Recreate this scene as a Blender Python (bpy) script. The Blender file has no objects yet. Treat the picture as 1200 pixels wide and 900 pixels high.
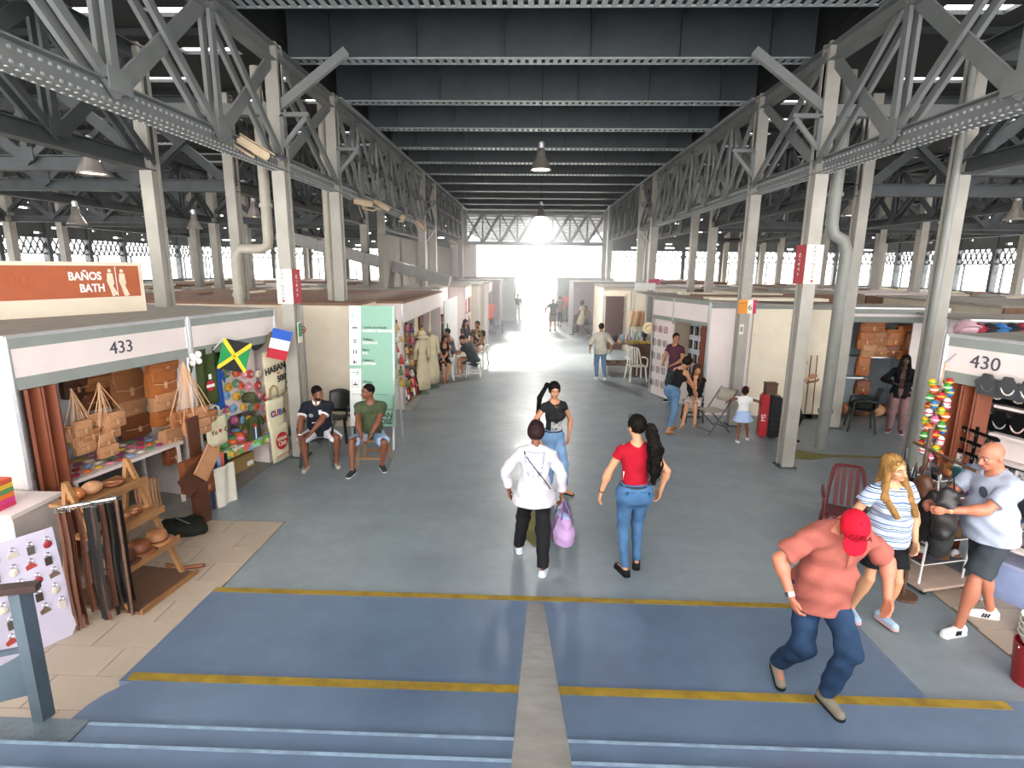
import bpy, bmesh, math, random
import numpy as np
from mathutils import Vector, Matrix, Euler
random.seed(7)
C = bpy.context.scene.collection
PI = math.pi
# ------------------------------------------------------------------ camera, sky, sun, exposure
EYE = 3.2
RW = np.array([[0.99940143, 0.01708113, -0.03008339], [0.03296851, -0.20680244, 0.97782709], [0.01048107, -0.9782336, -0.2072418]])
FPX = 652.507
cam = bpy.data.cameras.new('camera'); cam.sensor_width = 36; cam.lens = FPX/1200*36
cam.clip_start = 0.05; cam.clip_end = 400
co = bpy.data.objects.new('camera', cam); C.objects.link(co)
M3 = RW @ np.diag([1, -1, -1])
m4 = Matrix([list(M3[0])+[0], list(M3[1])+[0], list(M3[2])+[EYE], [0, 0, 0, 1]])
co.matrix_world = m4
bpy.context.scene.camera = co
sc = bpy.context.scene
sc.view_settings.view_transform = 'Standard'; sc.view_settings.look = 'None'
sc.view_settings.exposure = 0.75; sc.view_settings.gamma = 1; sc.view_settings.use_curve_mapping = False
sc.cycles.max_bounces = 8; sc.cycles.diffuse_bounces = 5; sc.cycles.glossy_bounces = 3
sc.cycles.sample_clamp_indirect = 8; sc.cycles.use_denoising = True
W = bpy.data.worlds.new('sky'); sc.world = W; W.use_nodes = True
bgn = W.node_tree.nodes['Background']; bgn.inputs[0].default_value = (1.0, 0.985, 0.96, 1); bgn.inputs[1].default_value = 6.0
sun = bpy.data.lights.new('sun', 'SUN'); sun.energy = 9; sun.angle = math.radians(6); sun.color = (1, .97, .9)
so = bpy.data.objects.new('sun', sun); C.objects.link(so)
so.rotation_euler = Vector((0.10, -1, -0.45)).to_track_quat('-Z', 'Y').to_euler()
# ------------------------------------------------------------------ pixel helpers (photo frame 1200x900 -> world point)
def ray(px, py): return RW @ np.array([px-600, py-450, FPX])
def G(px, py, z=0.0):
    r = ray(px, py); t = (z-EYE)/r[2]; return Vector((r[0]*t, r[1]*t, z))
def AX(px, py, x):
    r = ray(px, py); t = x/r[0]; return Vector((x, r[1]*t, EYE+r[2]*t))
def AY(px, py, y):
    r = ray(px, py); t = y/r[1]; return Vector((r[0]*t, y, EYE+r[2]*t))
# ------------------------------------------------------------------ materials
MATS = {}
def lin(c):
    if isinstance(c, str):
        c = c.lstrip('#'); c = [int(c[i:i+2], 16)/255 for i in (0, 2, 4)]
    return tuple((v/12.92 if v <= .04045 else ((v+.055)/1.055)**2.4) for v in c[:3])+(1,)
def mat(name, col, rough=.6, metal=0, noise=.12, scale=6, bump=.0, bscale=60, col2=None, emit=None, spec=.5, aniso=(1, 1, 1)):
    if name in MATS: return MATS[name]
    m = bpy.data.materials.new(name); m.use_nodes = True; nt = m.node_tree; N = nt.nodes; L = nt.links
    b = N['Principled BSDF']; b.inputs['Roughness'].default_value = rough; b.inputs['Metallic'].default_value = metal
    b.inputs['Specular IOR Level'].default_value = spec
    c = lin(col)
    tc = N.new('ShaderNodeTexCoord'); mp = N.new('ShaderNodeMapping'); mp.inputs['Scale'].default_value = aniso
    L.new(tc.outputs['Object'], mp.inputs[0])
    if noise or col2:
        n = N.new('ShaderNodeTexNoise'); n.inputs['Scale'].default_value = scale; n.inputs['Detail'].default_value = 5
        L.new(mp.outputs[0], n.inputs[0])
        r = N.new('ShaderNodeValToRGB'); r.color_ramp.elements[0].position = .3; r.color_ramp.elements[1].position = .7
        if col2: c0, c1 = lin(col2), c
        else:
            c0 = tuple(v*(1-noise) for v in c[:3])+(1,); c1 = tuple(min(1, v*(1+noise)) for v in c[:3])+(1,)
        r.color_ramp.elements[0].color = c0; r.color_ramp.elements[1].color = c1
        L.new(n.outputs[0], r.inputs[0]); L.new(r.outputs[0], b.inputs['Base Color'])
    else: b.inputs['Base Color'].default_value = c
    if bump:
        n2 = N.new('ShaderNodeTexNoise'); n2.inputs['Scale'].default_value = bscale; n2.inputs['Detail'].default_value = 4
        L.new(mp.outputs[0], n2.inputs[0]); bp = N.new('ShaderNodeBump'); bp.inputs['Strength'].default_value = bump
        bp.inputs['Distance'].default_value = .01
        L.new(n2.outputs[0], bp.inputs['Height']); L.new(bp.outputs[0], b.inputs['Normal'])
    if emit:
        b.inputs['Emission Color'].default_value = lin(col); b.inputs['Emission Strength'].default_value = emit
    MATS[name] = m; return m
def pm(col, rough=.7, **k):                     # plain material by colour
    return mat('m_'+col.lstrip('#')+f'_{rough}', col, rough, noise=k.pop('noise', .07), **k)
# ------------------------------------------------------------------ mesh builder
class MB:
    def __init__(s): s.v = []; s.f = []
    def add(s, vs, fs):
        o = len(s.v); s.v += [tuple(v) for v in vs]; s.f += [tuple(i+o for i in f) for f in fs]; return s
    def box(s, x0, x1, y0, y1, z0, z1, M=None):
        vs = [Vector((x, y, z)) for z in (z0, z1) for y in (y0, y1) for x in (x0, x1)]
        if M is not None: vs = [M @ v for v in vs]
        return s.add(vs, [(0, 2, 3, 1), (4, 5, 7, 6), (0, 1, 5, 4), (2, 6, 7, 3), (0, 4, 6, 2), (1, 3, 7, 5)])
    def beam(s, a, b, w, h, up=(0, 0, 1)):         # rectangular bar a->b, w across, h along 'up'
        a = Vector(a); b = Vector(b); d = (b-a).normalized(); up = Vector(up)
        if abs(d.dot(up)) > .98: up = Vector((0, 1, 0))
        r = d.cross(up).normalized(); u = r.cross(d).normalized()
        vs = [p + r*(sx*w/2) + u*(sz*h/2) for p in (a, b) for sz in (-1, 1) for sx in (-1, 1)]
        return s.add(vs, [(0, 1, 3, 2), (4, 6, 7, 5), (0, 4, 5, 1), (2, 3, 7, 6), (0, 2, 6, 4), (1, 5, 7, 3)])
    def tube(s, pts, r, n=8, cap=True):
        pts = [Vector(p) for p in pts]; rs = r if isinstance(r, (list, tuple)) else [r]*len(pts)
        o = len(s.v); prev = None
        for i, p in enumerate(pts):
            d = (pts[min(i+1, len(pts)-1)]-pts[max(i-1, 0)])
            d = d.normalized() if d.length > 1e-6 else Vector((0, 0, 1))
            if prev is None:
                a = Vector((0, 0, 1)) if abs(d.z) < .9 else Vector((1, 0, 0)); u = d.cross(a).normalized()
            else: u = (prev - d*prev.dot(d)); u = u.normalized() if u.length > 1e-6 else d.orthogonal().normalized()
            prev = u; w = d.cross(u)
            for k in range(n):
                t = 2*PI*k/n; s.v.append(tuple(p+(u*math.cos(t)+w*math.sin(t))*rs[i]))
        for i in range(len(pts)-1):
            for k in range(n):
                a = o+i*n+k; b = o+i*n+(k+1) % n; s.f.append((a, b, b+n, a+n))
        if cap: s.f.append(tuple(o+k for k in range(n))[::-1]); s.f.append(tuple(o+(len(pts)-1)*n+k for k in range(n)))
        return s
    def lathe(s, prof, n=16, M=None, sx=1, sy=1):
        o = len(s.v)
        for r, z in prof:
            for k in range(n):
                t = 2*PI*k/n; v = Vector((r*sx*math.cos(t), r*sy*math.sin(t), z)); s.v.append(tuple(M @ v if M is not None else v))
        for i in range(len(prof)-1):
            for k in range(n):
                a = o+i*n+k; b = o+i*n+(k+1) % n; s.f.append((a, b, b+n, a+n))
        s.f.append(tuple(o+k for k in range(n))[::-1]); s.f.append(tuple(o+(len(prof)-1)*n+k for k in range(n)))
        return s
    def ball(s, c, r, n=8, M=None):
        r = tuple(float(q) for q in r) if hasattr(r, "__len__") else (r, r, r)
        T = Matrix.Translation(Vector(c)) @ Matrix.Diagonal((r[0], r[1], r[2], 1))
        if M is not None: T = Matrix.Translation(Vector(c)) @ M.to_4x4() @ Matrix.Diagonal((r[0], r[1], r[2], 1))
        h = max(3, n//2+1)
        return s.lathe([(max(.02, math.sin(PI*i/h)), -math.cos(PI*i/h)) for i in range(h+1)], n, T)
    def prism(s, poly, M, t):                      # 2D polygon in local XY extruded to z=t, placed by M
        n = len(poly); vs = [M @ Vector((x, y, 0)) for x, y in poly]+[M @ Vector((x, y, t)) for x, y in poly]
        return s.add(vs, [tuple(range(n))[::-1], tuple(range(n, 2*n))]+[(i, (i+1) % n, n+(i+1) % n, n+i) for i in range(n)])
    def grid(s, fn, nu, nv, closed=False):
        o = len(s.v)
        for i in range(nu+1):
            for j in range(nv+1): s.v.append(tuple(fn(i/nu, j/nv)))
        for i in range(nu):
            for j in range(nv):
                a = o+i*(nv+1)+j; s.f.append((a, a+1, a+nv+2, a+nv+1))
        return s
    def mesh(s, name, m):
        me = bpy.data.meshes.new(name); me.from_pydata(s.v, [], s.f); me.update()
        for mm in (m if isinstance(m, (list, tuple)) else [m]): me.materials.append(mm)
        return me
    def build(s, name, m, parent=None, smooth=False, loc=None, bevel=0, solid=0):
        me = s.mesh(name, m)
        bm = bmesh.new(); bm.from_mesh(me); bmesh.ops.recalc_face_normals(bm, faces=bm.faces[:])
        if solid:
            bmesh.ops.solidify(bm, geom=bm.faces[:], thickness=solid)
        if bevel: bmesh.ops.bevel(bm, geom=bm.edges[:], offset=bevel, segments=2, affect='EDGES', clamp_overlap=True)
        bm.to_mesh(me); bm.free()
        if smooth:
            me.polygons.foreach_set('use_smooth', [True]*len(me.polygons))
            if smooth != 'all':
                try: me.set_sharp_from_angle(angle=math.radians(42))
                except Exception: pass
        o = bpy.data.objects.new(name, me); C.objects.link(o)
        if parent is not None: o.parent = parent
        if loc is not None: o.location = loc
        return o
def tag(o, label=None, cat=None, group=None, kind=None):
    if label: o['label'] = label
    if cat: o['category'] = cat
    if group: o['group'] = group
    if kind: o['kind'] = kind
    return o
def thing(name, label, cat, loc=(0, 0, 0), rz=0, group=None):
    o = bpy.data.objects.new(name, None); C.objects.link(o); o.location = loc; o.rotation_euler = (0, 0, rz)
    o.empty_display_size = .1
    return tag(o, label, cat, group)
def struct(name, mb, m, parent=None, **k):
    o = mb.build(name, m, parent, **k)
    if parent is None: o['kind'] = 'structure'
    return o
def link(me, name, parent=None, loc=(0, 0, 0), rot=(0, 0, 0), scale=None):
    o = bpy.data.objects.new(name, me); C.objects.link(o); o.parent = parent; o.location = loc; o.rotation_euler = rot
    if scale: o.scale = scale
    return o
ORDN = ['first', 'second', 'third', 'fourth', 'fifth', 'sixth', 'seventh', 'eighth', 'ninth', 'tenth', 'eleventh', 'twelfth', 'thirteenth', 'fourteenth', 'fifteenth', 'sixteenth', 'seventeenth', 'eighteenth', 'nineteenth', 'twentieth']+['twenty-'+q for q in ('first', 'second', 'third', 'fourth', 'fifth', 'sixth', 'seventh', 'eighth', 'ninth')]+['thirtieth']+['thirty-'+q for q in ('first', 'second', 'third', 'fourth', 'fifth', 'sixth', 'seventh', 'eighth', 'ninth')]+['fortieth', 'forty-first', 'lowest']
def kids(o): return [c for c in list(C.objects) if c.parent == o]
def dup(root, loc, rz=0, label=None, group=None, scale=None, rot=None):
    r = root.copy(); C.objects.link(r); r.location = loc; r.rotation_euler = rot or (0, 0, rz)
    if label: r['label'] = label
    if group: r['group'] = group
    if scale: r.scale = scale if isinstance(scale, (tuple, list)) else (scale,)*3
    for ch in root.children:
        c = ch.copy(); C.objects.link(c); c.parent = r
        for g in ch.children:
            d = g.copy(); C.objects.link(d); d.parent = c
    return r
def text(name, s, size, m, parent, M, ext=.002, align='CENTER', font_shear=0, sx=1, bold=0):
    cu = bpy.data.curves.new(name, 'FONT'); cu.body = s; cu.size = size; cu.extrude = ext; cu.align_x = align; cu.align_y = 'CENTER'
    cu.shear = font_shear; cu.resolution_u = 3; cu.offset = bold; cu.space_line = .9
    t = bpy.data.objects.new(name, cu); C.objects.link(t)
    dg = bpy.context.evaluated_depsgraph_get(); me = bpy.data.meshes.new_from_object(t.evaluated_get(dg))
    bpy.data.objects.remove(t); bpy.data.curves.remove(cu)
    me.transform(M @ Matrix.Diagonal((sx, 1, 1, 1))); me.materials.clear(); me.materials.append(m)
    o = bpy.data.objects.new(name, me); C.objects.link(o); o.parent = parent; return o
def frame(o, xdir, ydir):                       # matrix with local x,y axes and origin
    x = Vector(xdir).normalized(); y = Vector(ydir); z = x.cross(y).normalized(); y = z.cross(x)
    return Matrix(((x.x, y.x, z.x, o[0]), (x.y, y.y, z.y, o[1]), (x.z, y.z, z.z, o[2]), (0, 0, 0, 1)))
# ------------------------------------------------------------------ shared materials
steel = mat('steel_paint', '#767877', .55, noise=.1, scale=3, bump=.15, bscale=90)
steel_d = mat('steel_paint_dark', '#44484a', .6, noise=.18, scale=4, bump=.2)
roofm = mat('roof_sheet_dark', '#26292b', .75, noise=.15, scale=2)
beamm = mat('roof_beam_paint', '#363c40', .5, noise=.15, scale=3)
white_p = mat('white_panel', '#e8dad6', .6, noise=.04, scale=2)
cream_p = mat('cream_panel', '#ecdfc9', .65, noise=.05, scale=3)
alu = mat('aluminium', '#c9c9cc', .35, metal=.6, noise=.05)
greyband = mat('grey_band', '#8d928c', .6, noise=.06)
tilem = mat('floor_tile_beige', '#ac9c8b', .45, noise=.06, scale=2.5)
grout = mat('grout', '#6e6757', .9)
yellowp = mat('yellow_paint', '#8a7020', .7, noise=.3, scale=9)
olive = mat('old_olive_paint', '#77703a', .7, noise=.2, scale=6)
whitep = mat('white_floor_paint', '#e8ecec', .6, noise=.06)
whitepl = mat('white_plastic', '#e9e6da', .35, noise=.03)
blackpl = mat('black_plastic', '#17181a', .35, noise=.1)
wood = mat('wood_raw', '#93683f', .65, noise=.2, scale=5, aniso=(1, 6, 6))
darkwood = mat('wood_dark', '#5d4232', .6, noise=.2, scale=5, aniso=(1, 6, 6))
ink = mat('black_ink', '#1c1c1e', .6, noise=0)
whiteink = mat('white_ink', '#f1f1ee', .6, noise=0)
redink = mat('red_ink', '#c22433', .6, noise=0)
# blue-grey worn floor paint
def floor_mat(name='floor_paint', ca='#a3b0bd', cb='#b2bdc7'):
    m = bpy.data.materials.new(name); m.use_nodes = True; N = m.node_tree.nodes; L = m.node_tree.links
    b = N['Principled BSDF']; b.inputs['Specular IOR Level'].default_value = .75; tc = N.new('ShaderNodeTexCoord')
    def noise(s, d=5, sc_=(1, 1, 1)):
        mp = N.new('ShaderNodeMapping'); mp.inputs['Scale'].default_value = sc_; L.new(tc.outputs['Object'], mp.inputs[0])
        n = N.new('ShaderNodeTexNoise'); n.inputs['Scale'].default_value = s; n.inputs['Detail'].default_value = d; L.new(mp.outputs[0], n.inputs[0]); return n
    def ramp(n, p0, c0, p1, c1):
        r = N.new('ShaderNodeValToRGB'); e = r.color_ramp.elements; e[0].position = p0; e[1].position = p1
        e[0].color = c0 if isinstance(c0, tuple) else lin(c0); e[1].color = c1 if isinstance(c1, tuple) else lin(c1); L.new(n.outputs[0], r.inputs[0]); return r
    def mix(a, b_, f, mode='MULTIPLY'):
        x = N.new('ShaderNodeMix'); x.data_type = 'RGBA'; x.blend_type = mode; x.inputs[0].default_value = f
        L.new(a.outputs[0] if hasattr(a, 'outputs') and a.bl_idname != 'ShaderNodeMix' else a.outputs[2], x.inputs[6]); L.new(b_.outputs[0] if b_.bl_idname != 'ShaderNodeMix' else b_.outputs[2], x.inputs[7]); return x
    base = ramp(noise(.6), .3, ca, .7, cb)
    fine = ramp(noise(7, 8), .3, (.82, .82, .82, 1), .65, (1, 1, 1, 1))
    stain = ramp(noise(1.3, 8), .25, (.62, .62, .64, 1), .58, (1, 1, 1, 1))
    streak = ramp(noise(.7, 6, (.35, 3, 1)), .35, (.88, .88, .88, 1), .6, (1, 1, 1, 1))
    x = mix(mix(mix(base, fine, .6), stain, .5), streak, .6); L.new(x.outputs[2], b.inputs['Base Color'])
    rr = ramp(noise(2, 6), .3, (.30, .30, .30, 1), .7, (.45, .45, .45, 1)); L.new(rr.outputs[0], b.inputs['Roughness'])
    n2 = noise(180, 3); bp = N.new('ShaderNodeBump'); bp.inputs['Strength'].default_value = .12; bp.inputs['Distance'].default_value = .005
    L.new(n2.outputs[0], bp.inputs['Height']); L.new(bp.outputs[0], b.inputs['Normal']); return m
floorm = floor_mat('floor_paint', '#7f8a91', '#8d979b'); floorb = floor_mat('floor_paint_blue', '#596b85', '#66788f')
# ------------------------------------------------------------------ floor and steps
YF = 36.5
fl = struct('floor', MB().box(-24, 24, -8, YF, -.3, 0), floorm)
struct('floor.001', MB().box(-80, 80, YF, 140, -.34, -.02), mat('sunlit_pavement', '#cfcbc2', .8))
L1, L2, L3 = .06, .18, .34
landing = MB(); landing.add([(-3.1, 3.6, 0), (3.1, 3.6, 0), (3.05, 4.9, 0), (-3.12, 4.9, 0), (-3.1, 3.6, L1), (3.0, 3.6, L1), (2.95, 4.88, L1), (-3.05, 4.88, L1)],
    [(0, 1, 5, 4), (1, 2, 6, 5), (2, 3, 7, 6), (3, 0, 4, 7), (4, 5, 6, 7), (0, 3, 2, 1)])
st = struct('floor.002', landing, floorb)
MB().box(-3.04, 2.94, 4.80, 4.872, L1-.002, L1+.004).build('yellow_line', yellowp, st)
# curved wide bottom step
def stepslab(y0, y1, z, xl, xr, zb=0, round_=.35):
    pts = [(xl, y0), (xl, y1-round_)]
    for k in range(1, 7):
        t = k/6*PI/2; pts.append((xl+round_*(1-math.cos(t)), y1-round_+round_*math.sin(t)))
    for k in range(0, 7):
        t = PI/2-k/6*PI/2; pts.append((xr-round_*(1-math.sin(t)), y1-round_+round_*math.sin(PI/2-(PI/2-t)) if False else y1-round_*(1-math.sin(t))))
    pts.append((xr, y0))
    return MB().prism(pts, Matrix.Translation((0, 0, zb)), z-zb)
stairs = struct('floor.003', stepslab(2.5, 3.56, L2, -3.05, 3.75, 0, .45), floorb)
MB().box(-2.93, 3.45, 3.475, 3.552, L2-.002, L2+.004).build('yellow_line', yellowp, stairs)
for i, z in enumerate([.34, .5, .66, .82, .98, 1.14, 1.30]):
    y1 = 2.92-.31*i
    s = MB().box(-3.35, 3.5, (y1-.33 if i < 6 else -3), y1, z-.05, z).box(-3.33, 3.48, -3, y1-.012, z-.17, z-.05)
    s.build('stair_tread', floorb, stairs, bevel=0)
    MB().box(-3.35, 3.5, y1-.02, y1+.002, z-.03, z+.003).build('nosing', mat('nosing_edge_light', '#8094a8', .5, noise=.25, scale=9), stairs)  # paler strip so step edges read, in place of their shading lines
# checkered steel plate at the left end of the stairs
ck = MB().box(-3.45, -2.75, 2.3, 2.93, .338, .352)
for i in range(14):
    for j in range(12):
        M = Matrix.Translation((-3.42+i*.05, 2.33+j*.05, .352)) @ Matrix.Rotation(PI/4*(1 if (i+j) % 2 else -1), 4, 'Z'); ck.box(-.014, .014, -.004, .004, 0, .003, M)
ck.build('checker_plate', mat('floor_steel_plate', '#69747c', .4, metal=.3), stairs)
# tiles left
def tiles(x0, x1, y0, y1, dx, dy, parent_name, base, skip=None):
    p = struct(parent_name, MB().box(x0, x1, y0, y1, .0, .004), grout)
    me = MB().box(.005, dx-.005, .005, dy-.005, .004, .012).mesh('floor_tile', tilem)
    nx = int(round((x1-x0)/dx)); ny = int(round((y1-y0)/dy))
    for j in range(ny):
        off = (j % 2)*dx*.5
        for i in range(-1, nx+1):
            xa = x1-(i+1)*dx-off+dx*.0
            if xa > x1-.05 or xa+dx < x0+.05: continue
            a = max(xa, x0); b = min(xa+dx, x1)
            if b-a < .06: continue
            link(me, 'floor_tile', p, (a, y0+j*dy, 0), scale=((b-a)/dx, 1, 1))
    return p
tiles(-4.85, -3.05, 2.0, 6.44, .62, .34, 'floor.004', grout)
tiles(4.12, 6.0, 2.6, 5.25, .62, .34, 'floor.005', grout)
# pale painted strip of the stall floors farther on
struct('floor.006', MB().box(-8.5, -4.15, 6.44, 12, .0, .006), mat('stall_floor_grey', '#7f7c75', .7, noise=.12))
struct('floor.007', MB().box(-8.5, -2.66, 12, 34, .0, .006), mat('stall_floor_pale', '#9a978d', .7, noise=.12))
struct('floor.008', MB().box(3.72, 6, 12.2, 17, .0, .006), mat('stall_floor_warm', '#b9a993', .7, noise=.12))
# white arrow, old marks
a0 = G(625, 438); a1 = G(626, 414)
arr = MB().prism([(.0, 0), (.42, .95), (.13, .95), (.13, 3.3), (-.13, 3.3), (-.13, .95), (-.42, .95)], Matrix.Translation((a0.x, a0.y, .002)), .003)
arr.build('white_arrow', whitep, fl)
MB().prism([(0, 0), (.16, .35), (.12, 1.1), (-.12, 1.1), (-.16, .3)], Matrix.Translation((.1, 5.95, .002)), .003).build('old_paint_mark', olive, fl)
MB().prism([(0, 0), (.5, -.12), (.9, .05), (2.6, .0), (2.6, .12), (.9, .2), (.5, .42)], Matrix.Translation((4.35, 9.35, .002)), .003).build('old_paint_mark', olive, fl)
MB().box(-.32, .32, 25.2, 25.4, .002, .006).build('drain_slot', ink, fl)
# drain channel lids etc. omitted; low kerb at left stall
# ------------------------------------------------------------------ steel columns
XL, XL2, XR, XR2 = -3.85, -5.9, 4.26, 6.3
YP = [8.9, 11.35, 20.2, 22.5, 31.2, 33.6]
ZB, ZT = 4.68, 6.2
colm = mat('column_paint', '#a29d94', .5, noise=.1, scale=3, bump=.1)
def column_parts(root, h=6.35, w=.24, d=.28):
    MB().box(-w/2+.03, w/2-.03, -d/2+.02, d/2-.02, 0, h).build('web', colm, root)
    for sy in (-1, 1): MB().box(-w/2, w/2, sy*d/2-.014, sy*d/2+.014, 0, h).build('flange_plate', colm, root)
    for sx in (-1, 1):
        MB().box(sx*(w/2-.012)-.012, sx*(w/2-.012)+.012, -d/2, -d/2+.07, .0, h).box(sx*(w/2-.012)-.012, sx*(w/2-.012)+.012, d/2-.07, d/2, 0, h).build('channel_lip', colm, root)
    MB().box(-w/2-.05, w/2+.05, -d/2-.05, d/2+.05, 0, .025).build('base_plate', steel_d, root)
ccol = thing('steel_column', 'x', 'column', (XL, YP[0], 0)); column_parts(ccol)
far_parts = thing('steel_column', 'x', 'column', (XL, YP[3], 0))
MB().box(-.12, .12, -.14, .14, 0, 6.35).build('shaft', colm, far_parts)
MB().box(-.16, .16, -.18, .18, 0, .03).build('base_plate', steel_d, far_parts)
ORD = ['nearest', 'second nearest', 'third', 'fourth', 'fifth', 'farthest']
used0 = used1 = False
for side, xs in (('left', (XL, XL2)), ('right', (XR, XR2))):
    for ri, x in enumerate(xs):
        for i, y in enumerate(YP):
            row = 'aisle row' if ri == 0 else 'inner row behind the stalls'
            lab = f'grey painted steel column, {ORD[i]} of the {side} {row}'
            if i < 2:
                if not used0: o = ccol; used0 = True; o.location = (x, y, 0)
                else: o = dup(ccol, (x, y, 0))
            else:
                if not used1: o = far_parts; used1 = True; o.location = (x, y, 0)
                else: o = dup(far_parts, (x, y, 0))
            if i == 0 and ri == 0: o.scale = (.80, .74, 1)
            o['label'] = lab; o['group'] = 'steel columns of the hall'
# columns of the side halls, seen over the stall roofs
for side, sg in (('left', -1), ('right', 1)):
    for cx, nm in ((11.3, 'first'), (13.4, 'second'), (18.8, 'outer')):
        for i, y in enumerate(YP[:6]):
            o = dup(far_parts, (sg*cx, y, 0), label=f'grey column in the {side} side hall, {nm} line out, {ORD[i]} from the camera', group='steel columns of the side halls')
# ------------------------------------------------------------------ trusses
def truss(name, lab, a, b, n, near=False, mid=False, group='roof trusses', zb=ZB, zt=ZT):
    a = Vector(a); b = Vector(b); d = (b-a).normalized(); L = (b-a).length; side = d.cross(Vector((0, 0, 1)))
    o = thing(name, lab, 'truss', (a.x, a.y, 0), 0, group)
    rel = lambda s, z: d*(s*L)+Vector((0, 0, z))
    # chords: web + two flanges
    for zc, nm in ((zb, 'bottom_chord'), (zt, 'top_chord')):
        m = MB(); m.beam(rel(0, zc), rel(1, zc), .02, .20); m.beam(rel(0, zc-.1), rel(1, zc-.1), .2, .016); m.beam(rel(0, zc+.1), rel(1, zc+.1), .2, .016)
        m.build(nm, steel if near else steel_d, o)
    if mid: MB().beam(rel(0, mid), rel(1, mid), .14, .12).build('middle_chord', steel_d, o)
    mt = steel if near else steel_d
    for i in range(n+1):
        s = i/n
        m = MB()
        for off in (-.055, .055): m.beam(rel(s, zb)+side*off, rel(s, zt)+side*off, .045, .10, up=d)
        m.build('vertical', mt, o)
        if i < n:
            m = MB()
            for off in (-.075, .075): m.beam(rel(s, zt)+side*off, rel(s+1/n, zb)+side*off, .05, .10)
            m.build('diagonal', mt, o)
            MB().beam(rel(s, zb), rel(s+1/n, zt), .03, .17).build('flat_diagonal', mt, o)
        g = .15
        P = rel(s, zb+.02)
        for off in (-.105, .105):
            q = P+side*off; gm = MB()
            gm.beam(q-d*g+Vector((0, 0, .10)), q+d*g+Vector((0, 0, .10)), .012, .20)
            if 0 < i < n: gm.build('gusset_plate', mt, o)
    if near:
        m = MB(); k = 0; s = .15
        while s < L:
            for off in (-.06, .06):
                p = d*s+side*off+Vector((0, 0, zb-.112)); m.box(-.012, .012, -.012, .012, -.005, .005, Matrix.Translation(p))
                for zz in (-.05, .05):
                    p = d*s+side*(.012 if off > 0 else -.012)+Vector((0, 0, zb+zz)); m.box(-.012, .012, -.012, .012, -.012, .012, Matrix.Translation(p))
            s += .09
        r = m.build('rivets', mat('rivet_paint', '#a9aeb0', .5), o); r['kind'] = 'stuff'
    return o
P1 = 8.9-1.757*6
for side, x, x2 in (('left', XL, XL2), ('right', XR, XR2)):
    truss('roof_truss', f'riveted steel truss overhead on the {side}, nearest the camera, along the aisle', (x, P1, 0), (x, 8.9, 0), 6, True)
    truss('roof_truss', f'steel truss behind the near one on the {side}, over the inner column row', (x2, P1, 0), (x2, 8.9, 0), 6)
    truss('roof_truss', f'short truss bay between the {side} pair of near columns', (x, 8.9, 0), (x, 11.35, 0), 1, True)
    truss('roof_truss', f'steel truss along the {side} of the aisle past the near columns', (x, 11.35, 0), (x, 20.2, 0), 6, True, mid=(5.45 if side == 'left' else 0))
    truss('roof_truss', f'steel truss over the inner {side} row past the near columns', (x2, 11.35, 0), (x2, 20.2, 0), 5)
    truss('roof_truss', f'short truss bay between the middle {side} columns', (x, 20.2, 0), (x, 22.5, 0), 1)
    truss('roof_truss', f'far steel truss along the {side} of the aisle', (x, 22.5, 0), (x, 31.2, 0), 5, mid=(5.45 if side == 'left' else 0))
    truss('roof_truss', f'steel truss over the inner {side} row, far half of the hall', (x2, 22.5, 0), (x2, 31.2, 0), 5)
    sg = -1 if side == 'left' else 1
    xo = sg*19.0
    for i, y in enumerate(YP):
        xs_ = x2
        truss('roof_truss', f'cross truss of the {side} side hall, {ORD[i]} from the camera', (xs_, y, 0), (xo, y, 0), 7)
    # trusses parallel to the aisle deep in the side hall
    for xx, nm in ((sg*11.3, 'near'), (sg*18.8, 'outer')):
        for (ya, yb, q) in ((P1, 8.9, 'front'), (11.35, 20.2, 'middle'), (22.5, 31.2, 'rear')):
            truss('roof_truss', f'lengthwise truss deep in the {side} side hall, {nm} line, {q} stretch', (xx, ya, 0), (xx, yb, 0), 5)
truss('roof_truss', 'truss crossing over the far end of the aisle', (XL, 33.6, 0), (XR, 33.6, 0), 8, zb=4.5)
for i, (x, y) in enumerate(((XL, 8.9), (XR, 8.9))):
    s = 1 if x < 0 else -1
    t = thing('tie_brace', f'short horizontal tie and strut from the near {"left" if x<0 else "right"} column to the ceiling', 'brace', (x, y, 0))
    MB().beam((-s*2.05, 0, 5.45), (0, 0, 5.45), .14, .16).build('tie', steel, t)
    MB().beam((-s*.02, 0, 5.45), (s*1.0, .3, 6.35), .14, .12).build('strut', steel, t)
# triangular brackets on the columns
def bracket(x, y, z, s, lab):
    t = thing('wall_bracket', lab, 'bracket', (x, y, z), 0, 'triangular brackets on the columns')
    MB().beam((0, 0, 0), (s*.42, 0, 0), .06, .06).build('arm', steel, t)
    MB().beam((s*.02, 0, 0), (s*.02, 0, -.46), .06, .06).build('back', steel, t)
    MB().beam((s*.03, 0, -.42), (s*.38, 0, -.03), .05, .06).build('strut', steel, t)
for x, y, z, s, w in ((XL+.12, 8.75, 5.35, 1, 'nearest left'), (XL+.12, 11.2, 5.35, 1, 'second left'), (XR-.12, 8.75, 5.35, -1, 'nearest right'), (XR-.12, 11.2, 5.35, -1, 'second right'),
                      (XL+.12, 20.05, 5.35, 1, 'third left'), (XR-.12, 20.05, 5.35, -1, 'third right')):
    bracket(x, y, z, s, f'triangular steel bracket on the {w} aisle column')
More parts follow.
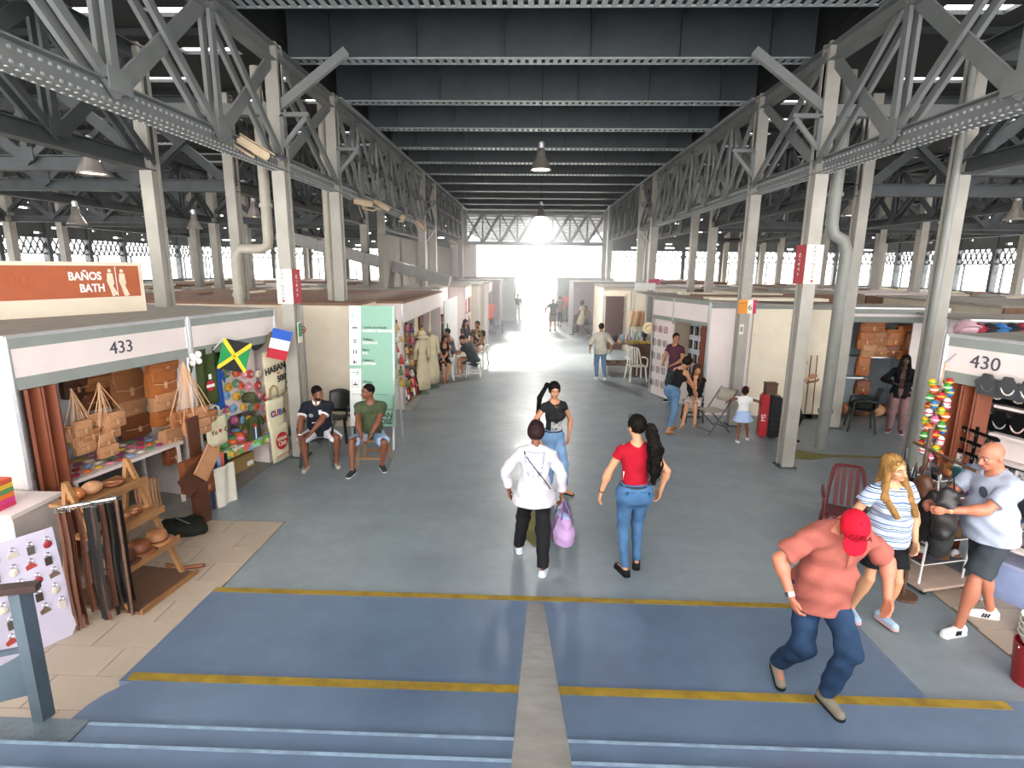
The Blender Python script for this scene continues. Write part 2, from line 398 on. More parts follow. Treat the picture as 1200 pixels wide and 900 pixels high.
# ------------------------------------------------------------------ aisle roof
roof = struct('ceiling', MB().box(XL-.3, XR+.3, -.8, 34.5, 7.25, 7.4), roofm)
yb = [1.1, 3.3, 5.5, 7.6, 9.6, 11.9, 14.1, 16.3, 18.5, 20.7, 22.9, 25.3, 27.8, 30.4, 33.0]
def roofbeam():
    L = XR-XL+.1; m = MB().box(-L/2, L/2, -.012, .012, .0, .78)
    m.box(-L/2, L/2, -.13, .13, .76, .78)
    for k in range(6): m.box(-L/2+L/6*(k+.5)-.01, -L/2+L/6*(k+.5)+.01, -.1, .1, .02, .76)
    return m.mesh('roof_beam', beamm)
rb = roofbeam()
L_ = XR-XL+.1
fm = MB().box(-L_/2, L_/2, -.14, -.10, -.02, 0).box(-L_/2, L_/2, .10, .14, -.02, 0)
n_ = 64
for k in range(n_+1):
    x = -L_/2+L_*k/n_; fm.box(x-.035, x+.035, -.10, .10, -.018, -.004)
fme = fm.mesh('laced_flange', mat('flange_reflection_tone', '#9aa3a5', .32, noise=.1))  # pale glossy colour carries the dashes of light reflected under the beams
bot = MB().box(-L_/2, L_/2, -.02, .02, -.004, .0).mesh('flange', beamm)
for y in yb:
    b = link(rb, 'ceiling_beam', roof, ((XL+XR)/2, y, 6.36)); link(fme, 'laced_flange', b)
# roof edges: bright gutter angle along the top chord
for x, s in ((XL, 1), (XR, -1)):
    MB().box(x+s*.02, x+s*.16, 11.5, 33.5, 6.315, 6.345).build('edge_angle', mat('edge_angle_paint', '#a0a4a4', .4), roof)
for x in (XL-.29, XR+.29): MB().box(x-.02, x+.02, -8, 34.8, 6.3, 7.4).build('roof_side_board', roofm, roof)
# side hall roofs with slots of light
def slotted(x0, x1, y0, y1, z, px=2.1, py=1.5, hx=1.0, hy=.30, seed=1):
    rnd = random.Random(seed); m = MB(); y = y0
    while y < y1:
        m.box(x0, x1, y, y+py-hy, z, z+.06)
        x = x0
        while x < x1:
            w = hx*rnd.choice((.6, 1, 1, 1.3)); w = w if rnd.random() < .8 else 0
            g = px-w+rnd.uniform(-.3, .3); m.box(x, min(x+g, x1), y+py-hy, y+py, z, z+.06); x += g+w
        y += py
    for k in range(int((y1-y0)/3.1)): m.box(x0, x1, y0+k*3.1, y0+k*3.1+.08, z-.10, z)
    return m
struct('ceiling.001', slotted(-21.5, XL-.25, -3, 36.5, 6.75, seed=2), roofm)
struct('ceiling.002', slotted(XR+.25, 21.5, -3, 36.5, 6.75, seed=3), roofm)
struct('ceiling.003', slotted(XL-3, XR+3, 34.8, 82, 6.7, px=2.4, py=1.0, hx=1.8, hy=.42, seed=4), roofm)
# ------------------------------------------------------------------ implicit-surface figures
def _n(v): v = np.asarray(v, float); return v/max(1e-9, np.linalg.norm(v))
class SDF:
    """a field of blended primitives, polygonised with surface nets"""
    def __init__(s, h=.012, k=.03): s.h = h; s.k = k; s.pr = []; s.cuts = []; s.subs = []; s.noise = None
    def cap(s, a, b, ra, rb=None, k=None, cut=False, flat=None):
        rb = ra if rb is None else rb; a = np.array(a, float); b = np.array(b, float)
        s.pr.append(('c', a, b, ra, rb, s.k if k is None else k, cut, flat)); return s
    def ell(s, c, r, R=None, k=None):
        s.pr.append(('e', np.array(c, float), np.array(r, float), np.eye(3) if R is None else np.array(R, float), None, s.k if k is None else k, False, None)); return s
    def cut(s, p, n): s.cuts.append((np.array(p, float), _n(n))); return s          # keep side opposite n
    def sub(s, c, r, R=None, k=.01): s.subs.append((np.array(c, float), np.array(r, float), np.eye(3) if R is None else np.array(R, float), k)); return s
    @staticmethod
    def _d(p, X, Y, Z):
        if p[0] == 'c':
            _, a, b, ra, rb, _, cut, flat = p; ab = b-a; L2 = ab@ab+1e-12
            x = X-a[0]; y = Y-a[1]; z = Z-a[2]
            tt = (x*ab[0]+y*ab[1]+z*ab[2])/L2; t = np.clip(tt, 0, 1)
            if flat is not None:          # flattened along unit vector flat[0] by factor flat[1]
                fv, fk = flat
                dx = x-t*ab[0]; dy = y-t*ab[1]; dz = z-t*ab[2]; q = dx*fv[0]+dy*fv[1]+dz*fv[2]
                d = np.sqrt(np.maximum(dx*dx+dy*dy+dz*dz+q*q*(fk*fk-1), 0))-(ra+(rb-ra)*t)
            else: d = np.sqrt((x-t*ab[0])**2+(y-t*ab[1])**2+(z-t*ab[2])**2)-(ra+(rb-ra)*t)
            if cut: d = np.maximum(d, (tt-1)*math.sqrt(L2))
            return d
        _, c, r, R, _, _, _, _ = p
        x = X-c[0]; y = Y-c[1]; z = Z-c[2]
        u = (x*R[0, 0]+y*R[0, 1]+z*R[0, 2]); v = (x*R[1, 0]+y*R[1, 1]+z*R[1, 2]); w = (x*R[2, 0]+y*R[2, 1]+z*R[2, 2])
        k0 = np.sqrt((u/r[0])**2+(v/r[1])**2+(w/r[2])**2); k1 = np.sqrt((u/r[0]**2)**2+(v/r[1]**2)**2+(w/r[2]**2)**2)
        return k0*(k0-1)/np.maximum(k1, 1e-6)
    def poly(s):
        h = s.h; bb = []
        for p in s.pr:
            if p[0] == 'c': r = max(p[3], p[4]); lo = np.minimum(p[1], p[2])-r; hi = np.maximum(p[1], p[2])+r
            else:
                e = np.sqrt(((p[3].T*p[2])**2).sum(1)); lo = p[1]-e; hi = p[1]+e
            bb.append((lo, hi))
        lo = np.min([b[0] for b in bb], 0)-3*h-.02; hi = np.max([b[1] for b in bb], 0)+3*h+.02
        n = np.ceil((hi-lo)/h).astype(int)+1
        F = np.full(n, .5, np.float32); ax = [(lo[i]+h*np.arange(n[i])).astype(np.float32) for i in range(3)]
        def block(l, u):
            i0 = np.maximum(0, np.floor((l-lo)/h).astype(int)); i1 = np.minimum(n, np.ceil((u-lo)/h).astype(int)+1)
            return i0, i1, ax[0][i0[0]:i1[0], None, None], ax[1][None, i0[1]:i1[1], None], ax[2][None, None, i0[2]:i1[2]]
        for p, (l, u) in zip(s.pr, bb):
            m = max(p[5], .0)+3*h; i0, i1, X, Y, Z = block(l-m, u+m); sl = tuple(slice(a, b) for a, b in zip(i0, i1))
            d = s._d(p, X, Y, Z); f = F[sl]; k = p[5]
            if k > 0:
                hh = np.maximum(k-np.abs(f-d), 0)/k; F[sl] = np.minimum(f, d)-hh*hh*k*.25
            else: F[sl] = np.minimum(f, d)
        X, Y, Z = ax[0][:, None, None], ax[1][None, :, None], ax[2][None, None, :]
        if s.noise: F += s.noise(X, Y, Z)
        for c, r, R, k in s.subs:
            m = max(r)+k+2*h; i0, i1, x, y, z = block(c-m, c+m); sl = tuple(slice(a, b) for a, b in zip(i0, i1))
            d = -s._d(('e', c, r, R, 0, 0, 0, 0), x, y, z); f = F[sl]
            if k > 0: hh = np.maximum(k-np.abs(f-d), 0)/k; F[sl] = np.maximum(f, d)+hh*hh*k*.25
            else: F[sl] = np.maximum(f, d)
        for p, nn in s.cuts: F = np.maximum(F, (X-p[0])*nn[0]+(Y-p[1])*nn[1]+(Z-p[2])*nn[2])
        F[0] = F[-1] = .5; F[:, 0] = F[:, -1] = .5; F[:, :, 0] = F[:, :, -1] = .5
        S = F < 0
        c8 = [(i, j, k) for i in (0, 1) for j in (0, 1) for k in (0, 1)]
        m = [v-1 for v in n]
        sub = lambda A, o: A[o[0]:o[0]+m[0], o[1]:o[1]+m[1], o[2]:o[2]+m[2]]
        cnt = sum(sub(S, o).astype(np.int8) for o in c8); act = (cnt > 0) & (cnt < 8)
        idx = np.argwhere(act); 
        if len(idx) == 0: return [], []
        vid = np.full(act.shape, -1, np.int32); vid[act] = np.arange(len(idx))
        acc = np.zeros((len(idx), 3)); num = np.zeros(len(idx))
        vals = {o: F[idx[:, 0]+o[0], idx[:, 1]+o[1], idx[:, 2]+o[2]] for o in c8}
        for o in c8:
            for a in range(3):
                if o[a] == 0:
                    q = list(o); q[a] = 1; q = tuple(q); f0 = vals[o]; f1 = vals[q]; cr = (f0 < 0) != (f1 < 0)
                    t = np.where(cr, f0/np.where(cr, f0-f1, 1), 0); pt = np.tile(np.array(o, float), (len(idx), 1)); pt[:, a] = t
                    acc[cr] += pt[cr]; num[cr] += 1
        V = lo+(idx+acc/num[:, None])*h
        fs = []
        for a in range(3):
            b, c = (a+1) % 3, (a+2) % 3
            s0 = [slice(1, m[0]), slice(1, m[1]), slice(1, m[2])]
            s0[a] = slice(0, m[a]); s1 = list(s0); s1[a] = slice(1, m[a]+1)
            A = S[tuple(s0)]; B = S[tuple(s1)]; e = np.argwhere(A != B)
            if len(e) == 0: continue
            fl = A[e[:, 0], e[:, 1], e[:, 2]]
            e = e+np.array([0 if i == a else 1 for i in range(3)])
            def at(db, dc):
                q = e.copy(); q[:, b] -= db; q[:, c] -= dc; return vid[q[:, 0], q[:, 1], q[:, 2]]
            quad = np.stack([at(1, 1), at(0, 1), at(0, 0), at(1, 0)], 1)
            quad[~fl] = quad[~fl][:, ::-1]; fs.append(quad)
        return V, np.concatenate(fs)
    def build(s, name, m, parent):
        V, Fc = s.poly()
        me = bpy.data.meshes.new(name)
        if len(V):
            V = np.asarray(V, np.float32); Fc = np.asarray(Fc, np.int32)
            me.vertices.add(len(V)); me.vertices.foreach_set('co', V.ravel())
            me.loops.add(Fc.size); me.loops.foreach_set('vertex_index', Fc.ravel())
            me.polygons.add(len(Fc)); me.polygons.foreach_set('loop_start', np.arange(len(Fc), dtype=np.int32)*4)
            me.update(calc_edges=True); me.polygons.foreach_set('use_smooth', [True]*len(Fc)); me.validate()
        me.materials.append(m)
        o = bpy.data.objects.new(name, me); C.objects.link(o); o.parent = parent; return o
def rotm(yaw=0, pitch=0, roll=0):                # columns: right, forward, up in the parent frame; rows returned
    M = (Matrix.Rotation(yaw, 3, 'Z') @ Matrix.Rotation(pitch, 3, 'X') @ Matrix.Rotation(roll, 3, 'Y')); return np.array(M)
def ik(a, t, l1, l2, hint):
    a = np.array(a, float); t = np.array(t, float); d = t-a; L = np.linalg.norm(d); Lm = (l1+l2)*.995
    if L > Lm: t = a+d/L*Lm; L = Lm
    u = d/np.linalg.norm(d); x = (l1*l1-l2*l2+L*L)/(2*L); y = math.sqrt(max(0, l1*l1-x*x))
    hv = np.array(hint, float); hv = hv-u*(hv@u); hv = _n(hv); return a+u*x+hv*y, t
SKIN = {'tan': '#b57e5c', 'brown': '#7c4b35', 'fair': '#d6a184', 'light': '#c8906c', 'dark': '#4e3226', 'olive': '#a8734f', 'ruddy': '#b9745a'}
def skinm(t): return mat('skin_'+t, SKIN[t], .5, noise=.05, scale=9)
def clothm(name, col, **k):
    k.setdefault('noise', .08); k.setdefault('scale', 5); k.setdefault('bump', .25); k.setdefault('bscale', 35); return mat('cloth_'+name, col, .85, spec=.2, **k)
def hairm(col='#14100e'): return mat('hair_'+col[1:], col, .6, noise=.35, scale=30, aniso=(1, 1, .15), bump=.5, bscale=40, spec=.12)
def wrinkle(amp, seed=0, f=1.0):
    a, b, c = seed*1.3, seed*2.1, seed*.7
    return lambda X, Y, Z: (amp*(np.sin((X*31+Z*17)*f+a+1.6*np.sin(Z*11+Y*9+b))*np.sin((Y*25-Z*21)*f+c)+.6*np.sin((X*19-Z*43+Y*13)*f+b+np.sin(X*14+a)))).astype(np.float32)
def person(name, label, loc, face, h=1.7, sex='m', skin='tan', build=1.0, belly=0, hip=None, lean=0, side=0, twist=0, crouch=0, sit=None,
           head=(0, 0, 0), handL=None, handR=None, elbL=(-.6, -.5, 0), elbR=(.6, -.5, 0), footL=(-.1, 0), footR=(.1, 0), liftL=0, liftR=0, yawL=-.15, yawR=.15,
           kneeL=(0, 1, 0), kneeR=(0, 1, 0), curl=.5, vox=.012, top=None, bottom=None, hair=('short', '#14100e'), shoes=('#2a2a2a', 'shoe'), face_on=True,
           bust=None, group=None, cat='person', gaze=None, beard=None, shift=(0, 0), child=False):
    """person standing at loc, facing heading face (degrees, 0 = away from camera, +x clockwise).  top / bottom: dicts of clothing"""
    s = h/1.75; fem = sex == 'f'; bw = build
    root = thing(name, label, cat, loc, -math.radians(face), group)
    det = vox <= .0095
    HS = 1.12 if child else 1
    up = rotm(0, -math.radians(lean), math.radians(side))          # torso frame (pitch forward = negative X rotation)
    tw = rotm(math.radians(twist))
    T = up @ tw
    R_, F_, U_ = T[:, 0], T[:, 1], T[:, 2]
    hipz = (sit if sit else .93*s)-crouch
    pel = np.array([shift[0], shift[1], hipz])
    Tr = np.array([R_, F_, U_])
    PR = rotm(math.radians(twist*.3)); pR = PR[:, 0]
    at = lambda x, y, z: pel+(R_*x+F_*y+U_*z)*s
    sw = (.158 if fem else .182)*(.6+.4*bw)*s
    shL = at(0, -.01, .485)-R_*sw; shR = at(0, -.01, .485)+R_*sw
    neck0 = at(0, -.015, .545); 
    hl = (.09 if fem else .088)*(.5+.5*bw)*s
    hpL = pel-pR*hl; hpR = pel+pR*hl
    hd = rotm(-math.radians(head[0]), math.radians(head[1]), math.radians(head[2]))      # yaw (+ to own right), pitch (+up), roll
    HB = up @ hd if True else hd
    hr, hf, hu = HB[:, 0], HB[:, 1], HB[:, 2]; HR = np.array([hr, hf, hu])
    neck1 = neck0+(U_*.05+hu*.03+hf*.012)*s
    hc = neck1+(hu*.098+hf*.022)*s*HS
    hs = s*HS
    H = lambda x, y, z: hc+(hr*x+hf*y+hu*z)*hs
    ua, fa = .295*s, .255*s
    def arm(sh, hand, elb, sg):
        if hand is None: hand = (sg*(.215+.03*(bw-1)), .05, -.53); elb = (sg*.3, -1, 0)
        if isinstance(hand, tuple) and len(hand) == 4: tgt = np.array(hand[:3], float)      # absolute in person frame (ground origin)
        else: tgt = at(0, 0, .5)+np.array(hand, float)*s
        return ik(sh, tgt, ua, fa, np.array(elb, float))
    eL, wL = arm(shL, handL, elbL, -1); eR, wR = arm(shR, handR, elbR, 1)
    th, shn = .445*s, .43*s
    def leg(hp, ft, lift, kn):
        f = np.array([ft[0], ft[1], .085*s+lift]) if len(ft) == 2 else np.array(ft, float)
        return ik(hp, f, th, shn, kn)
    kL, aL = leg(hpL, footL, liftL, kneeL); kR, aR = leg(hpR, footR, liftR, kneeR)
    # ---------------- body
    B = SDF(vox, .028*s)
    def torso(S, inf=0, full=True):
        cw = (.135 if fem else .155)*bw
        S.ell(at(0, .0, .37), np.array([cw+inf/s, (.1+belly*.1)*bw+inf/s, .19])*s, Tr, k=.05*s)
        S.cap(shL*.86+shR*.14-U_*.02*s, shR*.86+shL*.14-U_*.02*s, (.066 if not fem else .056)*s*(.5+.5*bw)+inf, k=.06*s)
        S.ell(at(0, .005+belly*.25, .17), np.array([(.115 if fem else .135)*bw+belly*.35+inf/s, .095*bw+belly*.55+inf/s, .16])*s, Tr, k=.06*s)
        S.ell(pel+np.array([0, -.01, .0])*s, np.array([(.150 if fem else .148)*bw+inf/s, (.105 if fem else .11)*bw+belly*.2+inf/s, .13])*s, np.array([pR, PR[:, 1], PR[:, 2]]), k=.06*s)
        if fem:
            for q in (-1, 1): S.ell(at(q*.07, .085+.02*(bust or 0), .335), np.array([.062, .058, .062])*s*(1+.25*(bust or 0))+inf, Tr, k=.04*s)
        for q, hp in ((-1, hpL), (1, hpR)): S.ell(hp+np.array([0, -.045, -.02])*s, np.array([.078, .078, .095])*s*bw*(1.02 if fem else .92)+inf, k=.06*s)
    torso(B)
    B.cap(at(0, -.02, .49), neck1+hu*.03*s, (.062 if not fem else .052)*s, (.055 if not fem else .045)*s, k=.04*s)
    for sh in (shL, shR): B.cap(neck0-U_*.01*s, sh-U_*.02*s, .045*s, .05*s*(.6+.4*bw), k=.05*s)
    am = (.85 if fem else 1)*(.45+.55*bw)
    for sg, sh, e, w in ((-1, shL, eL, wL), (1, shR, eR, wR)):
        B.cap(sh-U_*.01*s, e, .053*s*am, .041*s*am); B.cap(e, w, .042*s*am, .027*s*am)
        B.ell(e+(w-e)*.25, np.array([.044*s*am]*3), k=.04*s)
        d = _n(w-e); inn = _n(np.cross(d, F_ if abs(d@F_) < .9 else U_))*(1 if sg < 0 else -1)       # towards the body midline
        fw = _n(np.cross(inn, d)); 
        if fw@(F_) < -.2 and abs(d[2]) > .5: fw = -fw
        # palm plane spanned by d and fw; palm normal = inn
        pc = w+d*.052*s
        B.ell(pc, np.array([.04, .018, .052])*s, np.array([fw, inn, d]), k=.012*s)
        cf = _n(d*math.cos(curl)+inn*math.sin(curl)) if True else d
        cf2 = _n(d*math.cos(curl*2.2)+inn*math.sin(curl*2.2))
        fr = .0095*s if det else .011*s
        for i, (o_, l_) in enumerate(((-.029, .062), (-.010, .074), (.010, .078), (.029, .068))):
            b0 = w+d*.088*s+fw*o_*s; b1 = b0+cf*l_*.5*s; b2 = b1+cf2*l_*.5*s
            B.cap(b0-d*.02*s, b1, fr*1.08, fr, k=.006*s); B.cap(b1, b2, fr, fr*.8, k=.004*s)
        t0 = w+d*.02*s+fw*.026*s; t1 = t0+(fw*.022+d*.038+inn*.014)*s; t2 = t1+(fw*.004+d*.030+inn*.010)*s
        B.cap(t0, t1, .014*s, .012*s, k=.012*s); B.cap(t1, t2, .012*s, .0095*s, k=.006*s)
    lm = (.95 if fem else 1)*(.4+.6*bw)
    for sg, hp, k_, a_, yw, lf in ((-1, hpL, kL, aL, yawL, liftL), (1, hpR, kR, aR, yawR, liftR)):
        lg = .70 if (bottom and not bottom.get('skirt') and bottom.get('len', 1) > .5) else 1; tg = .86 if bottom else 1
        B.cap(hp+np.array([0, 0, -.02]), k_+(hp-k_)*(.12 if lg == 1 else 0), (.080 if fem else .076)*s*lm*tg, .054*s*lm*lg*(tg if lg == 1 else 1), k=.03*s); B.cap(k_, a_, .050*s*lm*lg, .035*s*lg, k=.02*s)
        sd = _n(a_-k_); bk = -np.array([0, 1, 0]) if sg else 0
        B.ell(k_+(a_-k_)*.3-_n(np.cross(np.cross(sd, np.array([0, 1, 0])), sd))*.018*s, np.array([.052, .055, .11])*s*lm*(lg if lg == 1 else .5), np.array([_n(np.cross(sd, [0, 1, 0])), _n(np.cross(np.cross(sd, [0, 1, 0]), sd)), sd]), k=.04*s)
        fy = np.array([math.sin(yw), math.cos(yw), 0])
        tip = -min(.6, lf*3.2); fdir = _n(fy*math.cos(tip)+np.array([0, 0, 1])*math.sin(tip)) if lf > .02 else fy
        hz = a_-np.array([0, 0, .045*s]); 
        B.cap(hz-fdir*.03*s, hz+fdir*.13*s-np.array([0, 0, .01*s if lf <= .02 else 0]), .034*s, .026*s, k=.03*s)
    # head
    B.ell(H(0, -.012, .028), np.array([.076, .096, .092])*hs, HR, k=.03*hs)
    B.ell(H(0, .022, -.045), np.array([.056, .066, .062])*hs, HR, k=.035*hs)
    B.ell(H(0, .07, -.088), np.array([.022, .02, .018])*hs, HR, k=.025*hs)
    if face_on:
        B.cap(H(0, .088, .012), H(0, .112, -.028), .009*hs, .0145*hs, k=.014*hs)
        for q in (-1, 1):
            B.ell(H(q*.014, .1, -.032), np.array([.010, .010, .008])*hs, HR, k=.008*hs)
            B.ell(H(q*.078, -.012, -.008), np.array([.011, .022, .034])*hs, HR, k=.008*hs)
            B.ell(H(q*.036, .062, -.022), np.array([.024, .022, .02])*hs, HR, k=.02*hs)
            B.cap(H(q*.014, .086, .03), H(q*.05, .068, .03), .0105*hs, .009*hs, k=.012*hs)
            B.sub(H(q*.031, .094, .008), np.array([.019, .016, .012])*hs, HR, k=.01*hs)
        B.cap(H(-.018, .088, -.058), H(.018, .088, -.058), .0095*hs, k=.009*hs)
        if not det: pass
    B.build('body', skinm(skin), root)
    if face_on and vox <= .014:
        wm = mat('eye_white', '#a89c92', .5, noise=0, spec=.2); im = mat('iris_dark', '#1c120c', .25, noise=0)
        lips = mat('lips_'+skin, '#8c4a42' if skin not in ('dark', 'brown') else '#5d3029', .5, noise=.03)
        hm = hairm(hair[1]) if hair and hair[1] else hairm()
        for q in (-1, 1):
            e = MB().ball(H(q*.031, .079, .007), (.0112*hs,)*3, 10).build('eye', wm, root, smooth='all')
            gx = 0 if gaze is None else gaze
            MB().ball(H(q*.031+gx*.004, .0868, .006), np.array([.0068, .0045, .0068])*hs, 8).build('iris', im, e, smooth='all')
            MB().tube([H(q*.013, .096, .030), H(q*.031, .093, .036), H(q*.050, .078, .031)], [.0035*hs, .0045*hs, .003*hs], 6).build('eyebrow', hm, root, smooth='all')
        MB().tube([H(-.024, .089, -.058), H(-.01, .0975, -.0545), H(0, .0985, -.056), H(.01, .0975, -.0545), H(.024, .089, -.058)], [.002*hs, .0042*hs, .0036*hs, .0042*hs, .002*hs], 6).build('lips', lips, root, smooth='all')
    # ---------------- hair
    if hair and hair[0] != 'none':
        st = hair[0]; Hh = SDF(max(vox*.8, .006), .02*hs); hm = hairm(hair[1])
        curly = 'curly' in st
        amp = .004 if not curly else .010
        Hh.noise = (lambda X, Y, Z: (amp*np.sin(X*170+3*np.sin(Z*60))*np.sin(Y*150+2*np.sin(Z*75))*(np.sin(Z*(120 if curly else 25)+X*40) if curly else 1)).astype(np.float32))
        if st in ('short', 'buzz', 'bald'):
            t = .006 if st == 'buzz' else .014
            Hh.ell(H(0, -.016, .034), np.array([.078+t*.6, .096+t, .093+t])*hs, HR)
            Hh.cut(H(0, .045, .062), hf*1.0-hu*.75); Hh.cut(H(0, -.02, -.045), hf*.35-hu); Hh.sub(H(0, .09, -.0), np.array([.07, .045, .075])*hs, HR)
        else:
            t = .02
            Hh.ell(H(0, -.02, .036), np.array([.083, .1, .098])*hs+t*.4, HR)
            Hh.sub(H(0, .092, -.03), np.array([.062, .06, .10])*hs, HR, k=.015)
            if st == 'bob':
                Hh.ell(H(0, -.035, .0), np.array([.098, .1, .1])*hs, HR); Hh.cut(H(0, 0, -.085), -hu)
            elif st.startswith('pony'):
                Hh.cut(H(0, -.0, -.05), hf*.5-hu*.8)
                x = np.array(hair[2]) if len(hair) > 2 else np.array([0, -.03, 0]); Lp = hair[3] if len(hair) > 3 else .42
                b0 = H(0, -.115, .03); b1 = b0+(-hf*.05+U_*.0)*hs+x*.5; dn = np.array([0, 0, -1.])
                wv = .03 if not curly else .052
                b2 = b1+dn*Lp*.35*s+x*.6; b3 = b1+dn*Lp*.75*s+x*.7; b4 = b1+dn*Lp*s+x*.6
                pts_ = [b0, b1, b2, b3, b4]
                if curly and vox < .01:
                    rr = random.Random(5); sm_ = MB()
                    for q in range(26):
                        th0 = rr.uniform(0, 6.28); ro = rr.uniform(.5, 1.35); ph = rr.uniform(0, 6.28); ln_ = rr.uniform(.7, 1.08); cp = []
                        for t in np.linspace(0, ln_*3.9, 26):
                            i_ = min(3, int(t)); w_ = t-i_; base = pts_[i_]*(1-w_)+pts_[i_+1]*w_ ; rad = np.interp(t, [0, 1, 2, 3, 4], [.02, .04, .062, .055, .03])*hs*ro
                            cp.append(base+np.array([math.cos(th0+t*.5), math.sin(th0+t*.5), 0])*rad+np.array([math.cos(t*9+ph), math.sin(t*9+ph), .3*math.cos(t*9)])*.010)
                        sm_.tube(cp, [.006]*20+[.0055, .005, .0045, .004, .003, .002], 5)
                    so_ = sm_.build('hair_strands', hm, root, smooth='all'); so_['kind'] = 'stuff'
                Pt = SDF(Hh.h, .02*hs); Pt.noise = Hh.noise; Pt.cap(b0+hf*.03*hs, b1, .03*hs, .032*hs); Pt.cap(b1, b2, wv*hs, wv*1.25*hs); Pt.cap(b2, b3, wv*1.25*hs, wv*1.0*hs); Pt.cap(b3, b4, wv*hs, .016*hs); Pt.build('ponytail', hm, root)
                MB().tube([b0-hf*.001, b0-hf*.012], .032*hs, 10).build('hair_tie', mat('tie', '#222', .6) if False else blackpl, root)
            elif st.startswith('long'):
                Lp = hair[2] if len(hair) > 2 else .32
                for q in (-1, -.6, -.2, .2, .6, 1):
                    if abs(q) == 1:
                        a = H(q*.070, -.01, .0); b = at(q*.115, .075, .46); c = at(q*.085, .145+.085*(bust or 0), .46-Lp*.30)
                        Hh.cap(a, b, .030*hs, .034*hs, k=.02); Hh.cap(b, c, .036*hs, .026*hs, k=.02); continue
                    a = H(q*.066, -.07, -.01); b = at(q*.10, -.115, .44); c = at(q*.10, -.135, .44-Lp*.5); Hh.cap(a, b, .036*hs, .036*hs, k=.02); Hh.cap(b, c, .036*hs, .02*hs, k=.02); continue
                    a = H(q*.066, -.035-(1-abs(q))*.045, -.01); b = a+(-U_*.5+np.array([0, 0, -.5]))*Lp*s+(hf*(.11 if abs(q) == 1 else -.07)+hr*q*.045)*s
                    Hh.cap(a, b, .034*hs, .022*hs, k=.02)
        Hh.build('hair', hm, root)
    if beard:
        Bd = SDF(max(vox*.7, .005), .012)
        Bd.ell(H(0, .026, -.056), np.array([.061, .069, .058])*hs, HR); Bd.sub(H(0, .105, -.055), np.array([.022, .02, .009])*hs, HR, k=.004)
        Bd.cut(H(0, .0, -.035), hu*1-hf*.05); Bd.cut(H(0, .005, 0), -hf)
        Bd.build('beard', hairm(beard), root)
    # ---------------- clothes
    if top:
        S = SDF(vox, .03*s); inf = top.get('inf', .014); S.noise = wrinkle(top.get('wr', .0035), len(label))
        torso(S, inf)
        if top.get('hemflare') or top.get('len', 0) > 0:
            Lh = top.get('len', .1); fl_ = top.get('hemflare', .0)
            S.cap(at(0, belly*.2, .12), pel+np.array([0, belly*.08*s, -Lh*s]), ((.12 if fem else .125)*bw+belly*.4)*s+inf, ((.15 if fem else .135)*bw+fl_+belly*.15)*s+inf, k=.05*s, flat=(np.array([0, 1., 0]), 1.25 if not belly else 1.05))
        slv = top.get('sleeve', .45); wd = top.get('wide', .016)
        for sh, e, w in ((shL, eL, wL), (shR, eR, wR)):
            if slv <= 0: 
                continue
            S.cap(neck0-U_*.015*s, sh-U_*.02*s, .048*s+inf*.6, .05*s*am+inf, k=.05*s)
            if slv <= 1: S.cap(sh-U_*.01*s, sh+(e-sh)*slv, .056*s*am+inf*.7, (.05*am*s+wd), k=.02*s, cut=True)
            else:
                S.cap(sh-U_*.01*s, e, .054*s*am+inf*.7, .045*s*am+wd*.8, k=.02*s); S.cap(e, e+(w-e)*(slv-1), .045*s*am+wd*.8, .034*s*am+wd*.7, k=.02*s, cut=True)
        nk = top.get('neck', .07)
        S.sub(at(0, .045, .60), np.array([nk+.01, nk+.02, .085])*s, Tr, k=.01*s)
        if top.get('strap'):      # tank top
            S.sub(at(0, .03, .56), np.array([.075, .16, .12])*s, Tr, k=.01*s)
            for q, sh in ((-1, shL), (1, shR)): S.sub(sh+U_*.03*s+R_*q*.035*s, np.array([.075, .11, .13])*s, Tr, k=.01*s)
        hz = pel+np.array([0, 0, -top.get('len', .05)*s])
        S.cut(hz, -np.array([0, 0, 1.]) if not top.get('hemtilt') else top['hemtilt'])
        if top.get('open'): S.sub(at(0, .16, .3), np.array([top['open'], .13, .5])*s, Tr, k=.01)
        shirt = S.build(top.get('name', 'shirt'), top['mat'], root)
        if top.get('collar'):
            m_ = SDF(vox*.8, .01); m_.cap(neck0+U_*.0*s+F_*.01*s, neck0+U_*.045*s+F_*.014*s, .075*s, .066*s); m_.sub(neck0+U_*.07*s+F_*.02*s, np.array([.058, .058, .08])*s, Tr, k=0); m_.sub(at(0, .1, .58), np.array([.022, .06, .06])*s, Tr, k=0)
            m_.build('collar', top['collar'], root)
    if bottom:
        S = SDF(vox, .03*s); inf = bottom.get('inf', .010); S.noise = wrinkle(bottom.get('wr', .0035), len(label)+3)
        ln = bottom.get('len', 1.0)      # 1 = to ankle, .5 = knee
        S.ell(pel+np.array([0, -.01, .0])*s, np.array([(.150 if fem else .148)*bw+inf/s, (.108 if fem else .11)*bw+belly*.15+inf/s, .14])*s, np.array([pR, PR[:, 1], PR[:, 2]]), k=.05*s)
        S.ell(at(0, .0, .08), np.array([(.118 if fem else .132)*bw+belly*.25+inf/s, .096*bw+belly*.35+inf/s, .10])*s, Tr, k=.07*s)
        for hp in (hpL, hpR): S.ell(hp+np.array([0, -.045, -.02])*s, np.array([.078, .078, .095])*s*bw*(1.02 if fem else .92)+inf, k=.06*s)
        wide = bottom.get('wide', .012)
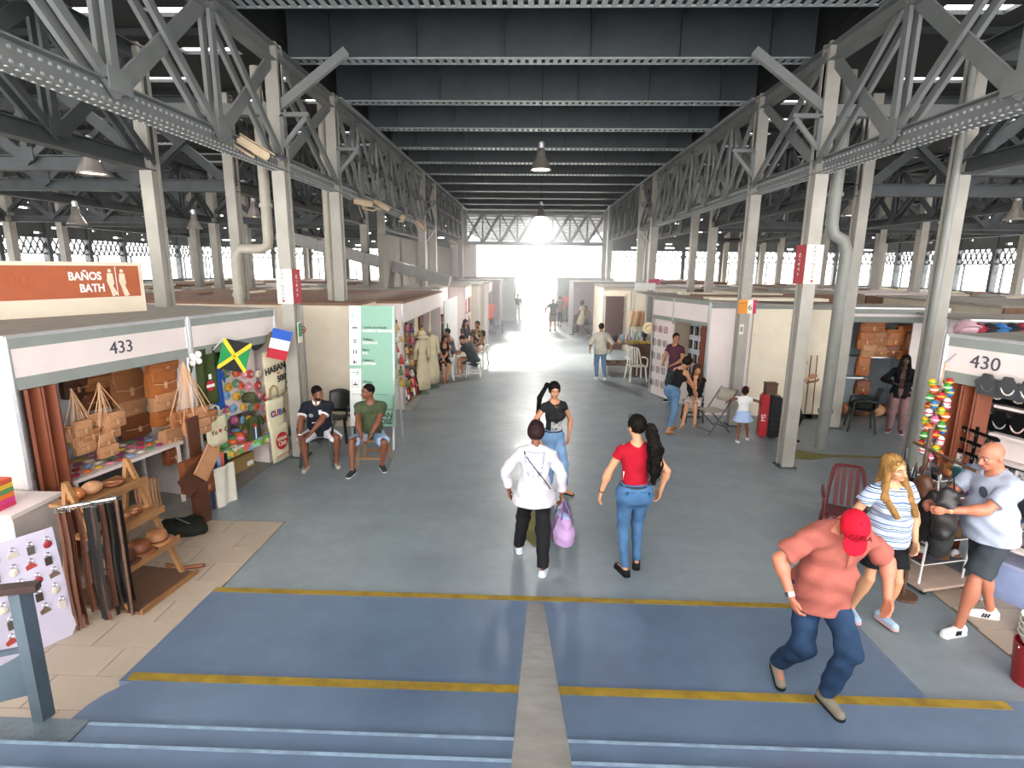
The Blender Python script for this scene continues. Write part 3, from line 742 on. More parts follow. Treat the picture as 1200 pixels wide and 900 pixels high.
        if bottom.get('skirt'):
            c = (hpL+hpR)/2; kk = (kL+kR)/2; S.cap(c, c+(kk-c)*bottom['skirt'], .17*s*bw, (.2+wide)*s*bw, cut=True, k=.03, flat=(np.array([0, 1., 0]), 1.2))
        else:
            for hp, k_, a_ in ((hpL, kL, aL), (hpR, kR, aR)):
                if ln <= .5: S.cap(hp+np.array([0, 0, -.02]), hp+(k_-hp)*ln*2, (.086 if fem else .084)*s*lm+inf, (.070*lm)*s+wide, k=.04*s, cut=True)
                else:
                    S.cap(hp+np.array([0, 0, -.02]), k_, (.088 if fem else .084)*s*lm+inf, .056*s*lm+wide, k=.04*s)
                    S.cap(k_, k_+(a_-k_)*(ln*2-1), .058*s*lm+wide, .038*s+wide, k=.03*s, cut=True)
        wz = at(0, 0, bottom.get('waist', .1)); S.cut(wz, U_)
        S.build(bottom.get('name', 'trousers'), bottom['mat'], root)
        if bottom.get('belt'):
            rb_ = [(at(0, -.005, bottom.get('waist', .1)-.02)+(R_*math.cos(t)*((.129 if fem else .140)*bw+belly*.1+inf/s+.002)+F_*math.sin(t)*((.101)*bw+belly*.2+inf/s+.002))*s) for t in np.linspace(0, 2*PI, 33)]
            MB().tube(rb_, .013*s, 6, cap=False).build('belt', blackpl if bottom['belt'] is True else bottom['belt'], root, smooth='all')
    if shoes:
        sm = clothm('shoe'+shoes[0][1:], shoes[0], bump=.1); kind = shoes[1]
        for a_, yw, lf in ((aL, yawL, liftL), (aR, yawR, liftR)):
            fy = np.array([math.sin(yw), math.cos(yw), 0]); tip = -min(.6, lf*3.2); z = np.array([0, 0, 1.])
            fd = _n(fy*math.cos(tip)+z*math.sin(tip)) if lf > .02 else fy; u_ = _n(np.cross(np.cross(fd, z), fd)) if lf > .02 else z
            sdv = np.cross(fd, u_); hz = a_-np.array([0, 0, .05*s]); q = shoes[2] if len(shoes) > 2 else '#e9e6e2'
            if kind == 'sandal':
                MB().beam(hz-fd*.05*s-u_*.029*s, hz+fd*.15*s-u_*.029*s, .075*s, .014*s, up=u_).build('sandal_sole', sm, root, bevel=.004)
                MB().tube([hz+fd*.06*s-sdv*.038*s-u_*.025*s, hz+fd*.065*s+u_*.012*s, hz+fd*.06*s+sdv*.038*s-u_*.025*s], .008*s, 6).build('strap', sm, root)
                continue
            if kind == 'bare': continue
            S = SDF(max(.006, vox*.8), .025*s)
            S.cap(hz-fd*.035*s, hz+fd*.145*s-u_*.012*s, .043*s, .037*s)
            if kind != 'flat': S.cap(hz-fd*.02*s+u_*.02*s, hz-fd*.012*s+u_*(.045)*s, .04*s, .036*s)
            S.cut(hz-u_*.032*s, -u_)
            if kind == 'flat': S.cut(hz+u_*.03*s, u_*1.0+fd*.1)
            so_ = S.build('shoe', sm, root)
            S = SDF(max(.006, vox*.8), .01*s); S.cap(hz-fd*.037*s-u_*.03*s, hz+fd*.148*s-u_*.034*s, .046*s, .040*s); S.cut(hz-u_*.022*s, u_); S.cut(hz-u_*.049*s, -u_)
            S.build('sole', clothm('sole'+q[1:], q, bump=0), so_)
            if len(shoes) > 3:
                for j in range(3):
                    for sg in (-1, 1): MB().beam(hz+fd*(.035+j*.022)*s+sdv*sg*.047*s-u_*.018*s, hz+fd*(.015+j*.022)*s+sdv*sg*.037*s+u_*.018*s, .013*s, .008, up=sdv).build('stripe', blackpl, so_)
    return dict(root=root, H=H, HR=HR, at=at, T=T, hr=hr, hf=hf, hu=hu, wL=wL, wR=wR, eL=eL, eR=eR, s=s, hs=hs, F=F_, U=U_, R=R_, pel=pel, kL=kL, kR=kR, aL=aL, aR=aR, neck=neck0)
# ------------------------------------------------------------------ people
def P3(x, y, z=0): return (x, y, z)
def stripes_mat(name, cols, scale, axis='Z', rough=.85, warp=1.5):
    if name in MATS: return MATS[name]
    m = bpy.data.materials.new(name); m.use_nodes = True; N = m.node_tree.nodes; L = m.node_tree.links; b = N['Principled BSDF']; b.inputs['Roughness'].default_value = rough
    tc = N.new('ShaderNodeTexCoord'); w = N.new('ShaderNodeTexWave'); w.wave_type = 'BANDS'; w.bands_direction = axis; w.inputs['Scale'].default_value = scale; w.inputs['Distortion'].default_value = warp; w.inputs['Detail'].default_value = 2
    w.inputs['Detail Scale'].default_value = 2
    r = N.new('ShaderNodeValToRGB'); r.color_ramp.interpolation = 'CONSTANT'
    L.new(tc.outputs['Object'], w.inputs[0]); L.new(w.outputs[0], r.inputs[0]); L.new(r.outputs[0], b.inputs['Base Color'])
    e = r.color_ramp.elements
    while len(e) < len(cols): e.new(.5)
    for i, c in enumerate(cols): e[i].position = i/len(cols); e[i].color = lin(c)
    MATS[name] = m; return m
def camo_mat(name, cols, scale=14):
    if name in MATS: return MATS[name]
    m = bpy.data.materials.new(name); m.use_nodes = True; N = m.node_tree.nodes; L = m.node_tree.links; b = N['Principled BSDF']; b.inputs['Roughness'].default_value = .85
    tc = N.new('ShaderNodeTexCoord'); w = N.new('ShaderNodeTexVoronoi'); w.inputs['Scale'].default_value = scale
    n = N.new('ShaderNodeTexNoise'); n.inputs['Scale'].default_value = scale*.8; ad = N.new('ShaderNodeMix'); ad.data_type = 'RGBA'; ad.inputs[0].default_value = .25
    L.new(tc.outputs['Object'], n.inputs[0]); L.new(tc.outputs['Object'], ad.inputs[6]); L.new(n.outputs['Color'], ad.inputs[7]); L.new(ad.outputs[2], w.inputs[0])
    sp = N.new('ShaderNodeSeparateColor'); L.new(w.outputs['Color'], sp.inputs[0])
    r = N.new('ShaderNodeValToRGB'); r.color_ramp.interpolation = 'CONSTANT'; L.new(sp.outputs[0], r.inputs[0]); L.new(r.outputs[0], b.inputs['Base Color'])
    e = r.color_ramp.elements
    while len(e) < len(cols): e.new(.5)
    for i, c in enumerate(cols): e[i].position = i/len(cols); e[i].color = lin(c)
    MATS[name] = m; return m
jeans = lambda c='#4f7299': clothm('denim'+c[1:], c, noise=.22, scale=5, bump=.3)
silver = mat('silver', '#c4c4c4', .25, metal=1, noise=0)
def watch(p, w, e, r=.03, m=None, name='wrist_watch', band=.02):
    d = _n(np.array(w)-np.array(e)); c = np.array(w)-d*.015; u = _n(np.cross(d, [0.3, .2, 1])); v = np.cross(d, u)
    MB().tube([c-d*band/2, c+d*band/2], r, 14).build(name, m or silver, p['root'], smooth=True)
def chest_print(p, x, y, z, w, h, m, name='shirt_print', off=0, poly=None):
    """small flat patch on the chest, following the torso frame"""
    o = p['at'](x, y, z); M = frame(o, p['R'], p['U'])
    return MB().prism(poly or [(-w/2, -h/2), (w/2, -h/2), (w/2, h/2), (-w/2, h/2)], M, .004).build(name, m, p['root'])

# 1 man in the red cap climbing the step
p = person('person', 'man in salmon polo shirt, jeans and red cap stepping onto the yellow-edged step', P3(2.13, 3.72, .05), 176, h=1.70, skin='ruddy', build=1.10, belly=.07, lean=15, side=-2,
    head=(10, -48, 4), handL=(-.34, .10, -.44), handR=(.34, .06, -.44), elbL=(-.8, -.4, 0), elbR=(.8, -.6, 0), footL=(.0, .24, .22), footR=(.14, -.16, .15), liftR=.06, kneeL=(0, 1, 0), yawL=-.1, yawR=.25,
    vox=.008, top=dict(mat=clothm('salmon', '#a05a50', bump=.3), sleeve=.8, wide=.028, inf=.02, len=.13, hemflare=.035, wr=.009, neck=.055, collar=clothm('salmon', '#b4675c'), name='polo_shirt'),
    bottom=dict(mat=jeans('#263b57'), wide=.022, wr=.006, name='jeans'), shoes=('#857d70', 'shoe', '#1d1e22'), hair=('none', '#8d8780'))
H = p['H']; hs = p['hs']
S = SDF(.007, .012); S.ell(H(0, -.01, .045), np.array([.092, .112, .098])*hs, p['HR']); S.sub(H(0, -.01, .02), np.array([.082, .1, .09])*hs, p['HR']); S.cut(H(0, 0, .03), -p['hu']-.12*p['hf'])
capm = clothm('cap_red', '#bb1029', bump=.15); cap = S.build('cap_crown', capm, p['root']); cap.name = 'cap'
S = SDF(.007, .01); S.ell(H(0, .115, .038), np.array([.078, .085, .012])*hs, np.array([p['hr'], _n(p['hf']-p['hu']*.35), _n(p['hu']+p['hf']*.35)])); S.cut(H(0, .075, 0), -p['hf']); S.build('brim', capm, cap)
MB().ball(H(0, -.01, .145), (.009,)*3, 8).build('cap_button', capm, cap)
cM = frame(H(0, .083, .105), -p['hr'], _n(p['hu']-p['hf']*.6))
cM = frame(H(0, .096, .098), p['hr']*-1, -_n(p['hu']*.75-p['hf']*.65)) if False else frame(H(0, .078, .124), -p['hr'], _n(p['hu']*.65-p['hf']*.75))
text('cap_lettering', 'CUBA', .055*hs, clothm('cap_thread', '#7a0c1e', bump=0), cap, cM, .003)
watch(p, p['wR'], p['eR'], .034, band=.03)
for q in (-1, 1): MB().tube([H(q*.078, -.0, .01), H(q*.074, .06, .012)], .0025, 6).build('spectacle_arm', blackpl, p['root'])
MB().tube([p['at'](.0, .135, .47), p['at'](0, .15, .40), p['at'](0, .165, .34)], .006, 6).build('button_placket', clothm('salmon_dark', '#9a554c'), p['root'])
# 2 blonde woman
p = person('person', 'blonde woman in blue and white patterned blouse and black shorts beside the trinket rack', P3(3.19, 4.70, .03), 176, h=1.61, sex='f', skin='light', build=1.12, belly=.08, lean=4, side=6, head=(-14, -2, 10),
    handL=(-.24, .10, -.50), handR=(.24, .08, -.50), footL=(-.12, .0), footR=(.12, -.1), vox=.008, gaze=-.5, shift=(-.03, 0),
    top=dict(mat=stripes_mat('blouse_stripes', ['#b9c4d6', '#2f5690', '#ccd4e0', '#5f86bd', '#cdd3dd', '#161c28', '#b9c4d6', '#41699f', '#cfd5df'], 1.5, warp=1.2), sleeve=.5, wide=.03, inf=.016, len=.06, neck=.075, wr=.005, name='blouse'),
    bottom=dict(mat=clothm('black_shorts', '#15161a'), len=.36, wide=.03, name='shorts'), shoes=('#a9c3dd', 'shoe', '#d9a8a8'), hair=('long', '#8f6a3c', .44), bust=.9)
MB().tube([p['at'](-.06, .07, .52), p['at'](-.03, .12, .44), p['at'](0, .135, .41), p['at'](.03, .12, .44), p['at'](.06, .07, .52)], .003, 6).build('necklace', mat('gold', '#c9a254', .3, metal=1), p['root'])
gl = MB()
for q in (-1, 1): gl.tube([p['H'](q*.034+.028*math.cos(t), .075-.01*abs(math.sin(t)), .098+.02*math.sin(t)) for t in np.linspace(0, 2*PI, 13)], .003, 5, cap=False)
gl.build('sunglasses', blackpl, p['root'])
# 3 bald man
p = person('person', 'bald man in white t-shirt and dark grey shorts handling goods at the stall rack', P3(4.14, 4.72, 0), 268, h=1.76, skin='ruddy', build=1.05, belly=.13, lean=7, head=(-4, -14, 0),
    handL=(-.10, .44, -.26), handR=(.13, .42, -.28), elbL=(-.5, -.3, -.6), elbR=(.6, -.3, -.6), footL=(-.15, .26), footR=(.1, -.24), yawL=-.25, yawR=.3, vox=.008, curl=.9,
    top=dict(mat=clothm('white_tee', '#a9b0c2', bump=.3), sleeve=.72, wide=.026, inf=.026, len=.07, neck=.06, wr=.006, name='t_shirt'),
    bottom=dict(mat=clothm('dark_grey', '#3b4147'), len=.44, wide=.034, name='shorts', wr=.005), shoes=('#e8e8ea', 'shoe', '#dcdcdc', 1), hair=('none', '#6b5544'))
watch(p, p['wL'], p['eL'], .031, mat('watch_tan', '#b59a6a', .4)); 
M = frame(p['at'](-.075, .16, .42), p['R'], p['U']); MB().prism([(.045*math.cos(t), .05*math.sin(t)) for t in np.linspace(0, 2*PI, 17)[:-1]], M, .004).build('shirt_print', clothm('print_grey', '#4a5364'), p['root'])
# 4 woman in red
p = person('person', 'woman seen from behind in red top and faded jeans with a long curly ponytail', P3(1.12, 5.5, 0), -4, h=1.70, sex='f', skin='light', build=1.08, belly=.02, lean=0, head=(-22, -2, 0),
    handL=(-.345, .06, -.53), handR=(.30, .04, -.50), elbL=(-.9, -.3, 0), elbR=(.9, -.3, 0), footL=(-.07, -.07), footR=(.09, .07), yawL=-.35, yawR=.3, vox=.008,
    top=dict(mat=clothm('red', '#a51428', bump=.2), sleeve=.38, wide=.008, inf=.008, len=-.115, neck=.06, wr=.003, name='top'),
    bottom=dict(mat=jeans('#476a90'), wide=.006, inf=.012, waist=.115, belt=True, name='jeans'), shoes=('#1b1b1e', 'flat', '#151515'), hair=('pony_curly', '#120e0c', (.09, -.03, .0), .60))
for q in (-1, 1):
    o = p['at'](q*.085, -.152, .02); M = frame(o, p['R'], _n(np.array([0, -.25, 1])));
    MB().prism([(-.05, .045), (-.05, -.03), (0, -.055), (.05, -.03), (.05, .045), (.0, .03)], M @ Matrix.Translation((0, 0, -.012)), .014).build('back_pocket', jeans('#456f9c'), p['root'])
    MB().prism([(-.008, 0), (.008, 0), (.0, -.05)], M @ Matrix.Translation((q*.03, .045, .003)), .006).build('pocket_trim', ink, p['root'])
watch(p, p['wL'], p['eL'], .027, ink, 'bracelet', .012)
gl = MB()
for q in (-1, 1): gl.tube([p['H'](q*.034+.028*math.cos(t), .05, .108+.02*math.sin(t)) for t in np.linspace(0, 2*PI, 13)], .004, 5, cap=False)
gl.build('sunglasses', blackpl, p['root'])
chest_print(p, -.125, -.03, .2, .022, .09, clothm('white_patch', '#e8e6e6'), 'side_patch')
# 5 woman in the white cardigan
card = person('person', 'older woman seen from behind in white cardigan and black trousers carrying a lilac bag', P3(.08, 5.55, 0), 6, h=1.60, sex='f', skin='brown', build=1.05, belly=.04, lean=3, head=(0, -8, 0),
    handL=(-.31, .02, -.50), handR=(.31, .04, -.52), elbL=(-.9, -.2, 0), elbR=(.9, -.2, 0), footL=(-.19, .26), footR=(.12, -.16), liftL=.0, yawL=-.3, yawR=.1, vox=.008,
    top=dict(mat=clothm('white_knit', '#c6c2ca', bump=.35, bscale=60), sleeve=1.86, wide=.024, inf=.024, len=.10, hemflare=.075, neck=.05, wr=.007, name='cardigan'),
    bottom=dict(mat=clothm('black_trousers', '#1d1c1f'), wide=.026, wr=.005, name='trousers'), shoes=('#cfd8e6', 'flat', '#e6e9ee'), hair=('bob', '#2b1a1c'))
p = card
lace = SDF(.008, 0)
Mx = frame(p['at'](0, -.135, .47), p['R'], p['U'])
lm_ = mat('lace', '#b4b4cc', .8, noise=.1)
pan = MB().grid(lambda u, v: p['at']((u-.5)*(.24-.08*v), -.158+.045*(abs(u-.5)*2)**2-.006*math.sin(v*3), .52-.28*v), 10, 10).build('lace_panel', lm_, p['root'], smooth='all', solid=.004)
fw_ = MB()
for i in range(4):
    for j in range(5):
        cx = (i-1.5)*.048; cz = .49-j*.056
        if abs(cx) > .1-.03*j/4: continue
        for k in range(8):
            t = k*PI/4; a = p['at'](cx+.006*math.cos(t), -.168+.045*(abs(cx)/.12)**2, cz+.006*math.sin(t)); b = p['at'](cx+.024*math.cos(t), -.168+.045*(abs(cx)/.12)**2, cz+.024*math.sin(t)); fw_.beam(a, b, .007, .006, up=(0, 1, 0))
fw_.build('lace_flowers', mat('lace_white', '#e9e8f0', .8, noise=0), pan)
MB().tube([p['at'](-.12, -.11, .52), p['at'](-.06, -.172, .44), p['at'](.03, -.182, .33), p['at'](.12, -.168, .22), p['at'](.19, -.07, .08)], .006, 6).build('shoulder_strap', blackpl, p['root'])
# lilac bag in her hand
Mh = p['root'].matrix_basis; hb = Vector(p['wR'])
RZ = Matrix.Rotation(-math.radians(6), 4, 'Z'); hand_w = RZ @ Vector(p['wR']) + Vector((.08, 5.55, 0))
bag = thing('handbag', 'lilac quilted bag hanging from the hand of the woman in the white cardigan', 'bag', (hand_w.x+.02, hand_w.y-.02, hand_w.z-.56), .35)
bm_ = stripes_mat('lilac_stripes', ['#b492bd', '#a27fb0', '#be9fc6', '#ab8ab8'], 14, 'X', warp=.6)
S = SDF(.010, .04); S.noise = wrinkle(.004, 3)
S.ell((0, 0, .14), (.12, .19, .13)); S.ell((0, 0, .27), (.07, .17, .10)); S.ell((0, 0, .05), (.11, .18, .05)); S.cut((0, 0, .33), (0, 0, 1)); S.build('bag_body', bm_, bag)
MB().ball((0, 0, .325), (.05, .13, .018), 12).build('lining', clothm('pale_lilac', '#a9bede'), bag, smooth='all')
for sx in (-1, 1): MB().tube([(sx*.05, -.09, .31), (sx*.04, -.07, .40), (sx*.01, -.02, .47), (sx*.01, .02, .47), (sx*.04, .07, .40), (sx*.05, .09, .31)], .009, 6).build('handle', clothm('purple_strap', '#7c5390'), bag, smooth='all')
MB().tube([(-.112, -.02, .04), (-.125, -.02, .16), (-.09, -.02, .28), (-.06, -.02, .33)], .006, 6).build('piping', clothm('dark_piping', '#4a4444'), bag)
# 6 woman in black tee
p = person('person', 'woman in black printed t-shirt and light blue jeans with a long straight ponytail', P3(.40, 7.55, 0), 156, h=1.63, sex='f', skin='tan', build=.98, lean=2, head=(18, -8, 4),
    handL=(-.20, .10, -.50), handR=(.30, .10, -.48), elbL=(-.8, -.4, 0), elbR=(.9, -.4, 0), footL=(-.14, .06), footR=(.03, -.1), yawL=-.5, yawR=.2, vox=.0085, shift=(.05, 0),
    top=dict(mat=clothm('black_tee', '#222226'), sleeve=.32, wide=.006, inf=.007, len=-.10, neck=.085, wr=.003, name='t_shirt'),
    bottom=dict(mat=jeans('#7394ba'), wide=.004, inf=.01, waist=.115, len=.93, belt=True, name='jeans'), shoes=('#241f1f', 'sandal'), hair=('pony', '#0e0c0c', (.16, -.05, .0), .58), gaze=.4, bust=.2)
chest_print(p, .0, .105, .20, .17, .16, clothm('grey_print', '#9a9a98', noise=.5, scale=25))
MB().tube([p['at'](-.05, .05, .53), p['at'](-.02, .09, .48), p['at'](0, .1, .465), p['at'](.02, .09, .48), p['at'](.05, .05, .53)], .0025, 6).build('necklace', mat('gold', '#c9a254', .3, metal=1), p['root'])
# 7 seated men
p = person('person', 'bearded man in navy polo and white shorts sitting on a black plastic chair', P3(-3.42, 8.72, 0), 170, h=1.76, skin='brown', build=1.08, belly=.06, sit=.50, lean=16, head=(-42, -8, 0),
    handL=(.10, .42, -.44), handR=(.22, .40, -.44), elbL=(-1, -.2, .1), elbR=(1, -.2, .1), footL=(-.28, .30), footR=(.16, .42), yawL=-.35, yawR=.1, kneeL=(-.6, 1, .4), kneeR=(.3, 1, .4), vox=.010,
    top=dict(mat=clothm('navy', '#20232c'), sleeve=.62, wide=.02, inf=.014, len=.05, neck=.055, collar=clothm('white_collar', '#e8e6e4'), name='polo_shirt', wr=.004),
    bottom=dict(mat=clothm('white_shorts', '#dedfe6'), len=.47, wide=.03, name='shorts', wr=.005), shoes=('#b3a999', 'flat', '#a39a8a'), hair=('buzz', '#17110e'), beard='#17110e')
for sh, e in ((p['at'](-.19, 0, .5), p['eL']), (p['at'](.19, 0, .5), p['eR'])):
    a = np.array(sh); b = np.array(e); c = a+(b-a)*.63; d = _n(b-a); MB().tube([c-d*.012, c+d*.010], .077, 16).build('sleeve_trim', clothm('white_collar', '#e8e6e4'), p['root'], smooth=True)
chest_print(p, -.10, .125, .40, .10, .12, clothm('red_cross', '#c4202f'), 'shirt_emblem', poly=[(-.015, -.06), (.015, -.06), (.015, -.015), (.05, -.015), (.05, .015), (.015, .015), (.015, .06), (-.015, .06), (-.015, .015), (-.05, .015), (-.05, -.015), (-.015, -.015)])
chest_print(p, -.10, .121, .40, .13, .14, clothm('white_patch', '#e8e6e6'), 'shirt_emblem')
M = frame(p['at'](.085, .13, .38), p['R'], p['U']); MB().prism([(.036*math.cos(t), .036*math.sin(t)) for t in np.linspace(0, 2*PI, 17)[:-1]], M, .004).build('shirt_emblem', clothm('grey_emblem', '#8d9096'), p['root'])
MB().beam(p['at'](-.1, .14, .28), p['at'](.08, .14, .25), .01, .012, up=(0, 1, 0)).build('shirt_print', clothm('white_patch', '#e8e6e6'), p['root'])
watch(p, p['wR'], p['eR'], .03, clothm('white_patch', '#e8e6e6'), 'wristband')
p = person('person', 'man in olive green t-shirt and light denim shorts sitting before the green sign board', P3(-2.53, 8.62, 0), 172, h=1.78, skin='brown', build=1.08, belly=.05, sit=.50, lean=8, head=(52, 0, 0),
    handL=(-.02, .38, -.42), handR=(.10, .38, -.42), elbL=(-1, -.1, .1), elbR=(1, -.1, .1), footL=(-.18, .28), footR=(.26, .48), yawL=-.3, yawR=.25, kneeL=(-.35, 1, .4), kneeR=(.4, 1, .4), vox=.010,
    top=dict(mat=clothm('olive_tee', '#515a40', col2='#3c4531'), sleeve=.55, wide=.014, inf=.012, len=.05, neck=.06, name='t_shirt', wr=.004),
    bottom=dict(mat=jeans('#8fa9c9'), len=.42, wide=.024, name='shorts', wr=.005), shoes=('#303336', 'shoe', '#cfcfcf'), hair=('buzz', '#120e0c'))
text('shirt_print', 'BRAVE', .05, clothm('print_dark', '#2b3324', bump=0), p['root'], frame(p['at'](0, .122, .42), -np.array(p['R'])*-1, p['U']), .002)
watch(p, p['wL'], p['eL'], .03); MB().box(-.045, .045, -.03, .03, -.02, .02, Matrix.Translation(Vector(p['wL'])+Vector((-.13, -.03, .05)))).build('waist_pouch', blackpl, p['root'], bevel=.01)
MB().box(-.035, .035, -.004, .004, -.06, .06, Matrix.Translation((Vector(p['wL'])+Vector(p['wR']))/2+Vector((0, .07, 0))) @ Matrix.Rotation(.8, 4, 'X')).build('phone', mat('phone_grey', '#777b82', .3), p['root'])
# right group
p = person('person', 'barefoot-sandalled woman in black tank top and blue jeans bending toward the seated woman', P3(2.83, 10.78, 0), 62, h=1.56, sex='f', skin='tan', build=1.05, lean=26, head=(10, -14, 0),
    handL=(-.05, .42, -.42), handR=(.20, .28, -.52), footL=(-.10, .14), footR=(.10, -.14), vox=.012,
    top=dict(mat=clothm('black_tank', '#1a191b'), sleeve=0, strap=1, inf=.009, len=-.08, neck=.07, name='tank_top'),
    bottom=dict(mat=jeans('#5d7c9c'), wide=.014, len=.9, name='jeans'), shoes=('#8a5d46', 'sandal'), hair=('bob', '#1a1310'))
p = person('person', 'woman in black cardigan and white top sitting cross-legged beside the folding chair', P3(3.52, 11.60, 0), 205, h=1.60, sex='f', skin='light', build=1.0, sit=.48, lean=8, head=(-25, -4, 0),
    handL=(-.10, .40, -.40), handR=(-.02, .42, -.42), footL=(-.10, .45), footR=(.12, .55), vox=.012,
    top=dict(mat=clothm('black_cardigan', '#18181b'), sleeve=1.8, wide=.02, inf=.02, len=.08, open=.055, neck=.07, name='cardigan'),
    bottom=dict(mat=clothm('pale_shorts', '#cfc3bf'), len=.4, wide=.03, name='shorts'), shoes=('#c49a7d', 'sandal'), hair=('long_curly', '#4a3020', .34))
p = person('person', 'small girl in white top and pale blue ruffled skirt reaching to the red trolley case', P3(4.03, 10.25, 0), 12, h=1.02, sex='f', skin='brown', build=1.2, lean=0, head=(10, 0, 0), child=True,
    handL=(-.50, -.02, -.14), handR=(.50, .05, -.18), footL=(-.06, -.12), footR=(.14, .12), vox=.010,
    top=dict(mat=clothm('white_knit2', '#e4e2e2'), sleeve=.35, wide=.02, inf=.012, len=-.06, name='top'),
    bottom=dict(mat=stripes_mat('pale_blue_stripe', ['#a9c0e6', '#bccfec', '#9ab4de'], 16, 'Z'), skirt=.55, wide=.06, name='skirt'), shoes=('#dcdce6', 'flat', '#ededf2'), hair=('bob', '#1e1310'))
for q in (-1, 1): MB().ball(p['H'](q*.07, -.05, .1), (.022,)*3, 8).build('hair_bobble', pm('#b13a55'), p['root'])
person('person', 'man in dark maroon shirt standing at the far corner of the white panelled stall', P3(3.50, 13.3, 0), 235, h=1.66, skin='tan', build=1.08, lean=4, head=(-60, 0, 0), vox=.013,
    handL=(-.2, .25, -.40), handR=(.1, .3, -.40), top=dict(mat=clothm('maroon', '#5a3440'), sleeve=.5, len=.1, hemflare=.02, name='shirt'), bottom=dict(mat=clothm('dark_grey', '#3b4147'), name='trousers'), hair=('short', '#15110f'))
person('person', 'person in dark blue top standing inside the white panelled stall among the displays', P3(4.40, 13.9, 0), 200, h=1.62, skin='tan', vox=.016, top=dict(mat=clothm('dark_blue', '#26344f'), sleeve=.6, len=.1, name='shirt'), bottom=dict(mat=clothm('dark_grey', '#3b4147'), name='trousers'), hair=('short', '#15110f'))
person('person', 'man in white long-sleeved shirt and jeans walking away down the aisle', P3(2.06, 16.0, 0), -8, h=1.60, skin='tan', build=1.1, lean=3, vox=.014, handL=(-.34, .02, -.5), handR=(.34, .0, -.5), footL=(-.1, -.05), footR=(.12, -.15),
    top=dict(mat=clothm('cream_shirt', '#d6d0c4'), sleeve=1.1, wide=.02, inf=.018, len=.12, hemflare=.02, name='shirt'), bottom=dict(mat=jeans('#6a88a6'), name='jeans'), shoes=('#e2e0da', 'shoe'), hair=('short', '#1a1512'))
p = person('person', 'woman in beige dress striding across the far aisle with a round bag', P3(2.38, 25.9, 0), 300, h=1.68, sex='f', skin='dark', build=1.08, vox=.016, handL=(-.2, .2, -.5), handR=(.3, .1, -.4), footL=(-.1, .38), footR=(.1, -.35), liftR=.1,
    top=dict(mat=clothm('beige_dress', '#b9ad9a'), sleeve=.4, len=.0, name='dress_top'), bottom=dict(mat=clothm('beige_dress', '#b9ad9a'), skirt=.75, wide=.0, name='dress_skirt'), shoes=('#20201f', 'flat'), hair=('bob', '#181520'))
MB().ball((.33, -.1, 1.05), (.08, .22, .25), 12).build('round_bag', clothm('brown_bag', '#6d4a30'), p['root'], smooth='all')
person('person', 'man in grey t-shirt and khaki shorts walking toward the bright far exit', P3(1.16, 28.3, 0), 2, h=1.62, skin='light', build=1.1, lean=6, vox=.018, handL=(-.4, .05, -.42), footL=(-.12, -.1), footR=(.12, .1),
    top=dict(mat=clothm('grey_tee', '#5c6061'), sleeve=.6, len=.08, name='t_shirt'), bottom=dict(mat=clothm('khaki', '#8b8168'), len=.48, wide=.03, name='shorts'), shoes=('#2a2a2a', 'shoe'), hair=('short', '#b8b3aa'))
person('person', 'person in grey shirt and black leggings walking beside the man in khaki shorts', P3(1.62, 30.6, 0), 20, h=1.60, skin='tan', vox=.02, footL=(-.1, .1), footR=(.1, -.1),
    top=dict(mat=clothm('mid_grey', '#6f6c6a'), sleeve=.6, len=.08, name='t_shirt'), bottom=dict(mat=clothm('black_trousers', '#1d1c1f'), len=.8, name='leggings'), hair=('short', '#241d19'))
person('person', 'person in black sitting on a dark plastic chair far down the right side', P3(2.75, 27.7, 0), 250, h=1.7, skin='dark', sit=.5, vox=.02, footL=(-.1, .45), footR=(.12, .4), handL=(-.1, .35, -.4), handR=(.1, .35, -.4),
    top=dict(mat=clothm('black_tee', '#222226'), sleeve=.6, name='t_shirt'), bottom=dict(mat=clothm('black_trousers', '#1d1c1f'), name='trousers'), hair=('short', '#15110f'))
person('person', 'distant figure in grey and white near the left edge of the bright exit', P3(-.75, 34.0, 0), 180, h=1.55, skin='tan', vox=.022, top=dict(mat=clothm('mid_grey', '#6f6c6a'), sleeve=.6, name='t_shirt'), bottom=dict(mat=clothm('white_shorts', '#dedfe6'), name='trousers'), hair=('short', '#15110f'))
person('person', 'shopkeeper in coral shirt standing at a far right stall', P3(2.1, 33.2, 0), 200, h=1.75, skin='tan', vox=.022, top=dict(mat=clothm('coral', '#d4584d'), sleeve=.6, len=.1, name='t_shirt'), bottom=dict(mat=clothm('mid_grey', '#6f6c6a'), name='trousers'), hair=('short', '#15110f'))
for k, (x, c) in enumerate(((-2.35, 'dark'), (-1.95, 'plain'))):
    person('person', f'{c}-clothed shopper browsing the far left stall, {"farther into the stall" if k==0 else "closer to the aisle"}', P3(x, 34.2, 0), 150+k*60, h=1.6, skin='tan', vox=.024, top=dict(mat=clothm('dim'+c, '#5a5552' if k == 0 else '#837b76'), sleeve=.6, len=.08, name='shirt'), bottom=dict(mat=clothm('mid_grey', '#6f6c6a'), name='trousers'), hair=('short', '#15110f'))
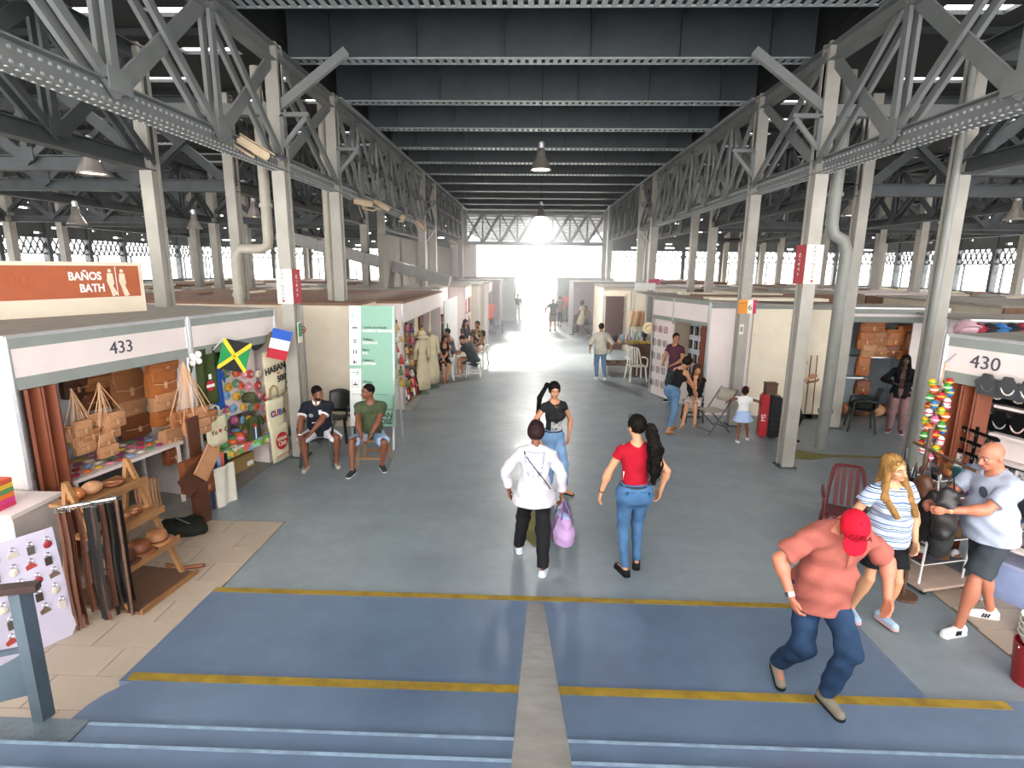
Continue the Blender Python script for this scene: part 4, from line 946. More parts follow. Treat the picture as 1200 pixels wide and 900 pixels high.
# left group
person('person', 'young man in charcoal jacket standing by the white louvred stall on the left', P3(-2.87, 18.0, 0), 150, h=1.62, skin='tan', build=.95, vox=.014, head=(-30, -5, 0),
    top=dict(mat=clothm('charcoal', '#3a3d3a'), sleeve=1.85, wide=.02, inf=.018, len=.12, name='jacket'), bottom=dict(mat=clothm('black_trousers', '#1d1c1f'), name='trousers'), hair=('short', '#15110f'))
person('person', 'woman in black tank top and shorts sitting on a white chair at the left', P3(-2.42, 15.65, 0), 165, h=1.62, sex='f', skin='light', sit=.48, vox=.013, lean=4, head=(-25, 4, 0), handL=(.1, .35, -.36), handR=(.05, .38, -.38), footL=(-.02, .42), footR=(.06, .45),
    top=dict(mat=clothm('black_tank', '#1a191b'), sleeve=0, strap=1, inf=.008, len=.0, name='tank_top'), bottom=dict(mat=clothm('black_shorts', '#15161a'), len=.3, wide=.03, name='shorts'), shoes=('#c49a7d', 'sandal'), hair=('long', '#2a1a14', .32))
person('person', 'woman in grey sleeveless top leaning over behind the small white table', P3(-2.35, 17.0, 0), 262, h=1.6, sex='f', skin='tan', build=1.15, vox=.014, sit=.55, lean=14, handL=(-.2, .5, -.2), handR=(.0, .45, -.35), footL=(-.1, .4), footR=(.1, .4),
    top=dict(mat=clothm('grey_tank', '#6b7078'), sleeve=0, strap=1, name='tank_top'), bottom=dict(mat=jeans('#5a6e88'), name='jeans'), hair=('short', '#231a15'))
person('person', 'man in dark grey t-shirt hunched on a white stool, back to the aisle', P3(-1.62, 16.1, 0), 285, h=1.72, skin='light', build=1.25, sit=.47, lean=26, vox=.013, head=(-10, -14, 0), handL=(.0, .40, -.35), handR=(.02, .42, -.3), footL=(-.18, .42), footR=(.1, .4),
    top=dict(mat=clothm('slate', '#3d4548'), sleeve=.55, wide=.02, inf=.02, len=.1, name='t_shirt'), bottom=dict(mat=clothm('dark_grey', '#3b4147'), len=.5, wide=.03, name='shorts'), shoes=('#c9c2b2', 'flat'), hair=('buzz', '#33271f'))
person('person', 'man in black and tan leaf-print shirt sitting behind the group on the left', P3(-1.68, 18.2, 0), 200, h=1.72, skin='tan', build=1.15, sit=.6, lean=4, vox=.014, head=(8, -4, 0), handL=(-.08, .3, -.38), handR=(.05, .3, -.38), footL=(-.12, .42), footR=(.12, .4),
    top=dict(mat=camo_mat('leaf_print', ['#17140f', '#b08e56', '#22190f', '#d8c49a', '#16120e'], 12), sleeve=.6, wide=.025, inf=.02, len=.1, name='shirt'), bottom=dict(mat=clothm('pale_pink', '#d3b8ac'), len=.5, wide=.03, name='shorts'), hair=('short', '#1a1310'), beard='#2a1d16')
person('person', 'long-haired woman in dark blouse at the back of the seated group', P3(-2.2, 18.9, 0), 130, h=1.65, sex='f', skin='light', vox=.015, sit=.62, head=(10, -10, 0), footL=(-.1, .4), footR=(.1, .4), handL=(-.1, .3, -.4), handR=(.1, .3, -.4),
    top=dict(mat=camo_mat('dark_floral', ['#15151b', '#2b2430', '#6b5048', '#19191f'], 22), sleeve=.6, name='blouse'), bottom=dict(mat=clothm('black_trousers', '#1d1c1f'), name='trousers'), hair=('long', '#0f0c0c', .36))
# stall keeper on the right, and the one hidden behind the column
person('person', 'woman in black jacket and dusty pink trousers standing inside the leather stall on the right', P3(7.40, 11.05, 0), 215, h=1.55, sex='f', skin='dark', build=1.15, vox=.013, head=(0, 0, 0), handL=(.0, .25, -.28), handR=(.12, .22, -.28), elbL=(-1, -.3, 0), elbR=(1, -.3, 0),
    top=dict(mat=clothm('black_cardigan', '#18181b'), sleeve=1.8, wide=.03, inf=.02, len=.12, open=.05, name='jacket'), bottom=dict(mat=clothm('dusty_pink', '#8d6c6c'), wide=.03, name='trousers'), shoes=('#7a3a3a', 'flat'), hair=('long', '#17100e', .3))
person('person', 'person in white sleeveless top mostly hidden behind the nearest right aisle column', P3(4.98, 10.35, 0), 100, h=1.62, sex='f', skin='tan', vox=.013, handL=(-.1, .3, -.2), handR=(.34, .12, -.05), elbR=(1, -.2, -.5), elbL=(-.5, -.2, -.8), lean=3,
    top=dict(mat=clothm('white_knit2', '#e4e2e2'), sleeve=.3, wide=.03, inf=.015, len=.05, name='top'), bottom=dict(mat=clothm('black_trousers', '#1d1c1f'), name='trousers'), hair=('short', '#15110f'))
# ------------------------------------------------------------------ hall shell
shellm = mat('hall_wall_dark', '#4c4f50', .8, noise=.15, scale=2)
greywall = mat('render_grey', '#857f76', .85, noise=.1, scale=1.5)
def facade(name, o, d, L, panels=()):
    """posts, sill wall, arched lattice and solid top along a line"""
    rz = math.atan2(d[1], d[0]); M = Matrix.Translation((o[0], o[1], 0)) @ Matrix.Rotation(rz, 4, 'Z')
    w = struct(name, MB().box(0, L, -.12, .12, 0, 2.25, M).box(0, L, -.06, .06, 3.5, 3.56, M).box(0, L, -.06, .06, 3.82, 3.86, M), shellm)
    rs = random.Random(len(name)+int(L)); lv = MB(); z = 4.2
    while z < 6.8:
        lv.box(0, L, -.08, .08, z, z+.17, M); x = 0
        while x < L:
            g = rs.uniform(.5, 2.2); lv.box(x, min(L, x+g), -.08, .08, z+.17, z+.25, M); x += g+rs.choice((.25, .4, .6, 0))
        z += .25
    lo_ = lv.build('louvred_top', shellm, w); lo_['kind'] = 'stuff'
    n = max(1, round(L/2.35)); st_ = L/n
    for i in range(n+1): MB().box(i*st_-.1, i*st_+.1, -.14, .14, 0, 6.8, M).box(i*st_+.5, i*st_+.56, -.05, .05, 2.25, 3.55, M).build('facade_post', steel_d, w)
    m = MB()
    for i in range(n):
        x0 = i*st_; k = 7
        for j in range(k):
            a = x0+st_*j/k; b = x0+st_*(j+1)/k
            for (p_, q_) in (((a, 3.55), (b, 4.2)), ((b, 3.55), (a, 4.2))): m.beam(M @ Vector((p_[0], 0, p_[1])), M @ Vector((q_[0], 0, q_[1])), .05, .06, up=M.to_3x3() @ Vector((0, 1, 0)))
        for c in (x0+st_*.28, x0+st_*.72):
            pts = [M @ Vector((c+.5*math.cos(t), 0, 3.06+.48*math.sin(t))) for t in np.linspace(0, PI, 9)]; m.tube(pts, .022, 4)
    lt = m.build('lattice', steel_d, w); lt['kind'] = 'stuff'
    for (a, b) in panels: MB().box(a, b, -.1, .1, 2.2, 3.55, M).build('infill_panel', cream_p, w)
    return w
facade('wall_left', (-21.5, -8), (0, 1), 44.5)
struct('wall_front_light_block', MB().box(-21.5, 21.5, -8.1, -7.9, 5.4, 7.4), shellm)  # unseen wall added behind the camera to cut the frontal light
facade('wall_right', (21.5, 36.5), (0, -1), 44.5, panels=((21.5, 27.5),))
facade('wall_back', (-21.5, 36.5), (1, 0), 21.5-4.6); facade('wall_back.001', (4.9, 36.5), (1, 0), 21.5-4.9)
for x in (XL-.35, XR+.35):
    MB_ = MB().box(x-.12, x+.12, 36.3, 36.6, 0, 6.8); struct('wall_back.002' if x < 0 else 'wall_back.003', MB_, steel_d)
# rendered grey wall above the left stalls
struct('wall_left.001', MB().box(-4.75, -4.6, 17.6, 33.3, 2.3, 4.15), greywall)
struct('wall_left.002', MB().box(-4.72, -3.2, 33.4, 33.6, 2.3, 4.4), white_p)
# ------------------------------------------------------------------ duct, pipes, conduit
ductm = mat('duct_grey', '#8b8a85', .5, noise=.08)
t = thing('air_duct', 'fat grey sheet-metal duct sloping down over the left stalls behind the columns', 'duct', (0, 0, 0))
A_, B_ = Vector((-8.4, 18.9, 4.15)), Vector((-3.2, 18.9, 2.80))
MB().beam(A_, B_, .45, .36).build('duct_run', ductm, t); MB().beam(B_, B_+Vector((.5, 0, -.12)), .45, .34).build('duct_end', ductm, t)
for f in (.25, .55, .85): 
    c = A_.lerp(B_, f); d_ = (B_-A_).normalized()*.03; MB().beam(c-d_, c+d_, .5, .41).build('duct_flange', ductm, t)
pipem = mat('pipe_cream', '#a9a294', .45, noise=.08); pipeg = mat('pipe_grey', '#8f8f8a', .45, noise=.08)
def pipe(lab, pts, r, m, clips=2):
    t = thing('drain_pipe', lab, 'pipe', (0, 0, 0), 0, 'downpipes beside the columns'); MB().tube(pts, r, 12).build('pipe', m, t, smooth=True)
    for i in range(len(pts)-1):
        a, b = Vector(pts[i]), Vector(pts[i+1])
        if (b-a).length > .6: 
            c = a.lerp(b, .8); d_ = (b-a).normalized()*.03; MB().tube([c-d_, c+d_], r*1.25, 12).build('pipe_socket', m, t, smooth=True)
pipe('cream downpipe with an elbow beside the nearest left aisle column', [(-4.5, 9.7, 6.3), (-4.5, 9.7, 3.62), (-4.52, 9.7, 3.5), (-4.62, 9.7, 3.44), (-5.0, 9.7, 3.44), (-5.1, 9.7, 3.3), (-5.1, 9.7, 2.5)], .085, pipem)
pipe('cream downpipe behind the second left aisle column', [(-4.12, 11.55, 6.25), (-4.12, 11.55, 2.4)], .075, pipem)
pipe('grey downpipe with a double bend beside the nearest right aisle column', [(5.05, 9.9, 6.3), (5.05, 9.9, 3.95), (5.1, 9.9, 3.78), (5.28, 9.9, 3.68), (5.35, 9.9, 3.5), (5.35, 9.9, 0)], .10, pipeg)
pipe('grey downpipe beside the near column of the inner right row', [(6.13, 8.72, 6.3), (6.13, 8.72, 0)], .05, pipeg)
# ------------------------------------------------------------------ lamps
glass_l = mat('lamp_glow', '#fff4e2', .4, noise=0, emit=6)
def lamp_mesh(r=.2):
    return (MB().lathe([(.07, .30), (.085, .20), (.085, .14), (.10, .12), (.19, -.06), (.205, -.10), (.195, -.10), (.18, -.055), (.09, .11)], 20).mesh('lamp_shade', mat('lamp_shade_alu', '#8f8780', .35, metal=.5)),
            MB().lathe([(.001, -.075), (.188, -.075), (.188, -.07), (.001, -.07)], 20).mesh('lamp_diffuser', glass_l))
ls, ld = lamp_mesh()
def lamp(x, y, z, lab, drop, group='bell lamps hanging from the roof', power=0):
    t = thing('pendant_lamp', lab, 'lamp', (x, y, z), 0, group)
    for me, n in ((ls, 'lamp_shade'), (ld, 'lamp_diffuser')):
        o = link(me, n, t)
        if n == 'lamp_shade':
            for p_ in me.polygons: p_.use_smooth = True
    MB().lathe([(.055, .30), (.06, .40), (.03, .43)], 12).build('lamp_housing', alu, t, smooth=True)
    MB().tube([(0, 0, .42), (0, 0, .42+drop)], .008, 6).build('cable', blackpl, t)
    if power:
        l = bpy.data.lights.new('lamp_light', 'AREA'); l.shape = 'DISK'; l.size = .36; l.energy = power; l.color = (1, .97, .92)
        lo = bpy.data.objects.new('lamp_light', l); C.objects.link(lo); lo.parent = t; lo.location = (0, 0, -.09)
c = AY(634, 193, 11.6); lamp(c.x, c.y, c.z, 'bell-shaped lamp hanging over the middle of the aisle, nearest the camera', 7.27-c.z-.42, power=35)
c = AY(634, 251, 20.6); lamp(c.x, c.y, c.z, 'bell-shaped lamp hanging over the aisle, second from the camera', 7.27-c.z-.42, power=380)
lamp(.3, 29.0, 5.0, 'bell-shaped lamp hanging over the far aisle in front of the end truss', 1.85, power=140)
lamp(.3, 38.0, 4.8, 'small bell lamp beyond the end truss', 1.5)
for i, (px, py, y) in enumerate(((108, 196, 8.4), (90, 258, 13), (228, 264, 16), (298, 250, 15), (588, 248, 22))):
    if i == 4: c = AY(597+400, 248, 14)
    else: c = AY(px, py, y)
    lamp(c.x, c.y, c.z, f'bell lamp in the side hall, {["close to the left edge under the near truss","further back at the far left","between the first two left columns","behind the cream downpipe on the left","behind the red and cream label column on the right"][i]}', 6.78-c.z-.42, 'bell lamps of the side halls')
for i, (px, py, y) in enumerate(((1190, 252, 13), (1008, 246, 17))):
    c = AY(px, py, y); lamp(c.x, c.y, c.z, f'bell lamp in the right side hall, {"near the right edge" if i==0 else "beyond the inner column row"}', 6.78-c.z-.42, 'bell lamps of the side halls')
# fluorescent tube under the left stalls roof edge
# ------------------------------------------------------------------ floodlights / cameras on the left chord
camm = mat('camera_beige', '#b7a184', .5)
def cctv(p_, d_, lab, L=.42, r=.07):
    p_ = Vector(p_); d_ = Vector(d_).normalized(); t = thing('security_camera', lab, 'camera', p_, 0, 'beige cameras on the left truss')
    side = d_.cross(Vector((0, 0, 1))).normalized(); u = side.cross(d_)
    MB().beam(-d_*L/2, d_*L/2, r*1.7, r*1.5).build('camera_housing', camm, t, bevel=.02)
    MB().beam(-d_*L*.5+u*r*.9, d_*L*.6+u*r*.9, r*2.1, .012).build('sun_hood', camm, t)
    MB().tube([d_*L*.5, d_*L*.53], r*.6, 12).build('lens', ink, t)
    MB().tube([(0, 0, -r*.5), (0, 0, -r*1.6), Vector((0, 0, -r*1.6))-d_*.25, Vector((0, 0, -r*.5))-d_*.33], .018, 6).build('bracket_arm', camm, t)
for i, (px, py, dx) in enumerate(((297, 174, (.55, .3, -.35)), (425, 238, (-.6, -.4, .1)), (447, 241, (.7, .3, -.4)), (492, 264, (.5, .4, -.6)), (532, 284, (.7, .3, -.3)), (546, 288, (.7, .3, -.2)))):
    q = AX(px, py, XL+.2); cctv(q, dx, f'beige security camera on the left truss, {["nearest, above the cream downpipe","first of the close pair past the second column","second of the close pair past the second column","before the third column pair","beyond the third column pair","last one before the far end"][i]}')
q = AX(472, 256, XL+.2); t = thing('alarm_sounder', 'round beige alarm sounder on the left truss between the cameras', 'alarm', q); MB().ball((0, 0, .03), (.09, .09, .09), 12).build('dome', camm, t, smooth='all'); MB().box(-.1, .02, -.05, .05, -.1, -.05).build('bracket', camm, t)
# conduit loops on columns
for x, s in ((XL+.17, 1), (XR-.17, -1)):
    t = thing('conduit', f'thin pale conduit bent away from the top of the middle {"left" if s>0 else "right"} column', 'conduit', (x, 20.05, 0)); MB().tube([(0, 0, 0.1), (0, 0, 4.0), (s*.35, 0, 4.45)], .022, 6).build('tube', alu, t)
# ------------------------------------------------------------------ signs on columns
def colsign(x, y, z0, z1, parts, lab, cat='sign', w=.27, d=.31):
    t = thing('column_sign', lab, cat, (x, y, 0)); return t
def wrap(t, x0, x1, y, z0, z1, m, name='sign_face'): return MB().box(x0, x1, y-.006, y, z0, z1).build(name, m, t)
cream_s = mat('sign_cream', '#e9e3cf', .6, noise=.05); red_s = mat('sign_red', '#b8303a', .6, noise=.1)
# left column: extintor
t = thing('fire_point_sign', 'cream and red fire extinguisher label wrapped round the nearest left aisle column', 'sign', (XL, 8.9, 0))
wrap(t, -.125, .125, -.166, 2.58, 3.12, cream_s); MB().box(.126, .134, -.15, .15, 2.58, 3.12).build('sign_face', red_s, t)
FM = lambda x, y, z: frame((x, y, z), (1, 0, 0), (0, 0, 1))
text('lettering', 'E\nX\nT\nI\nN\nT\nO\nR', .068, ink, t, FM(-.03, -.174, 2.88), .001); MB().prism([(-.03, .03), (.03, .03), (0, -.02)], FM(-.03, -.173, 2.61), .002).build('down_arrow', red_s, t)
text('lettering', 'V A R I O', .085, whiteink, t, frame((.135, -.02, 2.86), (0, 0, 1), (0, -1, 0)) @ Matrix.Diagonal((1, -1, 1, 1)) @ Matrix.Diagonal((1, -1, 1, 1)), .001)
t = thing('fire_point_sign', 'red and cream fire extinguisher label wrapped round the nearest right aisle column', 'sign', (XR, 8.9, 0))
wrap(t, -.125, .125, -.166, 2.98, 3.56, cream_s); MB().box(-.134, -.126, -.15, .15, 2.98, 3.56).build('sign_face', red_s, t)
text('lettering', 'E\nX\nT\nI\nN\nT\nO\nR', .070, ink, t, FM(.0, -.174, 3.30), .001); MB().prism([(-.03, .03), (.03, .03), (0, -.02)], FM(.0, -.173, 3.01), .002).build('down_arrow', red_s, t)
text('lettering', 'V A R I O', .085, whiteink, t, frame((-.136, .0, 3.27), (0, 0, 1), (0, 1, 0)), .001)
t = thing('zone_sign', 'orange, cream and pink zone label numbered 6 on the second right aisle column', 'sign', (XR, 11.35, 0))
wrap(t, -.16, .02, -.16, 2.33, 2.60, mat('sign_orange', '#dd8c2e', .6)); wrap(t, .02, .12, -.16, 2.33, 2.60, cream_s); wrap(t, .12, .19, -.16, 2.33, 2.60, mat('sign_pink', '#c4285f', .6))
text('lettering', '6', .16, ink, t, FM(.07, -.166, 2.45) @ Matrix.Rotation(0, 4, 'Z'), .001); text('lettering', 'SALIDA', .04, ink, t, FM(-.07, -.166, 2.53), .001)
t = thing('small_notice', 'small white notice on the second right aisle column below the zone label', 'notice', (XR, 11.35, 0)); MB().box(-.10, -.02, -.170, -.160, 1.92, 2.12).build('plate', cream_s, t); MB().box(-.085, -.035, -.173, -.170, 1.97, 2.07).build('inner_frame', greyband, t)
t = thing('exit_notice', 'small green exit plate on the nearest left aisle column', 'notice', (XL, 8.9, 0)); MB().box(.126, .138, -.10, .05, 1.95, 2.28).build('plate', cream_s, t); MB().box(.138, .142, -.09, .04, 2.05, 2.26).build('pictogram_field', mat('notice_green', '#3f8f5a', .6), t)
t = thing('number_plate', 'small red plate high on the column by the scalloped white awning', 'sign', (XR-.1, 20.0, 2.62)); MB().box(-.02, .35, -.01, .01, 0, .18).build('plate', mat('sign_pink', '#c4285f', .6), t)
# ------------------------------------------------------------------ stalls
def stall_root(lab, A, B, cat='stall', name='market_stall'):
    A = Vector((A[0], A[1], 0)); B = Vector((B[0], B[1], 0)); rz = math.atan2(B.y-A.y, B.x-A.x)
    t = thing(name, lab, cat, A, rz); t.rotation_euler[2] = rz; t['_w'] = (B-A).length
    return t, (B-A).length
def RM(t): return Matrix.Translation(t.location) @ Matrix.Rotation(t.rotation_euler[2], 4, 'Z')
def onplane(t, px, py, v):                      # where the pixel's ray meets the stall's plane v = const (local coords u, v, z)
    Mi = RM(t).inverted(); o = Mi @ Vector((0, 0, EYE)); r = ray(px, py); d = Mi.to_3x3() @ Vector((r[0], r[1], r[2]))
    k = (v-o.y)/d.y; return o+d*k
def stall(lab, A, B, h=2.5, depth=2.6, fz=.52, number=None, walls='blr', post=True, wm=white_p, roof=True, floor_=False, sx=.08, num_u=.62, roofm_=None, roofover=0):
    t, w = stall_root(lab, A, B)
    if roof: MB().box(-.03, w+.03, .0-roofover, depth, h-.03, h).build('roof_panel', roofm_ or mat('stall_roof', '#9a938a', .8, noise=.12), t)
    if fz:
        MB().box(0, w, -.02, .02, h-fz, h).build('fascia', white_p, t)
        MB().box(0, w, -.028, -.02, h-.12, h-.02).build('fascia_band', greyband, t); MB().box(0, w, -.028, -.02, h-fz, h-fz+.12).build('fascia_band', greyband, t)
        MB().box(-.02, w+.02, -.035, .025, h-.02, h+.012).build('edge_trim', alu, t)
    if 'b' in walls: MB().box(0, w, depth-.03, depth, 0, h-.03).build('back_wall', wm, t)
    if 'l' in walls: MB().box(-.02, .01, .03, depth, 0, h-.03).build('side_wall', wm, t)
    if 'r' in walls: MB().box(w-.01, w+.02, .03, depth, 0, h-.03).build('side_wall', wm, t)
    if post:
        for u in (0, w):
            MB().tube([(u, 0, 0), (u, 0, h)], .04, 8).build('post', alu, t)
    if number: text('stall_number', number, .20, mat('number_ink', '#4b4a55', .6, noise=0), t, frame((w*num_u, -.024, h-fz/2), (1, 0, 0), (0, 0, 1)), .003)
    return t, w
S433, w433 = stall('market stall with the number 433 on its fascia, full of leather goods', (-4.93, 5.03), (-4.50, 7.13), number='433', num_u=.55, wm=mat('stall_wall_grey', '#bdb5b1', .65, noise=.06))
Sflag, wflag = stall('market stall with flags, caps and cloth bags beside the nearest left column', (-4.48, 7.15), (-4.10, 8.80))
S430, w430 = stall('market stall with the number 430 on its fascia, full of necklaces', (4.71, 6.39), (5.75, 3.40), number='430', num_u=.135, depth=2.4)
# folding shutters
shutm = mat('shutter_brown', '#7b3f27', .5, noise=.12, aniso=(8, 8, .3))
def shutter(t, u0, v0, n, z1, du=.10, z0=.05):
    for i in range(n):
        a = u0+i*du; MB().beam((a, v0+(.14 if i % 2 else 0), (z0+z1)/2), (a+du*.92, v0+(0 if i % 2 else .14), (z0+z1)/2), .03, z1-z0).build('shutter_leaf', shutm, t)
shutter(S433, .10, -.02, 4, 1.97, .075); shutter(S430, .12, -.02, 5, 1.97, .07)
# baños sign: a board on top of the block behind stall 433
c0 = AY(0, 307, 7.5)
t, w = stall_root('orange double-language toilet sign on the white board above the stalls at far left', (-7.35, 4.2), (-5.78, 7.6), 'sign', 'toilet_sign')
pz = lambda px, py: onplane(t, px, py, 0)
a = pz(0, 307); b = pz(163, 310); c = pz(167, 348); e = pz(170, 362)
zt, zb = b.z, c.z; u1 = b.x
MB().box(-1.2, u1+.03, 0, .06, 2.505, zt+.03).build('board', cream_p, t); MB().box(-1.2, u1-.03, -.012, 0, zb+.02, zt-.02).build('orange_field', mat('sign_terracotta', '#b4603d', .6, noise=.06), t)
p1 = pz(101, 324); p2 = pz(105, 338); ls_ = (p1.z-p2.z)*.95
text('lettering', 'BAÑOS', ls_*.98, whiteink, t, frame((p1.x-.02, -.014, p1.z), (1, 0, 0), (0, 0, 1)), .002, sx=.82, bold=.004); text('lettering', 'BATH', ls_*.98, whiteink, t, frame((p2.x+.03, -.014, p2.z), (1, 0, 0), (0, 0, 1)), .002, sx=.82, bold=.004)
def pict(px, fem):
    q = pz(px, 331); hh = (zt-zb)*.82; M = frame((q.x, -.014, q.z), (1, 0, 0), (0, 0, 1)); s_ = hh
    m = MB().prism([(.06*s_*math.cos(k), .42*s_+.07*s_*math.sin(k)) for k in np.linspace(0, 2*PI, 11)[:-1]], M, .003)
    m.prism([(-.09*s_, .33*s_), (.09*s_, .33*s_), (.12*s_, .0), (.09*s_, -.1*s_), (-.08*s_, -.1*s_), (-.12*s_, .05*s_)], M, .003)
    m.prism([(-.07*s_, -.1*s_), (.0, -.1*s_), (.1*s_, -.48*s_), (.02*s_, -.5*s_)], M, .003).prism([(.0, -.1*s_), (.07*s_, -.1*s_), ((.2 if fem else .14)*s_, -.46*s_), (.09*s_, -.5*s_)] if fem else [(-.02*s_, -.1*s_), (.06*s_, -.1*s_), (.2*s_, -.42*s_), (.12*s_, -.46*s_)], M, .003)
    m.build('figure_pictogram', mat('pictogram_cream', '#ecdcc4', .6), t)
pict(129, 0); pict(143, 1); q = pz(136, 331); MB().box(q.x-.004, q.x+.004, -.016, -.012, zb+.03, zt-.03).build('divider', whiteink, t)
text('old_number', '00', .25, mat('faded_terracotta', '#b45c36', .7, noise=0), t, frame((pz(20, 330).x, -.013, pz(20, 330).z), (1, 0, 0), (0, 0, 1)), .001)
# block behind 433 supporting the sign
struct('wall_left.003', MB().box(-9.6, -9.4, 1.0, 12, 0, 2.35), cream_p)
# further left row: blocks with openings to the aisle
roof_brown = mat('old_roof_board', '#8a6a58', .85, noise=.15)
def block(lab, x0, x1, y0, y1, h=2.4, m=cream_p, front=None, rm=None):
    """closed stall box; walls one by one"""
    t = thing('stall_block', lab, 'stall', (x0, y0, 0)); W_, D_ = x1-x0, y1-y0
    MB().box(-.05, W_+.05, -.05, D_+.05, h, h+.05).build('roof_panel', rm or mat('stall_roof', '#9a938a', .8, noise=.12), t)
    s = 1 if x0 < 0 else -1                  # side that faces the aisle
    xa = W_ if s > 0 else 0
    n = max(1, round(W_/1.2))
    for i in range(n): MB().box(W_*i/n+.008, W_*(i+1)/n-.008, 0, .04, 0, h).build('wall_panel', m, t)
    for i in range(n+1): MB().box(W_*i/n-.02, W_*i/n+.02, -.012, .03, 0, h).build('panel_joint_post', alu, t)
    MB().box(0, W_, D_-.04, D_, 0, h).build('wall_panel', m, t)
    if front == 'open':
        MB().box(xa-.03, xa+.03, .04, D_-.04, h-.42, h).build('fascia', white_p, t); xo = 0 if s > 0 else W_
        MB().box(xo-.02, xo+.02, .04, D_-.04, 0, h).build('wall_panel', white_p, t)
    else:
        n = max(1, round(D_/1.1))
        for i in range(n): MB().box(xa-.03, xa+.03, D_*i/n+.01, D_*(i+1)/n-.01, 0, h).build('wall_panel', m, t)
    return t
block('cream panelled booth behind the two seated men with a no smoking sign', -7.6, -3.35, 10.7, 12.0, 2.42, cream_p, None, roof_brown)
bdoll = block('open stall of rag dolls and crochet dresses just past the green sign board', -6.4, -2.78, 12.1, 17.4, 2.38, white_p, 'open', roof_brown)
bl2 = block('white louvred closed stall behind the young man in the charcoal jacket', -6.4, -3.12, 17.5, 21.0, 2.4, white_p)
block('narrow open stall of shirts past the louvred stall', -6.2, -2.45, 21.1, 23.2, 2.4, white_p, 'open')
block('plain cream closed stall halfway along the left side', -6.2, -2.15, 23.3, 25.8, 2.4, mat('panel_stone', '#b5ab9c', .7), None)
block('stall with a coral shirt hung at its entrance on the left', -6.2, -1.95, 26.0, 28.6, 2.4, white_p, 'open')
block('mauve-grey closed stall far along the left side', -6.0, -1.55, 28.7, 31.2, 2.45, mat('panel_mauve', '#a49aa0', .7), None)
block('farthest left stall crowded with clothes by the exit', -6.0, -.95, 33.2, 36.0, 2.5, mat('panel_pale', '#b9bdb6', .7), 'open')
ns = thing('no_smoking_sign', 'round red no smoking sticker on the cream booth behind the seated men', 'sign', (-4.42, 10.68, 1.95))
MB().tube([(.06*math.cos(t_), 0, .06*math.sin(t_)) for t_ in np.linspace(0, 2*PI, 21)], .009, 5, cap=False).build('ring', redink, ns); MB().beam((-.045, 0, .045), (.045, 0, -.045), .012, .012).build('slash', redink, ns); MB().box(-.03, .03, -.004, .004, -.008, .008).build('cigarette', ink, ns)
# right blocks
br1, wbr = stall_root('white panelled stall behind the seated woman, its slanted front full of framed displays', (3.12, 14.15), (3.86, 12.15), 'stall', 'market_stall')
hR = 2.52
MB().box(0, wbr, -.03, .03, hR-.55, hR).build('fascia', white_p, br1); MB().box(.0, wbr, -.038, -.03, hR-.1, hR).build('fascia_band', greyband, br1); MB().box(0, wbr, -.038, -.03, hR-.55, hR-.47).build('fascia_band', greyband, br1)
MB().box(-.02, .02, -.03, .03, 0, hR).build('post', alu, br1); MB().box(wbr-.02, wbr+.02, -.03, .03, 0, hR).build('post', alu, br1); MB().box(wbr*.40-.02, wbr*.40+.02, -.04, .0, 1.9, hR).build('post', alu, br1)
Mi = RM(br1).inverted()
def wpanel(a, b, z0, z1, m, n, par=br1, th=.04):
    a = Mi @ Vector((a[0], a[1], 0)); b = Mi @ Vector((b[0], b[1], 0)); a.z = b.z = (z0+z1)/2; MB().beam(a, b, th, z1-z0).build(n, m, par)
xs = [3.88, 4.78, 5.66, 6.52]
for i in range(3): wpanel((xs[i]+.01, 12.15), (xs[i+1]-.01, 12.15), 0, 2.36, white_p if i == 0 else cream_p, 'wall_panel')
wpanel((3.88, 12.2), (6.52, 12.2), 2.36, 2.46, greyband, 'top_rail'); wpanel((6.52, 12.15), (6.52, 16.5), 0, 2.36, cream_p, 'wall_panel'); wpanel((3.9, 16.4), (6.5, 16.4), 0, 2.36, cream_p, 'wall_panel'); wpanel((4.9, 12.3), (4.9, 16.2), 0, 2.3, white_p, 'wall_panel')
rp = MB().add([Mi @ Vector(v) for v in ((3.05, 14.2, 2.52), (3.86, 12.05, 2.52), (6.58, 12.0, 2.42), (6.58, 16.6, 2.42), (3.1, 16.6, 2.52))], [(0, 1, 2, 3, 4)]); rp.build('roof_panel', mat('stall_roof', '#9a938a', .8, noise=.12), br1, solid=.04)
for i, (ya, dy) in enumerate(((12.9, .05), (14.0, .05), (15.2, .05))): wpanel((4.0, ya), (6.6, ya), 2.5, 2.56, roof_brown if i % 2 else cream_p, 'roof_batten', th=.5)
bR2 = block('cream stall with a brown door beyond the white plastic chair', 2.85, 6.0, 21.9, 25.0, 2.42, cream_p, None)
MB().box(.08, .78, -.05, -.01, .03, 2.1).build('door', mat('door_brown', '#54352e', .55), bR2); MB().box(.0, .86, -.03, -.005, 2.1, 2.2).build('door_frame', cream_p, bR2)
for z in (.9, 1.4): MB().box(.66, .80, -.075, -.05, z, z+.03).build('hinge', ink, bR2)
block('grey closed stall behind the woman in the beige dress', 2.15, 5.6, 28.2, 31.0, 2.42, mat('panel_mauve', '#a49aa0', .7), None)
block('farthest right stall, pale green, by the bright exit', 1.65, 5.0, 34.2, 36.2, 2.5, mat('panel_green_grey', '#9fb0a8', .7), None)
# stalls deep in the right hall
Sleather, wle = stall('open leather stall in the right hall behind the two inner columns', (6.68, 12.0), (8.75, 12.0), h=2.42, depth=1.6, fz=.3, walls='blr', wm=mat('stall_wall_blue_white', '#b9c2c9', .7))
Scaps, wcp = stall('stall of caps and t-shirts at the right behind stall 430', (7.9, 10.3), (11.2, 9.9), h=2.34, depth=1.8, fz=.28, walls='br')
S433b = None
